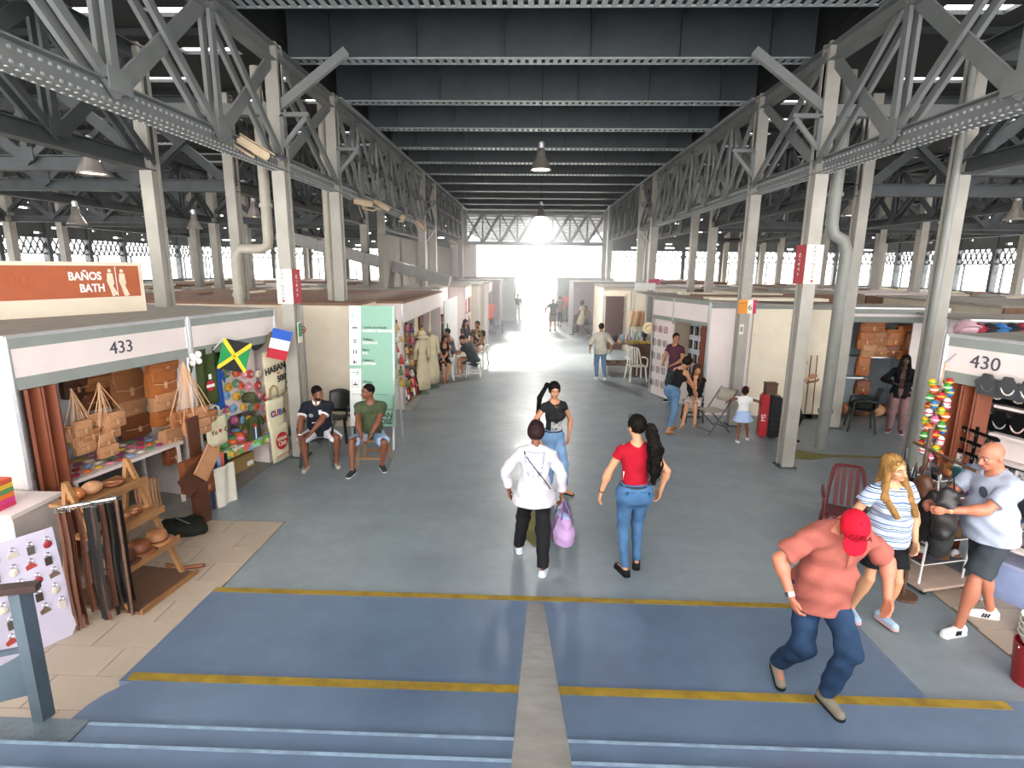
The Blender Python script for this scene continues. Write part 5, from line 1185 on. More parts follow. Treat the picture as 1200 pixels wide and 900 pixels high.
# low clutter of stall roofs in both side halls
rnd = random.Random(11); k = 0
words_r = ['rust brown', 'cream', 'grey', 'pale', 'dark', 'sandy']
for sg in (-1, 1):
    for i, x in enumerate((8.6, 12.4, 16.4)):
        for j, y in enumerate((13.2, 18.4, 24.0, 29.6)):
            if sg > 0 and i == 0 and j == 0: continue
            m_ = (roof_brown, cream_p, mat('stall_roof', '#9a938a', .8, noise=.12), white_p)[(i+j+(sg > 0)) % 4]
            xx = sg*(x+rnd.uniform(-.2, .2)); h = 2.25+rnd.uniform(-.1, .22)
            t = thing('stall_block', f'{["near","middle","outer"][i]} line stall roof number-less booth in the {"left" if sg<0 else "right"} side hall, {["first","second","third","farthest"][j]} row back', 'stall', (xx, y, 0), 0, 'booths filling the side halls')
            t['label'] = f'booth with {["rust","cream","grey","white"][(i+j+(sg>0))%4]} roof in the {"left" if sg<0 else "right"} side hall, {["nearest","middle","outer"][i]} line, {["first","second","third","farthest"][j]} row back'
            MB().box(-1.6, 1.6, 0, 4.4, 0, h).build('walls', cream_p, t); MB().box(-1.75, 1.75, -.15, 4.55, h, h+.06).build('roof_panel', m_, t); MB().box(-1.7, 1.7, -.2, -.12, h-.3, h).build('awning_board', roof_brown, t)
            for q in range(3):
                u = rnd.uniform(-1.5, 1.2); v_ = rnd.uniform(.2, 3.8); MB().beam((u, v_, h+.1), (u+rnd.uniform(-.6, 1), v_+.3, h+.12), .25, .05).build('loose_board', (cream_p, roof_brown, greyband)[q], t)
# ------------------------------------------------------------------ sign totem
t = thing('sign_board', 'tall mint green and white directory board standing behind the man in olive', 'sign board', G(410, 530)+Vector((0, 0, 0)))
tl, bl, br_, tr = AY(406, 340, 9.75), None, None, None
W0 = .80; o = Vector((-3.13, 9.30, 0)); t.location = o; lean_ = math.radians(-7)
Mt = Matrix.Rotation(lean_, 4, 'X'); 
# leans back: local y grows with height
z0, z1 = .42, 2.52; mint = mat('mint_green', '#86b39d', .5, noise=.04, scale=1); 
MB().box(0, W0, 0, .03, z0, z1, Mt).build('panel', mint, t); MB().box(.0, .20, -.004, 0, z0+.0, z1, Mt).build('white_column', whiteink, t)
MB().box(.0, .20, -.006, -.004, 1.43, 1.49, Mt).build('column_gap', mint, t)
for u in (.02, W0-.05): MB().box(u, u+.03, .0, .04, .0, z1, Mt).build('leg', alu, t)
MB().beam(Mt @ Vector((.04, .05, 2.3)), Vector((.04, .75, 0)), .03, .03).build('back_strut', alu, t); MB().beam(Mt @ Vector((W0-.04, .05, 2.3)), Vector((W0-.04, .75, 0)), .03, .03).build('back_strut', alu, t)
def TM(u, z, y=-.007): return Mt @ frame((u, y, z), (1, 0, 0), (0, 0, 1))
rowz = [2.07, 1.87, 1.68, 1.49+.09]
for z, a, b in ((2.12, 'Cambio de moneda', 'CURRENCY EXCHANGE'), (1.91, 'Teléfono', 'TELEPHONE'), (1.73, 'Baños', 'W.C.'), (1.55, 'Cafetería', 'CAFETERIA'), (1.17, 'Oficinas', 'OFFICES')):
    text('sign_text', a, .062, ink, t, TM(.23, z+.03), .001, 'LEFT', sx=.85); text('sign_text', b, .060, whiteink, t, TM(.23, z-.03), .001, 'LEFT', sx=.80, bold=.002)
    MB().box(.035, .165, -.008, -.004, z-.065, z+.065, Mt).build('icon_tile', mat('icon_line', '#b9b9b4', .6), t); MB().box(.042, .158, -.010, -.008, z-.058, z+.058, Mt).build('icon_field', whiteink, t)
def ic(z, polys):
    m = MB()
    for p_ in polys: m.prism(p_, TM(.10, z, -.0105), .001)
    m.build('icon', mat('icon_grey', '#4a4a4c', .6, noise=0), t)
rect = lambda x, y, w, h: [(x-w/2, y-h/2), (x+w/2, y-h/2), (x+w/2, y+h/2), (x-w/2, y+h/2)]
ic(2.12, [rect(-.022, .02, .04, .03), rect(.022, .02, .04, .03), rect(-.01, -.03, .01, .01), rect(.012, -.03, .01, .01)])
ic(1.91, [[(-.045, .0), (-.03, .03), (.03, .03), (.045, .0), (.03, .012), (-.03, .012)], [(.018*math.cos(k), -.02+.018*math.sin(k)) for k in np.linspace(0, 6.28, 9)[:-1]]])
ic(1.73, [rect(-.025, -.01, .02, .06), rect(-.025, .035, .014, .014), rect(.02, -.01, .02, .06), rect(.02, .035, .014, .014), rect(0, 0, .003, .09)])
ic(1.55, [rect(-.015, -.005, .035, .05), rect(.022, -.015, .022, .022)]); ic(1.17, [rect(0, -.02, .08, .025), [(-.015, .0), (.015, .0), (0, .035)]])
arrow_m = mat('arrow_green', '#6fae93', .5)
for z, s in ((2.36, -1), (1.36, 1)):
    MB().beam((Mt @ Vector((.1-s*.06, -.008, z))), (Mt @ Vector((.1+s*.06, -.008, z))), .003, .012).beam(Mt @ Vector((.1+s*.06, -.008, z)), Mt @ Vector((.1+s*.02, -.008, z+.045)), .003, .012, up=(0, 0, 1)).beam(Mt @ Vector((.1+s*.06, -.008, z)), Mt @ Vector((.1+s*.02, -.008, z-.045)), .003, .012).build('arrow', arrow_m, t)
MB().box(.03, W0-.12, -.006, -.004, .98, .985, Mt).build('rule', ink, t)
text('sign_text', 'ALMACENES', .05, ink, t, TM(W0-.05, .72), .001, 'RIGHT'); text('sign_text', 'SAN\nJOSÉ', .125, ink, t, TM(W0-.05, .56), .001, 'RIGHT', sx=1.0, bold=.002)
# ------------------------------------------------------------------ rails at the stairs
t = thing('stair_handrail', 'broad worn steel handrail running down the middle of the stairs', 'handrail', (0, 0, 0))
ra, rb_ = Vector((.068, 3.22, 1.05)), Vector((.03, .55, 2.47))
rm_ = mat('worn_steel', '#7b7871', .38, metal=.55, noise=.25, scale=14, bump=.1)
MB().beam(ra, rb_, .105, .05).build('top_rail', rm_, t, bevel=.004)
for y in (2.9, 1.5): 
    f = (ra.y-y)/(ra.y-rb_.y); z = ra.z+(rb_.z-ra.z)*f; MB().box(.03, .08, y-.03, y+.03, .3, z-.02).build('post', steel, t)
t = thing('side_handrail', 'short brown-topped handrail with blue-grey posts at the bottom left of the stairs', 'handrail', (0, 0, 0))
q0 = G(52, 842, L3); pt = AY(30, 702, q0.y); e1 = AY(88, 690, q0.y)
MB().beam((q0.x, q0.y, L3), (q0.x, q0.y, e1.z), .07, .09).build('post', mat('rail_blue_grey', '#4b5863', .5), t)
MB().beam((q0.x+.12, q0.y+.0, e1.z+.01), (q0.x-1.2, q0.y-.45, e1.z+.05), .07, .045).build('top_rail', mat('rail_brown', '#3c2a27', .4), t)
MB().beam((q0.x-.02, q0.y, e1.z-.42), (q0.x-1.2, q0.y-.42, e1.z-.48), .03, .03).build('lower_rail', mat('rail_blue_grey', '#4b5863', .5), t)
M = frame((q0.x-.04, q0.y, L3+.18), (-1, -.3, 0), (0, 0, 1)); MB().prism([(0, 0), (.32, -.04), (.28, .08), (.15, .22), (0, .30)], M, .012).build('curved_plate', mat('rail_blue_grey', '#4b5863', .5), t)
# ------------------------------------------------------------------ chairs and stools
def plastic_chair(lab, x, y, rz, m, solid_back=False, group=None, h=.44):
    t = thing('plastic_chair', lab, 'chair', (x, y, 0), rz, group)       # faces +y
    MB().grid(lambda u, v: Vector(((u-.5)*.46, (v-.5)*.44, h+.03*(abs(u-.5)*2)**2-.02*(1-v))), 8, 6).build('seat', m, t, smooth='all', solid=.02)
    bp = lambda u, z: Vector((math.sin((u-.5)*1.5)*.30, -.22-.10*(z-h)/.42-.0+.05*(abs(u-.5)*2)**2, z))
    if solid_back: MB().grid(lambda u, v: bp(u, h+.04+(.38+.04*math.sin(u*PI))*v), 10, 6).build('backrest', m, t, smooth='all', solid=.015)
    else:
        b = MB().tube([bp(u, h+.02+.44*math.sin(min(1, min(u, 1-u)*5)*PI/2)) for u in np.linspace(0, 1, 15)], .022, 6)
        for u in (.26, .42, .58, .74): b.beam(bp(u, h), bp(u, h+.43), .045, .012, up=(0, 1, 0))
        b.build('backrest', m, t, smooth=True)
    for sx in (-1, 1):
        MB().tube([(sx*.25, .20, h-.02), (sx*.27, .18, h+.20), (sx*.27, -.02, h+.23), (sx*.25, -.24, h+.20)], .02, 6).build('armrest', m, t, smooth=True)
        for sy in (-1, 1): MB().beam((sx*.21, sy*.18, h), (sx*.25, sy*.24, 0), .045, .03).build('leg', m, t)
    return t
plastic_chair('black plastic armchair under the bearded man in navy polo', -3.42, 8.60, PI-.05-PI, blackpl, True).rotation_euler[2] = math.radians(-170)
t = plastic_chair('black plastic chair stacked upright behind the bearded man against the column', -3.55, 9.85, PI, blackpl, True); 
plastic_chair('empty white plastic armchair standing alone on the right side of the aisle', 3.08, 15.9, PI+.15, whitepl)
plastic_chair('white plastic chair under the woman in black tank top, left side of the aisle', -2.42, 15.62, PI+.2, whitepl)
plastic_chair('cream plastic chair behind the man in the leaf-print shirt', -1.66, 18.15, PI-.3, whitepl)
plastic_chair('grey armchair with metal arms outside the coral shirt stall', -1.65, 27.0, -.8, mat('chair_grey', '#8d969c', .4))
plastic_chair('dark green plastic chair far down the right side, seated person beside it', 2.35, 27.2, PI, mat('chair_dark_green', '#1d2a28', .4), True)
plastic_chair('dark red plastic armchair behind the blonde woman', 3.72, 6.15, PI-.4, mat('chair_dark_red', '#5c1f24', .35))
plastic_chair('dark stool-like chair at the leather stall heaped with black cloth', 6.75, 11.15, 1.2, mat('chair_dark_green', '#1d2a28', .4), True)
def stool(lab, x, y, m, w=.36, h=.44, rz=0):
    t = thing('stool', lab, 'stool', (x, y, 0), rz); MB().box(-w/2, w/2, -w/2, w/2, h-.03, h).build('seat', m, t, bevel=.006)
    for sx in (-1, 1):
        for sy in (-1, 1): MB().beam((sx*(w/2-.03), sy*(w/2-.03), h-.03), (sx*w/2, sy*w/2, 0), .03, .03).build('leg', m, t)
    for sy in (-1, 1): MB().box(-w/2, w/2, sy*w/2-.015, sy*w/2+.015, .12, .15).build('stretcher', m, t)
stool('low wooden crate seat under the man in olive t-shirt', -2.53, 8.68, wood, .42, .44)
stool('white slatted stool under the hunched man in dark grey', -1.62, 16.12, whitepl, .42, .45)
stool('dark stool with a crossed base under the seated woman in black cardigan', 3.50, 11.62, blackpl, .36, .43)
stool('small dark table beside the beige-dressed walker', 3.1, 27.3, darkwood, .5, .5)
t = thing('side_table', 'small white plastic table in the middle of the seated group', 'table', (-2.0, 16.3, 0)); MB().box(-.25, .25, -.25, .25, .60, .63).build('table_top', whitepl, t, bevel=.01)
for sx in (-1, 1):
    for sy in (-1, 1): MB().beam((sx*.2, sy*.2, .6), (sx*.24, sy*.24, 0), .04, .04).build('leg', whitepl, t)
# folding chair
t = thing('folding_chair', 'beige metal folding chair open beside the small girl', 'chair', (3.66, 10.85, 0), math.radians(115)); beige_m = mat('folding_beige', '#a9a294', .45); dk = mat('folding_frame', '#5c5a55', .4, metal=.4)
MB().box(-.21, .21, -.2, .2, .43, .45).build('seat', beige_m, t, bevel=.008); MB().grid(lambda u, v: Vector(((u-.5)*.42, -.27-.10*v-.03*math.sin(u*PI), .60+.24*v)), 8, 3).build('backrest', beige_m, t, smooth='all', solid=.012)
for sx in (-1, 1):
    MB().tube([(sx*.22, -.40, .86), (sx*.22, .25, .0)], .013, 6).build('leg', dk, t); MB().tube([(sx*.20, .18, .44), (sx*.20, -.30, .0)], .013, 6).build('leg', dk, t)
MB().tube([(-.22, .2, .07), (.22, .2, .07)], .01, 6).build('crossbar', dk, t); MB().tube([(-.20, -.24, .1), (.20, -.24, .1)], .01, 6).build('crossbar', dk, t)
# red trolley case
t = thing('trolley_case', 'tall red and black ribbed hard case standing beside the nearest right aisle column', 'case', (4.62, 10.52, 0), -.2)
MB().box(-.17, -.02, -.13, .13, .03, .86).build('front_shell', mat('case_red', '#b3202a', .35), t, bevel=.03); MB().box(-.02, .20, -.13, .13, .03, .84).build('back_shell', blackpl, t, bevel=.03)
for i in range(8): MB().box(-.0, .215, -.145, .145, .08+i*.095, .12+i*.095).build('rib', blackpl, t, bevel=.008)
text('case_lettering', 'MS', .12, whiteink, t, frame((-.11, -.134, .42), (0, 0, 1), (-1, 0, 0)), .001)
for sx in (-.1, .12): MB().lathe([(.03, -.02), (.03, .02)], 10, Matrix.Translation((sx, .1, .03)) @ Matrix.Rotation(PI/2, 4, 'X')).build('wheel', blackpl, t)
t = thing('wooden_box', 'small brown wooden box on top of the red trolley case', 'box', (4.62, 10.55, .86)); MB().box(-.1, .1, -.08, .08, 0, .2).build('box_body', darkwood, t); MB().box(-.11, .11, -.09, .09, .2, .22).build('lid', darkwood, t)
for i, dx in enumerate((0, .16)):
    t = thing('broom', f'long wooden broom handle leaning on the cream wall, {"closer to the column" if i==0 else "one further right"}', 'broom', (6.05+dx, 12.0, 0), 0, 'brooms at the cream wall'); MB().tube([(0, 0, .08), (.04-.03*i, .1, 1.38)], .012, 6).build('broom_handle', mat('handle_brown', '#8a5a3a', .6), t); MB().box(-.16, .16, -.05, .05, 0, .09).build('broom_head', ink, t, bevel=.02)
# ------------------------------------------------------------------ leather things
LE = [mat('leather_tan', '#9f6840', .5, noise=.15, scale=7), mat('leather_light', '#b98660', .55, noise=.12, scale=7), mat('leather_brown', '#7b4427', .5, noise=.15, scale=7), mat('leather_orange', '#a9622f', .5, noise=.12, scale=7), mat('leather_dark', '#54301f', .5, noise=.15, scale=7)]
strapm = mat('leather_strap', '#cfa17a', .6, noise=.1)
def satchel_parts(t, w, h, d, m, flap=.6, handle=True, strap=None):
    S_ = MB().grid(lambda u, v: Vector(((u-.5)*w*(1-.12*v), -d/2*math.sin(PI*min(1, max(0, u))*1)**.35*(1-.25*v), -h+h*v)), 8, 4)
    body = MB(); n = 12
    prof = lambda k, f: (w/2*f*max(-1, min(1, 1.25*math.cos(k))), d/2*f*max(-1, min(1, 1.25*math.sin(k))))
    rings = [(-h, .86), (-h*.97, .97), (-h*.5, 1.0), (-h*.15, .92), (0, .78)]
    o = len(body.v)
    for z, f in rings:
        for i in range(n): a, b = prof(2*PI*i/n, f); body.v.append((a, b, z))
    for r in range(len(rings)-1):
        for i in range(n): a = r*n+i; b = r*n+(i+1) % n; body.f.append((a, b, b+n, a+n))
    body.f.append(tuple(range(n))[::-1]); body.f.append(tuple(range((len(rings)-1)*n, len(rings)*n)))
    body.build('bag_body', m, t, smooth=True)
    fl_ = MB().grid(lambda u, v: Vector(((u-.5)*w*.94*(1-.25*max(0, v-.6)), -(d/2+.008)*min(1, v*5)+(.01 if v == 0 else 0), .004-h*flap*v*(1-.12*abs(2*u-1)**2))), 8, 6)
    f_ = fl_.build('flap', m, t, smooth='all', solid=.006)
    MB().tube([(-w*.42, -d/2-.012, -h*flap*.9), (0, -d/2-.016, -h*flap*1.02), (w*.42, -d/2-.012, -h*flap*.9)], .004, 4).build('edge_stitching', strapm, f_)
    MB().box(-w*.05, w*.05, -d/2-.02, -d/2-.008, -h*flap-.04, -h*flap+.02).build('closure', strapm, t)
    if handle: MB().tube([(-w*.22, 0, -.01), (-w*.2, -.02, h*.12), (0, -.03, h*.2), (w*.2, -.02, h*.12), (w*.22, 0, -.01)], .007, 5).build('handle', strapm, t, smooth='all')
def satchel(name, lab, group, w, h, d, m, handle=True): t = thing(name, lab, 'bag', (0, 0, 0), 0, group); satchel_parts(t, w, h, d, m, handle=handle); return t
rz4 = S433.rotation_euler[2]
protoS = [None]*5; cols = ['tan', 'light tan', 'brown', 'orange-tan', 'dark brown']
def put_bag(S, px, py, wp, hp, v, ci, lab, group, dd=.12, handle=True):
    p_ = onplane(S, px, py-hp/2, v)
    while p_.x > S['_w']-.2 and v > -.3: v -= .04; p_ = onplane(S, px, py-hp/2, v)
    wld = RM(S) @ p_; dist = Vector((wld.x, wld.y, wld.z-EYE)).length; k = dist/650
    w = wp*k*.92; h = hp*k*.98
    if protoS[ci] is None: protoS[ci] = satchel('leather_bag', lab, group, .34, .26, .12, LE[ci], handle); o = protoS[ci]; o.location = wld; o.rotation_euler = (0, 0, S.rotation_euler[2])
    else: o = dup(protoS[ci], wld, S.rotation_euler[2], lab, group)
    o.scale = (w/.34, dd/.12, h/.26); return o
MB().box(.05, w433-.05, .93, .96, .75, 2.0).build('display_panel', mat('panel_bluish', '#c9cfd6', .6), S433)
spots = [(146, 450, 42, 34, 0, 'roomy tan leather backpack hung top centre on the white panel of stall 433'), (152, 476, 36, 20, 1, 'light satchel with looped handle below the roomy tan backpack, stall 433'), (157, 497, 38, 22, 2, 'plain brown flat leather case, lowest of the centre column in stall 433'),
    (186, 444, 36, 30, 3, 'large orange-tan leather backpack heading the right column of bags, stall 433'), (190, 468, 30, 19, 1, 'light satchel second in the right column of bags, stall 433'), (190, 487, 28, 17, 3, 'orange-tan satchel third in the right column of bags, stall 433'), (199, 511, 28, 20, 1, 'small light satchel at the foot of the right column, stall 433'),
    (190, 428, 40, 10, 3, 'leather roll bag tucked under the fascia at the right of stall 433'), (143, 429, 30, 10, 0, 'leather bag top edge showing under the fascia above the roomy backpack'), (108, 447, 40, 14, 0, 'tan shoulder bag behind the strap bunches, upper left of stall 433'), (112, 466, 36, 18, 2, 'brown shoulder bag behind the strap bunches, lower left of stall 433'),
    (84, 450, 24, 22, 4, 'dark brown pouch near the folding shutters of stall 433'), (200, 532, 20, 18, 2, 'brown wallet bag beside the bright coin purses')]
for px, py, w_, h_, ci, lab in spots: put_bag(S433, px, py, w_, h_, .86, ci, lab, 'leather bags hung on the back panel of stall 433')
# purses hung by long straps
def purse(S, hook, pos, v, ci, lab, wpx=18, hpx=14, group='strap purses bunched in stall 433'):
    a = RM(S) @ onplane(S, hook[0], hook[1], v); b = RM(S) @ onplane(S, pos[0], pos[1]-hpx/2, v-.02); dist = Vector((b.x, b.y, b.z-EYE)).length; k = dist/650
    t = thing('strap_purse', lab, 'bag', b, S.rotation_euler[2], group); w = wpx*k; h = hpx*k
    satchel_parts(t, w, h, .07, LE[ci], handle=False)
    L_ = Matrix.Rotation(-S.rotation_euler[2], 3, 'Z') @ (a-b)
    for sx in (-1, 1): MB().tube([(sx*w*.46, 0, -.02), Vector((sx*w*.40, 0, 0)).lerp(L_, .15)+Vector((0, 0, 0)), L_*.6+Vector((sx*w*.12, -.01, 0)), L_], .0065, 4).build('strap', strapm if ci != 4 else LE[2], t)
    return t
rr = random.Random(3)
hang = [((83, 455), [(86, 505), (92, 512), (98, 520), (104, 508), (95, 500)], 'leftmost strap bunch'), ((115, 448), [(110, 492), (120, 497), (128, 502), (122, 515), (133, 490), (126, 527)], 'middle strap bunch'), ((214, 424), [(207, 490), (214, 486), (220, 492), (227, 489), (233, 484), (239, 490), (245, 487), (222, 500), (236, 498)], 'bunch at the stall post')]
for hk, ps, nm in hang:
    for i, p_ in enumerate(ps): purse(S433, hk, p_, (.25 if 'post' not in nm else -.10)-.02*i, rr.choice((0, 1, 3, 1)), f'{["small","round-cornered","narrow","wide","lowest","pale","slim","plump","stitched"][i]} leather purse on a long strap in the {nm}', rr.randint(15, 21), rr.randint(11, 16))
purse(S433, (218, 508), (240, 566), -.35, 3, 'orange-tan sling bag with a wide pale strap hanging low in front of stall 433', 27, 20)
# big brown leather boards/box on the wooden post
t = thing('leather_display_stand', 'dark brown post carrying folded leather sheets at the front right of stall 433', 'display stand', G(238, 612), rz4)
MB().box(-.07, .07, -.07, .07, 0, .55).build('post', LE[4], t); MB().box(-.20, .20, -.02, .08, .45, .85).build('leather_sheet', LE[2], t); MB().beam((-.28, -.04, .55), (.16, -.04, .78), .02, .28).build('leather_sheet', LE[4], t); MB().beam((-.05, -.08, .62), (.22, -.08, .92), .02, .24).build('leather_sheet', LE[1], t); MB().box(-.02, .16, .05, .07, .8, 1.35).build('leather_sheet', LE[4], t)
# wooden stepped display rack
rk = G(165, 722); t = thing('display_rack', 'raw wooden stepped display rack in front of stall 433 with leather goods on its shelves', 'rack', rk, math.atan2(.61, .08)); RK = RM(t)
SH = [(0, .04, .85), (.16, .42, .30), (.30, .74, .32), (.46, 1.04, .34)]
for i, (v, z, d) in enumerate(SH): MB().box(0, .72, v, v+d, z-.03, z).build('shelf', wood if i else darkwood, t); MB().box(0, .72, v-.025, v, z-.05, z+.02).build('shelf_edge', wood, t)
for u in (.03, .69): MB().beam((u, .12, .0), (u, .62, 1.25), .04, .04).build('leg', wood, t); MB().beam((u, .82, 0), (u, .62, 1.25), .04, .04).build('leg', wood, t)
def on_rack(i, u, dv=.14): return RK @ Vector((u, SH[i][0]+dv, SH[i][1]+.002))
hatp = None
for i, (u, ci, lab) in enumerate(((.14, 4, 'dark leather sun hat at the left end of the lowest rack shelf'), (.34, 2, 'brown leather hat in the middle of the lowest rack shelf'), (.56, 0, 'two-tone tan leather hat at the right end of the lowest rack shelf'))):
    h_ = thing('leather_hat', lab, 'hat', on_rack(1, u, .10), .3*i, 'hats on the wooden rack')
    MB().lathe([(.15, .015), (.155, .02), (.10, .035), (.09, .04)], 20).build('brim', LE[ci], h_, smooth='all'); MB().lathe([(.098, .02), (.10, .06), (.09, .11), (.06, .135), (.005, .14)], 20).build('crown', LE[ci], h_, smooth='all'); MB().lathe([(.101, .035), (.103, .05)], 20).build('hat_band', LE[4], h_)
for i in range(9):
    u = .06+.075*i; w_ = thing('leather_wallet', f'flat leather wallet on the middle rack shelf, {["first","second","third","fourth","fifth","sixth","seventh","eighth","last"][i]} from the belts', 'wallet', on_rack(2, u, .12+.05*(i % 2)), .3*math.sin(i*2), 'wallets on the middle rack shelf')
    MB().box(-.035, .035, -.055, .055, 0, .018).build('cover', LE[i % 4], w_, bevel=.004); MB().box(-.036, .01, -.02, .02, .018, .022).build('clasp', strapm, w_)
for i, (u, ci, lab, sc_) in enumerate(((.10, 3, 'folded orange leather pouches at the left of the top rack shelf', (.18, .16, .13)), (.28, 1, 'rounded pale leather pouch on the top rack shelf', (.17, .2, .12)), (.50, 2, 'flat brown leather folder at the right of the top rack shelf', (.22, .24, .05)))):
    o = thing('leather_pouch', lab, 'pouch', on_rack(3, u, .16), .2*i, 'pouches on the top rack shelf'); MB().ball((0, 0, sc_[2]/2), (sc_[0]/2, sc_[1]/2, sc_[2]/2), 12).build('pouch_body', LE[ci], o, smooth='all'); MB().tube([(-sc_[0]*.4, -.03, sc_[2]*.7), (0, -.05, sc_[2]*.95), (sc_[0]*.4, -.03, sc_[2]*.7)], .006, 5).build('seam', strapm, o)
t = thing('forked_stick', 'bent wooden stick foot sticking out from under the rack over the tiles', 'stick', G(205, 668)); MB().tube([(-.12, .05, .03), (0, 0, .03), (.12, .0, .03), (.30, .03, .05)], .022, 6).build('branch', mat('leather_brown', '#7b4427', .5), t)
# belts
bme = {}; 
def beltproto(ci, L_=1.05):
    key = (ci, L_)
    if key not in bme: bme[key] = MB().grid(lambda u, v: Vector(((v-.5)*.034, .008*math.sin(u*7), -L_*u)), 10, 1).mesh('belt_strap', ci)
    return bme[key]
blackle = mat('leather_black', '#1c1817', .4, noise=.2)
buckle_me = MB().tube([(-.02, 0, -.02), (.02, 0, -.02), (.02, 0, .02), (-.02, 0, .02), (-.02, 0, -.021)], .0035, 5, cap=False).mesh('buckle', silver)
ba, bb = G(92, 740), G(156, 722); zt_ = AY(112, 594, (ba.y+bb.y)/2).z
t = thing('belt_rail', 'short steel rail that carries the hanging belts at the front of stall 433', 'rail', (ba.x, ba.y, 0)); MB().tube([(0, 0, zt_+.03), (bb.x-ba.x, bb.y-ba.y, zt_+.03)], .012, 6).build('bar', silver, t); MB().tube([(0, 0, 0), (0, 0, zt_+.03)], .014, 6).build('upright', darkwood, t); MB().tube([(bb.x-ba.x, bb.y-ba.y, .0), (bb.x-ba.x, bb.y-ba.y, zt_+.03)], .014, 6).build('upright', darkwood, t)
for i in range(34):
    f = i/33; m_ = (LE[2], LE[4], LE[4])[i % 3] if i < 12 else (blackle if i % 5 else LE[4])
    L_ = zt_-.10+rr.uniform(-.05, .04)
    o = thing('leather_belt', f'{"brown" if i < 12 else "black"} leather belt in the front bunch of stall 433, {ORDN[i]} from the keychain board', 'belt', (ba.x+(bb.x-ba.x)*f+rr.uniform(-.02, .02), ba.y+(bb.y-ba.y)*f+rr.uniform(-.05, .05), zt_), rr.uniform(-.9, 1.2), ('brown' if i < 12 else 'black')+' belts in the front bunch')
    link(beltproto(m_, round(L_, 1)), 'belt_strap', o); link(buckle_me, 'buckle', o, (0, 0, .02))
for i in range(8):
    q = onplane(S433, 157+i*4, 560, .15); w_ = RM(S433) @ q
    o = thing('leather_belt', f'pale woven belt behind the wooden rack, {ORDN[i]} of the bunch from the left', 'belt', w_, rz4+rr.uniform(-.4, .4), 'pale woven belts behind the rack'); link(beltproto(LE[1], .8), 'belt_strap', o); link(buckle_me, 'buckle', o, (0, 0, .02))
# coin purses on a table
t = thing('display_table', 'table under the bright coin purses in stall 433', 'table', RM(S433) @ Vector((1.25, .45, 0)), rz4); MB().box(-.75, .75, -.35, .35, .82, .86).build('table_top', white_p, t)
for sx in (-1, 1):
    for sy in (-1, 1): MB().box(sx*.7-.02, sx*.7+.02, sy*.3-.02, sy*.3+.02, 0, .82).build('leg', white_p, t)
brights = ['#c8325a', '#e0762e', '#d8b03a', '#e88aa0', '#b32d34', '#7f9fc8', '#e8e0d0', '#5b8f58', '#9a3f7a', '#f0c8b0']
for i in range(40):
    a = i % 10; b = i//10; o = thing('coin_purse', f'{["crimson","orange","yellow","pink","dark red","light blue","ivory","green","purple","peach"][(a+b*3)%10]} coin purse on the table of stall 433, {["front row","second row","third row","back row"][b]}, {["first","second","third","fourth","fifth","sixth","seventh","eighth","ninth","tenth"][a]} along', 'purse', RM(S433) @ Vector((.60+a*.14, .20+b*.15, .862)), rz4+rr.uniform(-.5, .5), 'coin purses on the table of stall 433')
    MB().ball((0, 0, .018), (.055, .045, .018), 8).build('purse_body', pm(brights[(a+b*3) % 10]), o, smooth='all'); MB().box(-.045, .045, -.004, .004, .03, .042).build('zip', silver, o)
t = thing('duffel_bundle', 'black lumpy bag on the floor between the rack and the brown post', 'bag', G(210, 628)); S = SDF(.02, .06); [S.ell((a, b, .08), (.14, .12, .09)) for a, b in ((0, 0), (.18, .05), (-.15, .1), (.05, .2))]; S.noise = wrinkle(.008, 2); S.cut((0, 0, .0), (0, 0, -1)); S.build('bag_body', clothm('black_bag', '#1f201c'), t); MB().tube([(-.1, 0, .15), (0, -.02, .24), (.15, 0, .16)], .01, 5).build('handle', blackpl, t)
# ------------------------------------------------------------------ keychain board
kb = G(92, 742); ud = Vector((-.50, -.866, 0)); t = thing('keychain_board', 'white board full of dangling key rings leaning before stall 433', 'board', kb)
Hb = .98; lean = Vector((-.16, .10, 1)).normalized(); kscale = 1.35; bf = frame((0, 0, 0), ud, lean)     # local: x along board to the left, y up, z = normal
MB().prism([(0.05, 0), (.95, 0), (.95, Hb), (0, Hb), (0, .08)], bf, .012).build('board_panel', mat('board_lilac', '#bcb5c8', .55, noise=.03), t)
nz = bf.to_3x3() @ Vector((0, 0, 1)); sgn = 1 if nz.dot(Vector((1, -1, 0))) > 0 else -1
ringme = MB().tube([(.012*math.cos(k), 0, .012*math.sin(k)) for k in np.linspace(0, 2*PI, 9)], .003, 4, cap=False).mesh('key_ring', silver)
kc = ['#8e2430', '#55504c', '#b9b0a4', '#3c332e', '#a3423c', '#c9c2b5', '#6b5a4c']
for i in range(6):
    for j in range(8):
        if i >= 4 and j < 2 and i == 5: continue
        q = kb+(bf @ Vector((.06+.115*j+.02*(i % 2), Hb-.08-.135*i, .012 if sgn > 0 else -.002)))+nz*sgn*.014
        o = thing('keychain', f'souvenir keychain on the white board, {["top","second","third","fourth","fifth","lowest"][i]} row, {["first","second","third","fourth","fifth","sixth","seventh","eighth"][j]} from the belts', 'keychain', q, math.atan2(ud.y, ud.x), 'keychains on the white board')
        link(ringme, 'key_ring', o, (0, 0, 0))
        sh = (i+j) % 3; m_ = MB(); 
        if sh == 0: m_.ball((0, 0, -.04), (.024, .008, .026), 8)
        elif sh == 1: m_.box(-.018, .018, -.005, .005, -.07, -.018)
        else: m_.prism([(-.03, -.05), (.025, -.06), (.03, -.035), (.0, -.015), (-.02, -.03)], Matrix.Rotation(PI/2, 4, 'X'), .01)
        m_.build('fob', pm(kc[(i*3+j) % 7], .4), o); o.scale = (1.35,)*3
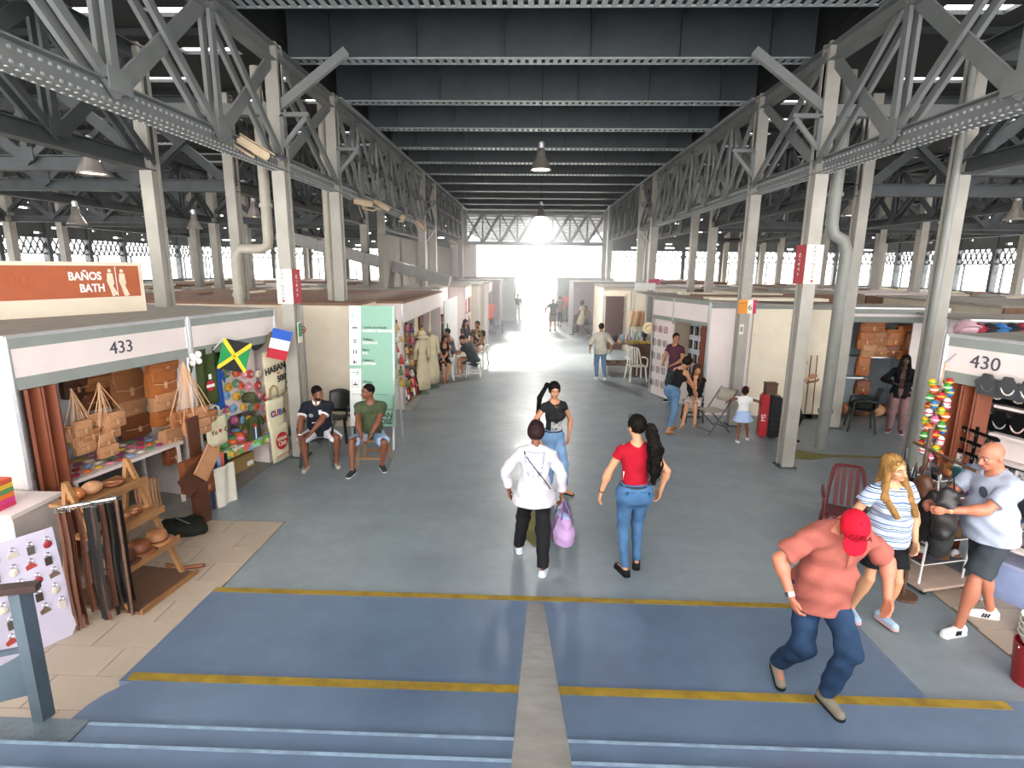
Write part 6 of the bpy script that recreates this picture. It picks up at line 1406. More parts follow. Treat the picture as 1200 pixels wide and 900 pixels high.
# white shelf with packets at the left edge
t = thing('packet_shelf', 'white cabinet with stacked bright packets at the far left edge', 'shelf', AY(13, 600, 4.45)*1.0); t.location.z = 0; zc = AY(4, 603, 4.45).z; MB().box(-.6, .0, .0, .5, .0, zc-.045).build('cabinet', mat('cabinet_grey', '#b8b0aa', .6), t); MB().box(-.62, .02, -.03, .52, zc-.04, zc).build('cabinet_shelf', white_p, t)
t_loc = t.location.copy()
for i, c_ in enumerate(('#c8325a', '#d53c86', '#e0762e', '#5b8f58', '#e0b83a', '#d05a3a')):
    o = thing('packet', f'{["crimson","magenta","orange","green","yellow","brick"][i]} flat packet in the stack on the white cabinet', 'packet', (t_loc.x-.14, t_loc.y+.12, zc+.045*i)); MB().box(-.3, -.02, -.10, .1, 0, .042).build('sleeve', pm(c_), o); MB().box(-.12, -.05, -.102, -.1, .005, .028).build('label_strip', whiteink, o)
# ------------------------------------------------------------------ flag stall
rzf = Sflag.rotation_euler[2]; FW = RM(Sflag)
def FP(px, py, v=0.1): return FW @ onplane(Sflag, px, py, v)
natural = clothm('natural_canvas', '#ded3b4', bump=.3)
def tote(lab, px, py, wpx, hpx, v, S=Sflag):
    p_ = RM(S) @ onplane(S, px, py, v); k = Vector((p_.x, p_.y, p_.z-EYE)).length/650; w, h = wpx*k, hpx*k
    t = thing('tote_bag', lab, 'bag', p_, S.rotation_euler[2], 'canvas bags at the flag stall')
    def front(u, v_): return Vector(((u-.5)*w*(1-.1*(1-v_)**2), -.03*math.sin(PI*u)*(.4+.6*(1-v_))-.01, -h/2+h*v_))
    m_ = MB().grid(front, 8, 6); m_.build('bag_front', natural, t, smooth='all', solid=.004)
    MB().grid(lambda u, v_: Vector(((u-.5)*w*(1-.1*(1-v_)**2), .03*math.sin(PI*u), -h/2+h*v_)), 8, 6).build('bag_back', natural, t, smooth='all', solid=.004)
    MB().grid(lambda u, v_: Vector(((u-.5)*w*.92, (v_-.5)*.06*math.sin(PI*u), -h/2)), 8, 2).build('bag_bottom', clothm('jute', '#a58d62'), t)
    for s_ in (-1, 1): MB().tube([(-w*.22, s_*.012, h/2-.01), (-w*.17, s_*.012, h/2+h*.32), (0, s_*.012, h/2+h*.42), (w*.17, s_*.012, h/2+h*.32), (w*.22, s_*.012, h/2-.01)], .009, 5).build('handle', clothm('jute', '#a58d62') if 'Habana' in lab else natural, t, smooth='all')
    return t, w, h
FR = lambda x, z, y=-.055: frame((x, y, z), (1, 0, 0), (0, 0, 1))
bt, w, h = tote('canvas tote bag lettered Habana 500 hanging at the flag stall corner', 322, 437, 36, 48, -.05); text('bag_lettering', 'HABANA', w*.27, ink, bt, FR(0, h*.12) @ Matrix.Rotation(.12, 4, 'Z'), .002, bold=.004); text('bag_lettering', '500', w*.26, ink, bt, FR(w*.16, -h*.13) @ Matrix.Rotation(.12, 4, 'Z'), .002, bold=.004); MB().box(-.01, .05, -.056, -.05, -.01, .01).build('dash', redink, bt)
bt, w, h = tote('canvas bag lettered Cuba in flag colours hanging below the Habana tote', 323, 485, 30, 34, -.10)
for i, (ch, c_) in enumerate(zip('CUBA', ('#2b3f7a', '#c22433', '#3b64b0', '#3a3a3a'))): text('bag_lettering', ch, w*.30, pm(c_), bt, FR((i-1.5)*w*.2, h*.05) @ Matrix.Rotation(.1, 4, 'Z'), .002, bold=.005)
bt, w, h = tote('flat canvas bag with a red round club print, lowest of the hanging bags', 328, 518, 29, 40, -.12)
MB().prism([(w*.33*math.cos(k), w*.33*math.sin(k)) for k in np.linspace(0, 2*PI, 21)[:-1]], FR(0, .03, -.044), .004).build('round_print', redink, bt); text('bag_lettering', 'avana\nClub', w*.23, natural, bt, FR(0, .035, -.05), .002, bold=.003); text('bag_lettering', 'EL RON DE CUBA', w*.09, redink, bt, FR(0, -h*.34, -.05), .001)
bt, w, h = tote('white bucket-shaped bag lettered Yo love Cuba beside the strap purses', 254, 505, 29, 30, -.15); text('bag_lettering', 'Yo', w*.26, ink, bt, FR(-w*.25, 0), .002); text('bag_lettering', 'C', w*.26, ink, bt, FR(w*.3, 0), .002)
MB().prism([(0, -.03), (.028, .005), (.02, .025), (0, .012), (-.02, .025), (-.028, .005)], FR(.0, .01, -.06), .004).build('heart_print', redink, bt)
def cloth_on(px0, py0, lab, name, cat, w, h, m, v=.2, group=None, sleeves=False, S=Sflag):
    p_ = RM(S) @ onplane(S, px0, py0, v); t = thing(name, lab, cat, p_, S.rotation_euler[2], group); rs = random.Random(int(px0*7+py0))
    ph = rs.uniform(0, 6)
    MB().grid(lambda u, v_: Vector(((u-.5)*w*(1-.06*math.sin(v_*PI)), .02*math.sin(u*9+ph+v_*2)-.01, h/2-h*v_)), 12, 8).build('cloth_panel', m, t, smooth='all', solid=.006)
    if sleeves:
        for s_ in (-1, 1): MB().grid(lambda u, v_: Vector((s_*(w*.42+u*w*.28), .012*math.sin(v_*8), h/2-.01-u*h*.18-v_*h*.24)), 4, 4).build('sleeve', m, t, smooth='all', solid=.006)
    return t
oliv = clothm('olive_cloth', '#46512f'); blu = clothm('strong_blue', '#2a5aa8'); 
c_ = cloth_on(241, 442, 'olive green t-shirt with a red and white round badge hanging at the flag stall', 't_shirt', 'shirt', .36, .78, oliv, -.02, sleeves=True)
MB().prism([(.075*math.cos(k), .075*math.sin(k)) for k in np.linspace(0, 2*PI, 17)[:-1]], FR(.02, -.12, -.045), .004).build('badge', redink, c_); MB().box(-.05, .09, -.052, -.046, -.14, -.10).build('badge_stripe', whiteink, c_); MB().box(.0, .05, -.052, -.046, -.03, .04).build('badge_star', whiteink, c_)
cloth_on(255, 455, 'blue t-shirt half hidden behind the olive one', 't_shirt', 'shirt', .22, .62, blu, .06, sleeves=True)
c_ = cloth_on(297, 504, 'dark green t-shirt printed with a small flag, laid over the stall table edge', 't_shirt', 'shirt', .34, .42, oliv, -.02, sleeves=True)
for i in range(3): MB().box(-.05+i*.035, -.03+i*.035, -.05, -.044, -.13, .06).build('flag_stripe', (pm('#2b3f7a'), whiteink, pm('#2b3f7a'))[i], c_)
MB().prism([(-.055, .06), (.045, .06), (-.005, .12)], FR(0, 0, -.044), .004).build('flag_triangle', redink, c_)
cloth_on(265, 575, 'cream cloth sack with dark edging standing on the floor by the brown post', 'cloth_sack', 'sack', .34, .72, clothm('sack_white', '#d9d2c3'), -.45)
for i, (c_, n_) in enumerate((('#2b3350', 'navy'), ('#8db4dd', 'pale blue'), ('#e8735c', 'coral'), ('#1f1f22', 'black'))): cloth_on(250+i*5, 545+i, f'{n_} strap hanging among the coloured straps above the cream sack', 'fabric_strap', 'strap', .05, .42, pm(c_), -.3+.02*i, 'coloured straps above the sack')
for i in range(6): cloth_on(250+i*3, 590, f'{"navy" if i%3==0 else "white"} tassel hanging beside the cream sack, {ORDN[i]} from the brown post', 'tassel', 'tassel', .03, .36, pm('#d9d2c3' if i % 3 else '#252c48'), -.4+.01*i, 'tassels beside the sack')
# caps
def cap(lab, p_, rz, m, m2=None, tilt=0, group='caps at the flag stall', s=1):
    t = thing('cap', lab, 'cap', p_, rz, group); t.rotation_euler = (tilt, 0, rz); t.scale = (s, s, s)
    MB().lathe([(.092, 0), (.094, .03), (.085, .07), (.055, .105), (.004, .115)], 14).build('cap_crown', m, t, smooth='all')
    MB().grid(lambda u, v: Vector((math.sin((u-.5)*2.2)*.09, -.06-.085*v*math.cos((u-.5)*2.4), .01-.015*v)), 8, 3).build('peak', m2 or m, t, smooth='all', solid=.005); MB().ball((0, 0, .117), .008, 6).build('top_button', m2 or m, t)
for i, (px, py, c1, c2, lab) in enumerate(((255, 418, '#1c1c1f', '#1c1c1f', 'black cap left of the green and yellow flag'), (265, 425, '#b22a33', '#244a8a', 'red and blue cap behind the green and yellow flag'), (291, 405, '#25305a', '#a8323a', 'navy cap with dark red peak right of the green and yellow flag'), (303, 405, '#4a4a50', '#b22a33', 'grey cap with a red rim near the red white and blue flag'))):
    cap(lab, FP(px, py, .15), rzf, pm(c1), pm(c2), -.9, s=1.15)
cap('olive camouflage cap lying among the toys on the flag stall table', FP(293, 470, .1), rzf, camo_mat('camo_cloth', ['#2e3520', '#4e5a34', '#1f2418', '#6b6a44'], 30), s=1.25)
# grid of bright pouches and soft toys
MB().box(.25, wflag-.15, .30, .33, .9, 2.0).build('display_panel', white_p, Sflag)
fc = ['#d9b23a', '#e38aa0', '#c8d0dc', '#7fa8d8', '#e0693a', '#f0ece0', '#b04a8a', '#5c9a6a', '#d84040', '#f2d890']; fn = ['yellow', 'pink', 'silver', 'blue', 'orange', 'ivory', 'purple', 'green', 'red', 'cream']
idx_ = 0
for r_, py in enumerate((439, 452, 465, 478, 490)):
    for q_ in range(7):
        px = 258+q_*8.8
        if px > 318: continue
        ci = (r_*3+q_*7) % 10; o = thing('toy_pouch', f'{fn[ci]} printed pouch on the flag stall panel, {["top","second","third","fourth","lowest"][r_]} row, {["first","second","third","fourth","fifth","sixth","last"][q_]} from the olive t-shirt', 'pouch', FP(px+rr.uniform(-2.2, 2.2), py+rr.uniform(-2.5, 2.5), .25), rzf, 'printed pouches on the flag stall panel')
        MB().ball((0, 0, 0), (.062+.012*(q_ % 3), .03, .066), 10).build('pouch_body', pm(fc[ci]), o, smooth='all'); MB().box(-.025, .025, -.032, -.024, -.02, .02).build('print', pm(fc[(ci+4) % 10]), o); MB().tube([(-.02, 0, .05), (0, -.01, .08), (.02, 0, .05)], .003, 4).build('loop', ink, o)
t = thing('display_table', 'low stall table covered with a bright patterned cloth at the flag stall', 'table', FW @ Vector((.85, .35, 0)), rzf); MB().box(-.62, .62, -.40, .35, .50, .53).build('table_top', white_p, t); MB().grid(lambda u, v: Vector(((u-.5)*1.3, -.41-.01*math.sin(u*30), .535-.12*v)), 20, 2).build('table_skirt', camo_mat('bright_patchwork', ['#6fae5a', '#d9c23a', '#88a8d8', '#e8e0d8', '#d86a5a', '#9ad0a0'], 12), t, solid=.004)
MB().grid(lambda u, v: Vector(((u-.5)*1.28, -.41+.76*v, .535+.006*math.sin(u*20+v*9))), 14, 6).build('table_cover', camo_mat('bright_patchwork', ['#6fae5a', '#d9c23a', '#88a8d8', '#e8e0d8', '#d86a5a', '#9ad0a0'], 12), t, solid=.003)
for sx in (-1, 1): MB().box(sx*.58-.03, sx*.58+.03, -.3, .3, 0, .5).build('leg', white_p, t)
for i in range(12):
    ci = (i*7) % 10; o = thing('cloth_bundle', f'{fn[ci]} folded cloth bundle on the flag stall table, {["first","second","third","fourth","fifth","sixth"][i%6]} in the {"front" if i<6 else "back"} row', 'cloth', FW @ Vector((.35+.17*(i % 6), .12+.22*(i//6), .54)), rzf+rr.uniform(-.4, .4), 'folded cloths on the flag stall table'); MB().ball((0, 0, .05), (.08, .09, .05), 10).build('fold', pm(fc[ci]), o, smooth='all'); MB().ball((0, .0, .10), (.07, .08, .03), 10).build('fold', pm(fc[(ci+3) % 10]), o, smooth='all')
cb = G(284, 552); t = thing('cardboard_box', 'closed brown cardboard box on the floor under the flag stall table', 'box', cb, rzf); kbm = mat('cardboard', '#a0824e', .8, noise=.08)
MB().box(-.28, .28, .0, .35, 0, .24).build('carton', kbm, t); MB().box(-.285, .285, .16, .19, .24, .245).build('tape', mat('tape_tan', '#8a6a3a', .4), t); MB().box(.12, .25, -.004, 0, .04, .11).build('box_label', whiteink, t)
# flags on sticks
def flag(lab, base, tip, w, h, polys, rz):
    t = thing('flag', lab, 'flag', base); b = Vector(tip)-Vector(base); MB().tube([(0, 0, 0), b], .007, 6).build('stick', whiteink, t)
    dx = Vector((math.cos(rz), math.sin(rz), 0)); dd = b.normalized(); up_ = b.normalized(); 
    M = frame(b-up_*h*.0, dx, Vector((0, 0, 1)))
    for nm, m_, pl in polys: 
        fm_ = MB()
        pts_ = [(x*w, (y-1)*h) for x, y in pl]; fm_.prism(pts_, M @ Matrix.Rotation(-.30, 4, 'Z') @ Matrix.Translation((0, 0, {'f': 0, 'g': .003, 'h': .006}[nm[0]])), .004)
        fm_.build('flag_field', m_, t)
G_, Y_, K_ = pm('#1f8a4a'), pm('#e6c82e'), pm('#1b1b1d')
a = FP(250, 440, -.1); b = FP(256, 402, -.45)
tF = FP(283, 387, -.35); bF = FP(250, 410, -.05)
flag('black green and yellow flag on a white stick over the flag stall', bF, FP(262, 396, -.30), .38, .42, (('f', G_, [(0, 0), (1, 0), (1, 1), (0, 1)]), ('g', K_, [(0, 1), (.5, .55), (1, 1)]), ('g', K_, [(.0, 0), (.5, .45), (1, 0)]), ('h', Y_, [(0, 1), (0, .88), (.93, 0), (1, 0), (1, .1), (.07, 1)]), ('h', Y_, [(1, 1), (1, .88), (.07, 0), (0, 0), (0, .1), (.93, 1)])), rzf-.5)
flag('blue white and red flag on a stick at the corner of the flag stall', FP(312, 392, -.02), FP(320, 384, -.30), .30, .46, (('f', pm('#2c5cc0'), [(0, .67), (1, .67), (1, 1), (0, 1)]), ('f', whiteink, [(0, .33), (1, .33), (1, .67), (0, .67)]), ('f', redink, [(0, 0), (1, 0), (1, .33), (0, .33)])), rzf-.6)
t = thing('cloth_flowers', 'white cloth flowers pinned at the post between stalls 433 and the flag stall', 'ornament', FP(228, 415, -.1)); 
for i in range(5): MB().ball((.05*math.cos(i*2.2), 0, -.03*i), (.045, .03, .045), 8).build('flower', whiteink, t, smooth='all')
# ------------------------------------------------------------------ left row goods
BX = -2.80
def at_x(px, py, x=BX): return AX(px, py, x)
dress = clothm('crochet_cream', '#ddcfae', bump=.6, bscale=90)
for i, (px, lab) in enumerate(((497, 'cream crochet dress with a sun hat over it at the doll stall, nearer one'), (509, 'cream crochet dress at the doll stall, farther one'))):
    q = G(px, 462-i*7); t = thing('crochet_dress', lab, 'dress', (q.x-.05, q.y+.1, 0), .9)
    MB().lathe([(.24-.02*i, .12), (.22, .45), (.13, .95), (.11, 1.05), (.15, 1.25), (.14, 1.36), (.04, 1.42)], 16, sy=.6).build('dress_body', dress, t, smooth='all')
    for sx in (-1, 1): MB().tube([(sx*.13, 0, 1.36), (sx*.2, .02, 1.15), (sx*.22, .02, .9)], [.055, .05, .065], 8).build('sleeve', dress, t, smooth='all')
    MB().tube([(0, 0, 0), (0, 0, .3)], .02, 6).lathe([(.18, 0), (.18, .02)], 12).build('stand', mat('stand_green', '#6f8a6c', .6), t)
    if i == 0:
        h_ = thing('sun_hat', 'cream crochet sun hat on top of the nearer crochet dress', 'hat', (q.x-.05, q.y+.1, 1.43)); MB().lathe([(.22, 0), (.12, .05), (.11, .06), (.10, .13), (.06, .17), (.004, .18)], 16).build('hat_body', dress, h_, smooth='all'); MB().lathe([(.113, .06), (.11, .08)], 16).build('hat_band', strapm, h_)
t = cloth_on(0, 0, '', 'x', 'x', .1, .1, dress); 
for c_ in list(t.children): bpy.data.objects.remove(c_)
bpy.data.objects.remove(t)
def hang_cloth(lab, name, cat, p_, rz, w, h, m, group=None, sleeves=True):
    t = thing(name, lab, cat, p_, rz, group); ph = p_[0]*5
    MB().grid(lambda u, v: Vector(((u-.5)*w*(1-.05*math.sin(v*PI)), .02*math.sin(u*9+ph+v*2), -h*v)), 10, 6).build('cloth_panel', m, t, smooth='all', solid=.006)
    if sleeves:
        for s_ in (-1, 1): MB().grid(lambda u, v: Vector((s_*(w*.45+u*w*.3), .01*math.sin(v*8), -.01-u*h*.25-v*h*.22)), 4, 3).build('sleeve', m, t, smooth='all', solid=.006)
    return t
R90 = PI/2
q = at_x(487, 357); hang_cloth('white crochet blouse hung high at the doll stall', 'blouse', 'blouse', q, R90, .5, .75, dress)
q = at_x(497, 350); o = thing('brown_panel', 'tall reddish brown board behind the hung blouse', 'board', (q.x-.1, q.y, 1.3)); MB().box(-.02, .02, -.22, .22, 0, .95).build('board', mat('red_brown_board', '#7c2f22', .6), o); MB().box(-.025, .025, -.24, -.22, 0, .95).build('edge_strip', darkwood, o)
q = at_x(503, 352); hang_cloth('long cream shawl hung beside the brown board', 'shawl', 'shawl', q, R90, .4, .95, dress, sleeves=False)
dc = ['#c9a06a', '#b85a6a', '#e0c89a', '#6a8a5a', '#d8d0c0', '#8a5a3a', '#5a4a7a', '#d8b040', '#c04040']; dn_ = ['tan', 'rose', 'straw', 'green', 'white', 'brown', 'violet', 'yellow', 'red']
for c_ in range(6):
    for r_ in range(6):
        px = 464+c_*6.0; py = 380+r_*13+c_*1.0
        q = at_x(px, py, BX-.05+.02*(r_ % 2)); k = (c_*5+r_*4) % 9
        if q.y > 17.3: continue
        o = thing('rag_doll', f'{dn_[k]} rag doll hanging at the doll stall, {["first","second","third","fourth","fifth","sixth"][c_]} column, {["top","second","third","fourth","fifth","lowest"][r_]} row', 'doll', q, R90+rr.uniform(-.3, .3), 'rag dolls hanging at the doll stall')
        MB().ball((0, 0, .06), (.04, .035, .04), 8).build('head', pm('#c99a72' if r_ % 2 else '#6b4630'), o, smooth='all'); MB().lathe([(.085, -.12), (.05, -.02), (.03, .03)], 8).build('dress', pm(dc[k]), o, smooth='all'); MB().tube([(-.08, 0, -.02), (0, 0, .01), (.08, 0, -.02)], .014, 5).build('arms', pm(dc[(k+2) % 9]), o)
for i in range(9):
    q = G(474+i*2.3, 478-i*1.9); k = (i*4) % 9
    o = thing('standing_doll', f'tall {["black and white","yellow and red","navy and white","white and red","striped black","yellow","maroon","red and white","dark blue"][i]} rag doll standing at the foot of the doll stall', 'doll', (q.x-.12, q.y, 0), 1+rr.uniform(-.4, .4), 'tall rag dolls at the foot of the doll stall')
    MB().lathe([(.11, 0.05), (.09, .3), (.04, .5)], 8).build('dress', pm(['#2a2430', '#d8b040', '#e6e2da', '#c23a40'][i % 4]), o, smooth='all'); MB().ball((0, 0, .56), (.06, .06, .07), 8).build('head', pm('#3a2620'), o, smooth='all'); MB().tube([(-.13, 0, .25), (0, 0, .45), (.13, 0, .25)], .025, 5).build('arms', pm(['#e6e2da', '#b5303a', '#262a4a', '#d8b040'][i % 4]), o); MB().lathe([(.112, .1), (.10, .2)], 8).build('dress_band', pm(['#e6e2da', '#b5303a', '#262a4a'][i % 3]), o)
o = thing('shoe_pile_basket', 'dark basket of small leather goods just behind the green sign board', 'basket', G(462, 500)+Vector((-.35, .2, 0)), .2); MB().lathe([(.26, 0), (.32, .5), (.30, .5), (.25, .05)], 14).build('basket', mat('basket_dark', '#3b3226', .7, bump=.8), o); MB().ball((0, 0, .5), (.27, .27, .1), 10).build('leather_heap', LE[4], o, smooth='all')
# louvred stall: vertical slats
for i in range(14): MB().box(3.66, 3.70, .15+i*.22, .30+i*.22, .1, 2.1).build('slat', whiteink if i % 2 else alu, bl2)
# shirts at further left stalls
cols2 = [('#c23a40', 'red'), ('#d8d0c0', 'ivory'), ('#7a3f52', 'plum'), ('#5a6a8a', 'slate blue'), ('#c9a06a', 'sand')]
for i in range(10): hang_cloth(f'{cols2[i%5][1]} striped shirt hung {"high" if i<5 else "low"} in the narrow shirt stall past the doll stall', 'shirt', 'shirt', (-2.46+.02, 21.3+.36*(i % 5), 2.0 if i < 5 else 1.2), R90, .3, .62, pm(cols2[i % 5][0]), 'shirts in the narrow stall')
hang_cloth('coral t-shirt with a white round print hung at the entrance of a left stall', 't_shirt', 'shirt', (-1.90, 26.4, 1.45), R90-.9, .5, .75, pm('#e0705c'))
for i in range(10): hang_cloth(f'{["grey","brown","olive","ivory","dusty"][i%5]} garment hung {"high" if i<5 else "low"} in the farthest left stall', 'garment', 'clothes', (-.92, 33.4+.5*(i % 5), 2.1 if i < 5 else 1.2), R90, .42, .75, pm(['#8d8d88', '#7a6250', '#6f7358', '#d8d4c8', '#b9a08a'][i % 5]), 'garments in the farthest left stall')
# display cloths inside opening at y26-28.6
for i in range(5): hang_cloth(f'{["dark red","cream","brown","teal","grey"][i]} garment hung inside the coral shirt stall', 'garment', 'clothes', (-1.97, 26.9+.33*i, 2.05), R90, .3, .8, pm(['#6f2a2a', '#d8cfb8', '#6a4a38', '#4a7070', '#8a8a88'][i]), 'garments in the coral shirt stall')
# ------------------------------------------------------------------ right middle goods
BRM = RM(br1); 
def RP(px, py, v=0.02): return BRM @ onplane(br1, px, py, v)
MB().box(.05, wbr*.40, .0, .03, .05, 1.95).build('white_panel', white_p, br1); MB().box(wbr*.42, wbr*.97, .45, .48, .7, 1.95).build('display_panel', mat('panel_bluish', '#c9cfd6', .6), br1)
MB().box(wbr*.90, wbr*.97, -.02, .10, .05, 1.97).build('shutter_leaf', shutm, br1)
for r_ in range(5):
    for c_ in range(3):
        u = .10+c_*.24; z = 1.72-r_*.34; o = thing('wire_ornament', f'black wire ornament on the white panel before the maroon-shirted man, {["top","second","third","fourth","lowest"][r_]} row, {["left","middle","right"][c_]}', 'ornament', BRM @ Vector((u, -.02, z)), br1.rotation_euler[2], 'wire ornaments on the white panel')
        MB().tube([(.07*math.cos(k), 0, .09*math.sin(k)+.02*math.sin(3*k)) for k in np.linspace(0, 2*PI, 13)], .006, 4, cap=False).build('wire_loop', pm('#3a3a3e' if r_ else '#a82838'), o); MB().tube([(-.03, 0, -.06), (0, -.01, .05), (.03, 0, -.05)], .005, 4).build('wire_detail', ink, o)
for r_ in range(3):
    for c_ in range(5):
        u = wbr*.46+c_*.20; z = 1.75-r_*.33; o = thing('framed_carving', f'small dark framed carving on the panel inside the white stall, {["top","middle","bottom"][r_]} row, {["first","second","third","fourth","fifth"][c_]} along', 'picture', BRM @ Vector((u, .42, z)), br1.rotation_euler[2], 'framed carvings in the white stall')
        MB().box(-.05, .05, -.015, .015, -.1, .1).build('frame', pm('#2c2a2a'), o); MB().box(-.03, .03, -.02, -.015, -.07, .07).build('inset', pm('#8a6a4a' if c_ % 2 else '#55504c'), o)
o = thing('straw_hat', 'small straw hat hung on the corner post of the white stall', 'hat', BRM @ Vector((-.10, -.08, 1.70)), 0); MB().lathe([(.15, 0), (.08, .01), (.075, .07), (.004, .09)], 14, Matrix.Rotation(PI/2, 4, 'X')).build('hat_body', pm('#d9c7a0'), o); MB().lathe([(.082, .012), (.08, .03)], 14, Matrix.Rotation(PI/2, 4, 'X')).build('hat_band', ink, o)
t = thing('display_counter', 'pale counter with small black figures inside the white stall', 'counter', BRM @ Vector((wbr*.7, .25, 0)), br1.rotation_euler[2]); MB().box(-.5, .4, -.12, .15, 0, .72).build('counter_body', white_p, t); MB().box(-.52, .42, -.14, .17, .72, .75).build('counter_top', white_p, t)
for i in range(7):
    o = thing('black_figurine', f'small black wooden figurine on the pale counter, {["first","second","third","fourth","fifth","sixth","seventh"][i]} along', 'figurine', BRM @ Vector((wbr*.7-.40+i*.12, .2, .75)), 0, 'figurines on the pale counter'); MB().lathe([(.03, 0), (.02, .06), (.028, .10), (.012, .13), (.022, .16), (.003, .19)], 8).build('carved_body', ink, o); MB().lathe([(.034, 0), (.034, .012)], 8).build('base', darkwood, o)
# fruit and craft table at the middle right
t = thing('craft_table', 'white-legged craft table before the cream stall on the right', 'table', (3.05, 18.3, 0), 0); MB().box(-.9, .7, -.5, .5, .78, .82).build('table_top', wood, t)
for sx in (-.85, .65):
    for sy in (-.45, .45): MB().tube([(sx, sy, 0), (sx, sy, .78)], .02, 6).build('leg', white_p, t)
for i in range(12):
    k = ['#5a3a28', '#c9a06a', '#2a2422', '#9fb8c8', '#a8603a', '#7a8a4a'][i % 6]; o = thing('craft_item', f'{["dark brown","tan","black","pale blue","rust","green"][i%6]} craft piece on the white-legged table, {"front" if i<6 else "back"} row', 'craft', (2.3+.24*(i % 6), 18.0+.4*(i//6), .82), rr.uniform(0, 3), 'crafts on the white-legged table')
    MB().lathe([(.05, 0), (.07, .06+.02*(i % 3)), (.04, .14+.03*(i % 4)), (.03, .18+.03*(i % 4))], 10).build('craft_body', pm(k), o, smooth='all'); MB().lathe([(.045, .10), (.05, .12)], 10).build('painted_ring', pm('#d8c49a'), o)
for i in range(4):
    o = thing('water_bottle', f'pale blue bottle beside the fruit stand, {["leftmost","second","third","rightmost"][i]} of the row', 'bottle', (3.15+.12*i, 17.6, .95), 0, 'bottles beside the fruit stand'); MB().lathe([(.035, 0), (.038, .02), (.038, .17), (.015, .22), (.015, .25)], 10).build('bottle_body', mat('bottle_blue', '#b9cfe0', .2), o, smooth=True); MB().lathe([(.018, .25), (.018, .275)], 8).build('bottle_cap', pm('#2a5aa8'), o)
t = thing('fruit_stand', 'dark brown barrel-like stand with a tray of yellow fruit by the column', 'stand', (3.42, 16.9, 0)); MB().box(-.24, .24, -.2, .2, 0, .90).build('stand_body', mat('stand_brown', '#5b3626', .6, noise=.2), t); MB().box(-.45, .40, -.28, .28, .90, .95).build('tray', darkwood, t)
for i in range(26):
    o = thing('yellow_fruit', f'{"yellow" if i%3 else "green-yellow"} fruit on the tray of the dark stand, {["front","middle","back"][i//9]} row, {ORDN[i%9]} from the left', 'fruit', (3.05+.075*(i % 9)+rr.uniform(-.01, .01), 16.72+.13*(i//9), .985), 0, f'{"yellow" if i%3 else "green-yellow"} fruits on the tray'); MB().ball((0, 0, 0), (.045, .04, .04), 8).build('fruit_body', pm('#c9962a' if i % 3 else '#8f9a3a'), o, smooth='all')
o = thing('head_ornament', 'dark carved head ornament standing among the fruit on the stand', 'ornament', (3.5, 17.05, .95)); MB().ball((0, 0, .25), (.09, .09, .12), 10).lathe([(.06, 0), (.04, .16)], 8).build('carved_head', pm('#3a2a22'), o, smooth='all')
t = thing('low_basket_table', 'low table of dark necklaces and baskets in front of the craft table', 'table', (2.75, 17.0, 0)); MB().box(-.45, .55, -.4, .4, .30, .34).build('table_top', darkwood, t)
for sx in (-.4, .5):
    for sy in (-.35, .35): MB().box(sx-.02, sx+.02, sy-.02, sy+.02, 0, .3).build('leg', white_p, t)
for i in range(16):
    o = thing('bead_necklace', f'coil of {"olive" if i%2 else "brown"} beads on the low table, {"front" if i<8 else "back"} row, {ORDN[i%8]} along', 'necklace', (2.42+.14*(i % 8), 16.8+.3*(i//8), .36), rr.uniform(0, 3), f'coils of {"olive" if i%2 else "brown"} beads on the low table'); MB().tube([(.06*math.cos(k), .05*math.sin(k), .01) for k in np.linspace(0, 2*PI, 11)], .014, 5, cap=False).build('beads', pm('#6a6432' if i % 2 else '#4a3324'), o)
o = thing('scalloped_awning', 'white scalloped paper awning on a pole by the middle right column', 'awning', (3.95, 19.6, 2.38)); MB().box(-.35, .35, -.01, .01, .1, .3).build('awning_panel', whiteink, o)
for i in range(6): MB().prism([(.058*math.cos(k), .058*math.sin(k)) for k in np.linspace(PI, 2*PI, 7)], frame((-.29+.116*i, -.01, .1), (1, 0, 0), (0, 0, 1)), .012).build('scallop', whiteink, o)
MB().tube([(-.33, .02, .2), (-.33, .02, -2.38)], .02, 6).build('pole', alu, o); MB().tube([(.33, .02, .2), (.33, .02, -2.38)], .02, 6).build('pole', alu, o)
for i in range(3): hang_cloth(f'{["tan","rust","brown"][i]} woven hanging on the cream stall wall beyond the craft table', 'woven_hanging', 'weaving', (4.0+.3*i, 21.8, 1.55), 0, .28, .6, pm(['#c9a06a', '#a8704a', '#8a6040'][i]), 'woven hangings on the cream stall', False)
# ------------------------------------------------------------------ leather stall on the right
SLM = RM(Sleather); 
MB().box(.0, 1.5, .5, .85, 1.28, 1.31).build('shelf', alu, Sleather); MB().box(.1, .7, .3, .6, .85, .88).build('shelf', alu, Sleather)
k = 0
for (px, py, w_, h_, ci, nm) in ((1024, 380, 26, 18, 3, 'orange satchel hung by a wire, topmost'), (1016, 396, 18, 20, 3, 'orange envelope bag at the left of the middle row'), (1032, 394, 18, 14, 0, 'tan bag in the middle of the middle row'), (1049, 395, 22, 18, 3, 'orange flap bag right of the tan one'), (1072, 400, 16, 18, 1, 'pale bag nearest the dark column'),
    (1018, 409, 16, 14, 1, 'light pouch at the left of the shelf'), (1032, 410, 18, 12, 0, 'round tan pouch on the shelf'), (1046, 409, 16, 12, 2, 'brown pouch in the middle of the shelf'), (1059, 414, 14, 10, 3, 'orange pouch right on the shelf'), (1012, 427, 14, 20, 3, 'orange bag hanging below the shelf at left'), (1011, 453, 16, 14, 2, 'brown bag low on the left wall'), (1066, 384, 24, 6, 3, 'orange roll under the fascia')):
    put_bag(Sleather, px, py, w_, h_, .35, ci, nm+' in the right-hand leather stall', 'leather bags in the right-hand stall')
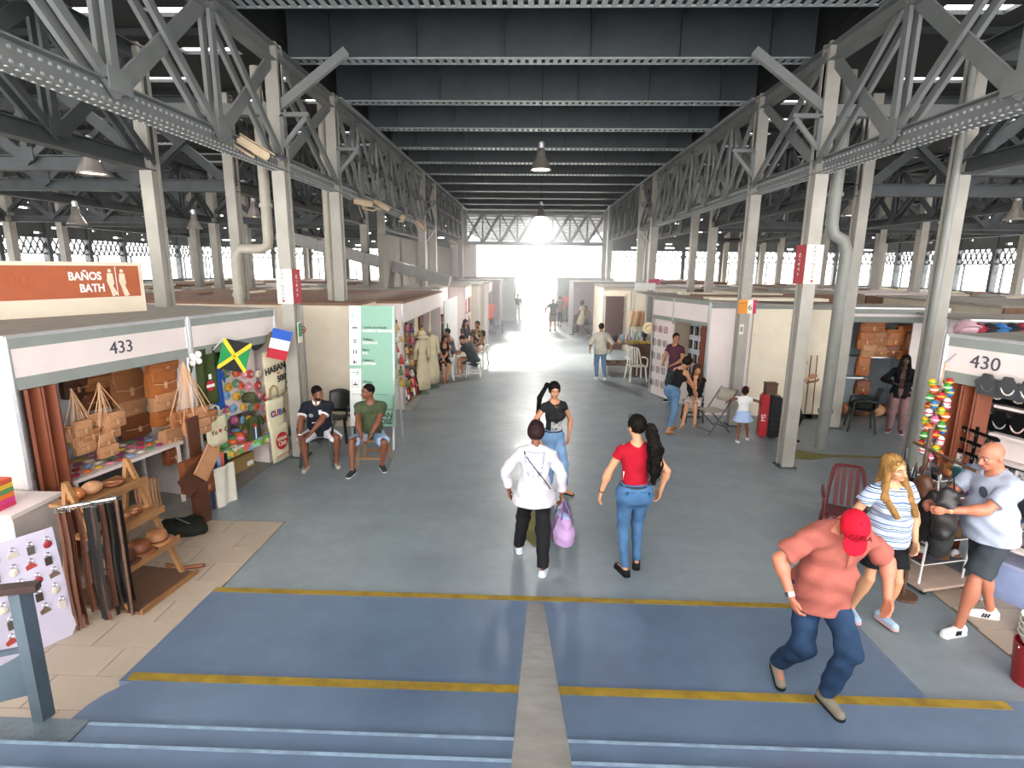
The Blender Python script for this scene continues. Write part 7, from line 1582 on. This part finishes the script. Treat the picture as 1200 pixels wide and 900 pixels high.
for i in range(6):
    q = G(1062+i*4, 493); o = thing('leather_bundle', f'{["brown","tan","dark","rust","pale","black"][i]} leather bundle heaped on the floor of the right-hand leather stall', 'leather goods', (6.9+.22*i, 12.3+.1*(i % 2), 0), 0, 'leather bundles on the stall floor'); MB().ball((0, 0, .14), (.16, .14, .14), 10).build('bundle', LE[[2, 0, 4, 3, 1, 4][i]], o, smooth='all'); MB().tube([(-.15, 0, .16), (0, -.02, .27), (.15, 0, .16)], .01, 5).build('tie', strapm, o)
o = thing('black_cloth_heap', 'heap of black cloth on the dark chair at the leather stall', 'cloth', (6.75, 11.15, .46)); S = SDF(.02, .06); S.ell((0, 0, .08), (.24, .2, .10)); S.ell((.15, .05, .04), (.2, .15, .07)); S.noise = wrinkle(.01, 5); S.cut((0, 0, 0), (0, 0, -1)); S.build('heap', clothm('black_bag', '#1f201c'), o)
# caps stall
SC = RM(Scaps)
for i, (c1, lab) in enumerate((('#e3b9c4', 'pink'), ('#b22a44', 'crimson'), ('#1f2024', 'black'), ('#3a7ac0', 'bright blue'), ('#20242c', 'charcoal'), ('#a8323a', 'red'), ('#2a2c30', 'graphite'), ('#c8c8c8', 'silver'))):
    q = AY(1128+i*13, 385, 10.05); cap(f'{lab} cap in the row hung at the right-hand cap stall', (q.x, 9.95, q.z-.05), -.1, pm(c1), None, -.6, 'caps hung at the right-hand cap stall', 1.35 if i else 1.9)
o = hang_cloth('small crimson badge banner beside the pink cap', 'banner', 'banner', AY(1142, 382, 10.0), -.1, .18, .16, pm('#c8325a'), None, False)
# ------------------------------------------------------------------ stall 430
W4 = RM(S430); rz4b = S430.rotation_euler[2]
def Q(px, py, v=.2): return W4 @ onplane(S430, px, py, v)
sh_ = {k: onplane(S430, 1165, py, .12).z for k, py in (('top', 474), ('mid', 508), ('low', 538), ('cnt', 566))}
for k_, z in sh_.items():
    if k_ != 'cnt': MB().box(.50, w430-.05, .12, .62, z-.03, z).build('shelf', white_p, S430)
MB().box(.50, w430-.05, .62, .65, .2, 2.0).build('back_panel', mat('panel_dark_display', '#3c4046', .7), S430)
MB().box(.55, w430-.1, .20, .215, sh_['low']+.01, sh_['mid']-.05).build('card_panel', white_p, S430)
black_v = mat('black_velvet', '#121214', .9, noise=0, spec=.1)
def bust(lab, p_, ci, s=1, w=1, m_=None, group='necklace busts in stall 430'):
    t = thing('necklace_bust', lab, 'necklace display', W4 @ p_, rz4b, group)
    MB().prism([(-.12*s*w, 0), (.12*s*w, 0), (.15*s*w, .17*s), (.06*s, .24*s), (.05*s, .28*s), (-.05*s, .28*s), (-.06*s, .24*s), (-.15*s*w, .17*s)], frame((0, 0, 0), (1, 0, 0), (0, -.25, 1)), .03).build('bust_panel', m_ or black_v, t, bevel=.008)
    n = 19; bd = MB()
    pts = [(-.08*s*math.cos(PI*i/(n-1)), .22*s-.17*s*math.sin(PI*i/(n-1))**.8) for i in range(n)]
    bd.tube([(x, -.05-.0, z) for x, z in pts], [.012*s*(1 if i % 2 else .62) for i in range(n)], 6); bd.build('beads', pm(ci, .3), t, smooth='all')
    return t
rows = [('top', ['brown and amber', 'white shell', 'cream', 'wooden disc', 'ivory', 'copper'], ['#a85a30', '#e8e0d4', '#d9cbb0', '#8a5a3a', '#ece6d8', '#b0704a'], 1130, 26, 'upper'),
        ('mid', ['pearl', 'grey bead', 'pink pearl', 'white', 'lilac', 'cream bead'], ['#e8dcd4', '#9a9a9c', '#e0c0bc', '#f0ece8', '#c8b8d0', '#e6dcc6'], 1143, 22, 'middle')]
for key, nm_, cl_, px0, dpx, rw in rows:
    for i in range(6):
        q = onplane(S430, px0+13+dpx*i, 480, .25); q.z = sh_[key]
        bust(f'black bust with {nm_[i]} necklace, {rw} shelf of stall 430, {ORDN[i]} from the shutter', q, cl_[i], .95 if key == 'top' else .88)
for i in range(4):
    q = onplane(S430, 1160+i*25, 455, -.06); q.z = onplane(S430, 1160, 463, -.06).z
    bust(f'dark grey bust hung over the lower fascia edge of stall 430, {ORDN[i]} from the shutter', q, ['#5a5a5c', '#d9d4cc', '#d9d4cc', '#8a8a8a'][i], .85, 1, mat('velvet_grey', '#45464a', .9, noise=.05), 'busts hung over the fascia of stall 430')
for i in range(10):
    q = onplane(S430, 1122+9*i, 545, .02); q.z = sh_['low']-.0
    o = thing('trinket_card', f'{["white","silver","pink","black"][i%4]} card of small jewellery below the busts of stall 430, {ORDN[i]} from the shutter', 'card', W4 @ q, rz4b, 'jewellery cards below the busts')
    MB().box(-.05, .05, -.004, .004, -.17, -.02).build('card', pm(['#e6dede', '#b9b4b4', '#d8b0b0', '#26262a'][i % 4]), o)
    for k in range(3): MB().ball((-.025+.025*k, -.01, -.06-.03*(k % 2)), .010, 6).build('stud', silver, o)
# earring tree
t = thing('earring_stand', 'black three-armed earring stand at the front corner of stall 430', 'display stand', Q(1137, 548, -.05), rz4b-.35); 
MB().box(-.12, .12, -.06, .06, 0, .02).build('base', black_v, t); MB().beam((0, 0, .0), (0, 0, .46), .03, .02).build('upright', black_v, t)
for i, z in enumerate((.14, .27, .40)):
    a = MB().beam((-.30, 0, z), (.30, 0, z), .018, .03).build('arm', black_v, t); e = MB()
    for k in range(14): e.ball((-.28+.042*k, -.014, z-.03), (.008, .006, .016), 5)
    e.build('earrings', silver, a)
# counter with trinkets + wire rack
t = thing('trinket_counter', 'long low counter of trinkets under the necklaces of stall 430', 'counter', W4 @ Vector((1.55, .1, 0)), rz4b); MB().box(-1.1, 1.2, -.25, .25, .58, .62).build('counter_top', white_p, t); MB().box(-1.08, 1.18, -.05, .24, 0, .58).build('counter_body', mat('panel_bluish', '#c9cfd6', .6), t)
tc_ = ['#9a9a9c', '#6a3a2a', '#c9b08a', '#2a2c34', '#b04a5a', '#d8d0c4', '#4a5a7a']
for i in range(36):
    a, b = i % 12, i//12; o = thing('trinket', f'{["grey","brown","sand","black","rose","ivory","blue"][(a+2*b)%7]} trinket on the low counter of stall 430, {["front","middle","back"][b]} row, {ORDN[a]} along', 'trinket', W4 @ Vector((.55+a*.18, -.08+b*.15, .622)), rr.uniform(0, 3), f'{["grey","brown","sand","black","rose","ivory","blue"][(a+2*b)%7]} trinkets of the low counter')
    MB().box(-.045, .045, -.03, .03, 0, .02).build('tray', pm(tc_[(a+2*b) % 7]), o, bevel=.004); MB().ball((0, 0, .03), (.03, .02, .014), 6).build('jewel', silver, o)
rk = G(1075, 692); t = thing('wire_rack', 'white wire rack on a pale wooden base between the blonde woman and the bald man', 'rack', (rk.x, rk.y, 0), .25)
MB().box(-.05, .62, -.10, .36, .05, .08).build('base_board', mat('pale_board', '#c0a898', .6), t)
for x, y in ((0, 0), (.55, 0), (0, .28), (.55, .28)): MB().tube([(x, y, .08), (x+.03, y, 1.22)], .012, 6).build('upright', whiteink, t)
for i, z in enumerate((.28, .52, .76, .98, 1.18)):
    MB().tube([(0, 0, z), (.56, 0, z), (.56, .28, z), (0, .28, z), (0, 0, z)], .006, 5).build('shelf_wire', whiteink, t); MB().box(.0, .56, .0, .28, z-.004, z+.002).build('shelf_sheet', mat('mesh_grey', '#6a6668', .6), t)
for s_ in ((0, -.06), (.5, -.06)): MB().lathe([(.035, -.015), (.035, .015)], 10, Matrix.Translation((s_[0], s_[1], .035)) @ Matrix.Rotation(PI/2, 4, 'X')).build('castor', blackpl, t)
RKW = RM(t)
sn = ['maroon', 'silver', 'black', 'sky blue', 'bronze', 'white', 'teal', 'charcoal', 'olive', 'copper']; sc2 = ['#6a2430', '#b4b4b8', '#1c1c20', '#4a78a8', '#7a5430', '#e0dcd8', '#2a6a6a', '#33353a', '#6a6a30', '#a0603a']
for i in range(40):
    r_, a = i//8, i % 8; k = (r_*3+a*7) % 10; z = (.284, .524, .764, .984, 1.184)[r_]
    o = thing('souvenir', f'{sn[k]} souvenir on the wire rack, {["bottom","second","middle","fourth","top"][r_]} shelf, {["first","second","third","fourth","fifth","sixth","seventh","last"][a]} along', 'souvenir', RKW @ Vector((.06+.14*(a % 4), .07+.13*(a//4), z)), rr.uniform(0, 3), 'souvenirs on the wire rack')
    if i % 3 == 0: MB().ball((0, 0, .045), (.055, .035, .045), 8).build('souvenir_body', pm(sc2[k], .4), o, smooth='all')
    else: MB().box(-.05, .05, -.03, .03, 0, .05+.02*(i % 4)).build('souvenir_body', pm(sc2[k], .4), o, bevel=.006)
    MB().box(-.03, .03, -.04, -.03, .015, .045).build('tag', pm(sc2[(k+3) % 10]), o)
# black bags hanging between woman and rack
for i in range(7):
    q = (3.66+.04*(i % 3), 5.25-.10*i, 1.42-.11*(i % 3)); o = thing('hanging_bag', f'{["black","dark grey","black net","brown-black","charcoal","black fringed","dark olive"][i]} bag in the dark bundle hanging between the blonde woman and the wire rack', 'bag', q, 1.2+.3*i, 'dark bags hanging by the wire rack')
    S = SDF(.016, .03); S.ell((0, 0, -.25), (.11, .07, .20)); S.ell((0, 0, -.42), (.09, .07, .14)); S.noise = wrinkle(.008, i); S.build('bag_body', (blackle, clothm('dark_bag', '#2b2c2c'), blackle, LE[4])[i % 4], o); MB().tube([(-.04, 0, -.1), (0, 0, .1), (.04, 0, -.1)], .008, 5).build('strap', blackpl, o)
t = thing('bag_pole', 'dark pole carrying the bundle of black bags beside the brown shutter', 'pole', (3.78, 5.15, 0), 0); MB().tube([(0, 0, 0), (0, 0, 1.75)], .02, 8).build('upright', darkwood, t); MB().lathe([(.13, 0), (.13, .03)], 14).build('foot', darkwood, t); MB().tube([(0, .2, 1.55), (0, -.6, 1.55)], .014, 6).build('arm', darkwood, t)
# maracas cluster
for i in range(42):
    z = 1.98-.021*i; k = i % 7; ang = i*2.4; c0 = W4 @ onplane(S430, 1098, 480, -.12)
    o = thing('maraca', f'{["red","yellow","green","white","orange","blue","pink"][k]} painted maraca in the cluster beside stall 430, {ORDN[i]} from the top', 'maraca', (c0.x+.085*math.cos(ang), c0.y+.085*math.sin(ang), z), ang, f'{["red","yellow","green","white","orange","blue","pink"][k]} maracas of the hanging cluster')
    MB().ball((0, 0, 0), (.042, .042, .05), 8).build('gourd', pm(['#c8282e', '#dcb820', '#3f9a3a', '#e8e6e0', '#dc6a24', '#3a78c0', '#d8608a'][k], .35), o, smooth='all'); MB().lathe([(.043, -.008), (.043, .008)], 8).build('painted_band', pm(['#dcb820', '#3f9a3a', '#e8e6e0', '#c8282e', '#e8e6e0', '#dcb820', '#e8e6e0'][k], .4), o)
t = thing('hanging_line', 'cord from the fascia that carries the maraca cluster', 'cord', (c0.x, c0.y, 1.0)); MB().tube([(0, 0, 0), (0, 0, 1.2)], .008, 5).build('strand', strapm, t); MB().tube([(0, 0, 1.2), (.1, .0, 1.3)], .008, 5).build('hook', silver, t)
# boxes, bucket and cloth on the right
t = thing('folding_table', 'low white table with dark mats at the right edge behind the bald man', 'table', (5.0, 4.75, 0), -1.1); MB().box(-.6, .8, -.3, .3, .62, .65).build('table_top', white_p, t)
for sx in (-.55, .75):
    for sy in (-.26, .26): MB().box(sx-.02, sx+.02, sy-.02, sy+.02, 0, .62).build('leg', mat('panel_bluish', '#c9cfd6', .6), t)
for i in range(4): 
    o = thing('dark_mat', f'dark patterned mat on the low white table, {["first","second","third","fourth"][i]} along', 'mat', Matrix.Translation((5.0, 4.75, 0)) @ Matrix.Rotation(-1.1, 4, 'Z') @ Vector((-.4+.33*i, 0, .652)), -1.1+.2*i, 'mats on the low white table'); MB().box(-.13, .13, -.2, .2, 0, .012).build('mat_body', pm('#4a3a3a'), o); MB().box(-.10, .10, -.16, .16, .012, .015).build('mat_pattern', pm('#8a7a7a'), o)
t = thing('white_sack', 'flattened white sack on the floor at the right under the low table', 'sack', (4.72, 4.55, 0), .3); S = SDF(.02, .08); S.ell((0, 0, .05), (.32, .2, .09)); S.ell((.2, .1, .05), (.25, .18, .08)); S.noise = wrinkle(.008, 2); S.cut((0, 0, 0), (0, 0, -1)); S.build('sack_body', clothm('sack_white2', '#d8cfcf'), t)
t = thing('storage_bin', 'pale blue storage box under the low table at the right', 'box', (4.95, 5.1, 0), -1.1); MB().box(-.3, .3, -.2, .2, 0, .38).build('bin_body', mat('bin_blue', '#9aa8d0', .5), t); MB().box(-.32, .32, -.22, .22, .38, .41).build('bin_lid', mat('bin_blue2', '#b4bcd8', .5), t)
bk = G(1205, 800); t = thing('bucket', 'dark red bucket at the lower right edge holding a stack of white tubs', 'bucket', (bk.x, bk.y, 0)); MB().lathe([(.11, 0), (.14, .34), (.13, .34), (.105, .02)], 20).build('bucket_body', mat('bucket_red', '#8e1c22', .4), t, smooth=True); MB().tube([(-.14, 0, .32), (0, -.12, .26), (.14, 0, .32)], .005, 5).build('handle', silver, t)
for i in range(4): o = thing('white_tub', f'white tub in the stack on the red bucket, {["lowest","second","third","topmost"][i]}', 'tub', (bk.x, bk.y, .34+.05*i), 0, 'stack of white tubs'); MB().lathe([(.09, 0), (.125, .07), (.13, .08), (.12, .08), (.085, .01)], 18).build('tub_body', whitepl, o, smooth=True)
t = thing('floor_fan', 'dark round fan standing inside the doorway behind the bearded man', 'fan', (-4.55, 10.2, 0)); MB().tube([(.2*math.cos(k), 0, 1.15+.28*math.sin(k)) for k in np.linspace(0, 2*PI, 21)], .015, 6, cap=False).build('cage', blackpl, t); MB().tube([(0, 0, 0), (0, 0, 1.1)], .02, 8).build('pole', blackpl, t); MB().lathe([(.2, 0), (.2, .03)], 16).build('fan_base', blackpl, t)
for k in range(4): MB().prism([(0, 0), (.16, .06), (.17, -.05)], frame((0, .0, 1.15), (math.cos(k*PI/2), 0, math.sin(k*PI/2)), (0, 0, 1) if k % 2 == 0 else (1, 0, 0)), .01).build('blade', blackpl, t)
# ------------------------------------------------------------------ haze volume added to veil the far aisle with glow
def haze_mat(d=.022):
    m = bpy.data.materials.new('haze'); m.use_nodes = True; N = m.node_tree.nodes; L = m.node_tree.links
    N.remove(N['Principled BSDF']); v = N.new('ShaderNodeVolumeScatter'); v.inputs['Density'].default_value = d; v.inputs['Anisotropy'].default_value = .55
    v.inputs['Color'].default_value = (.93, .97, 1, 1); L.new(v.outputs[0], N['Material Output'].inputs['Volume']); return m
hz = MB().box(-4.55, 4.85, 14, 44, .02, 6.2).build('haze', haze_mat()); hz['kind'] = 'stuff'
hz['label'] = 'thin haze volume added for the glow in the far half of the aisle'; hz['category'] = 'haze'
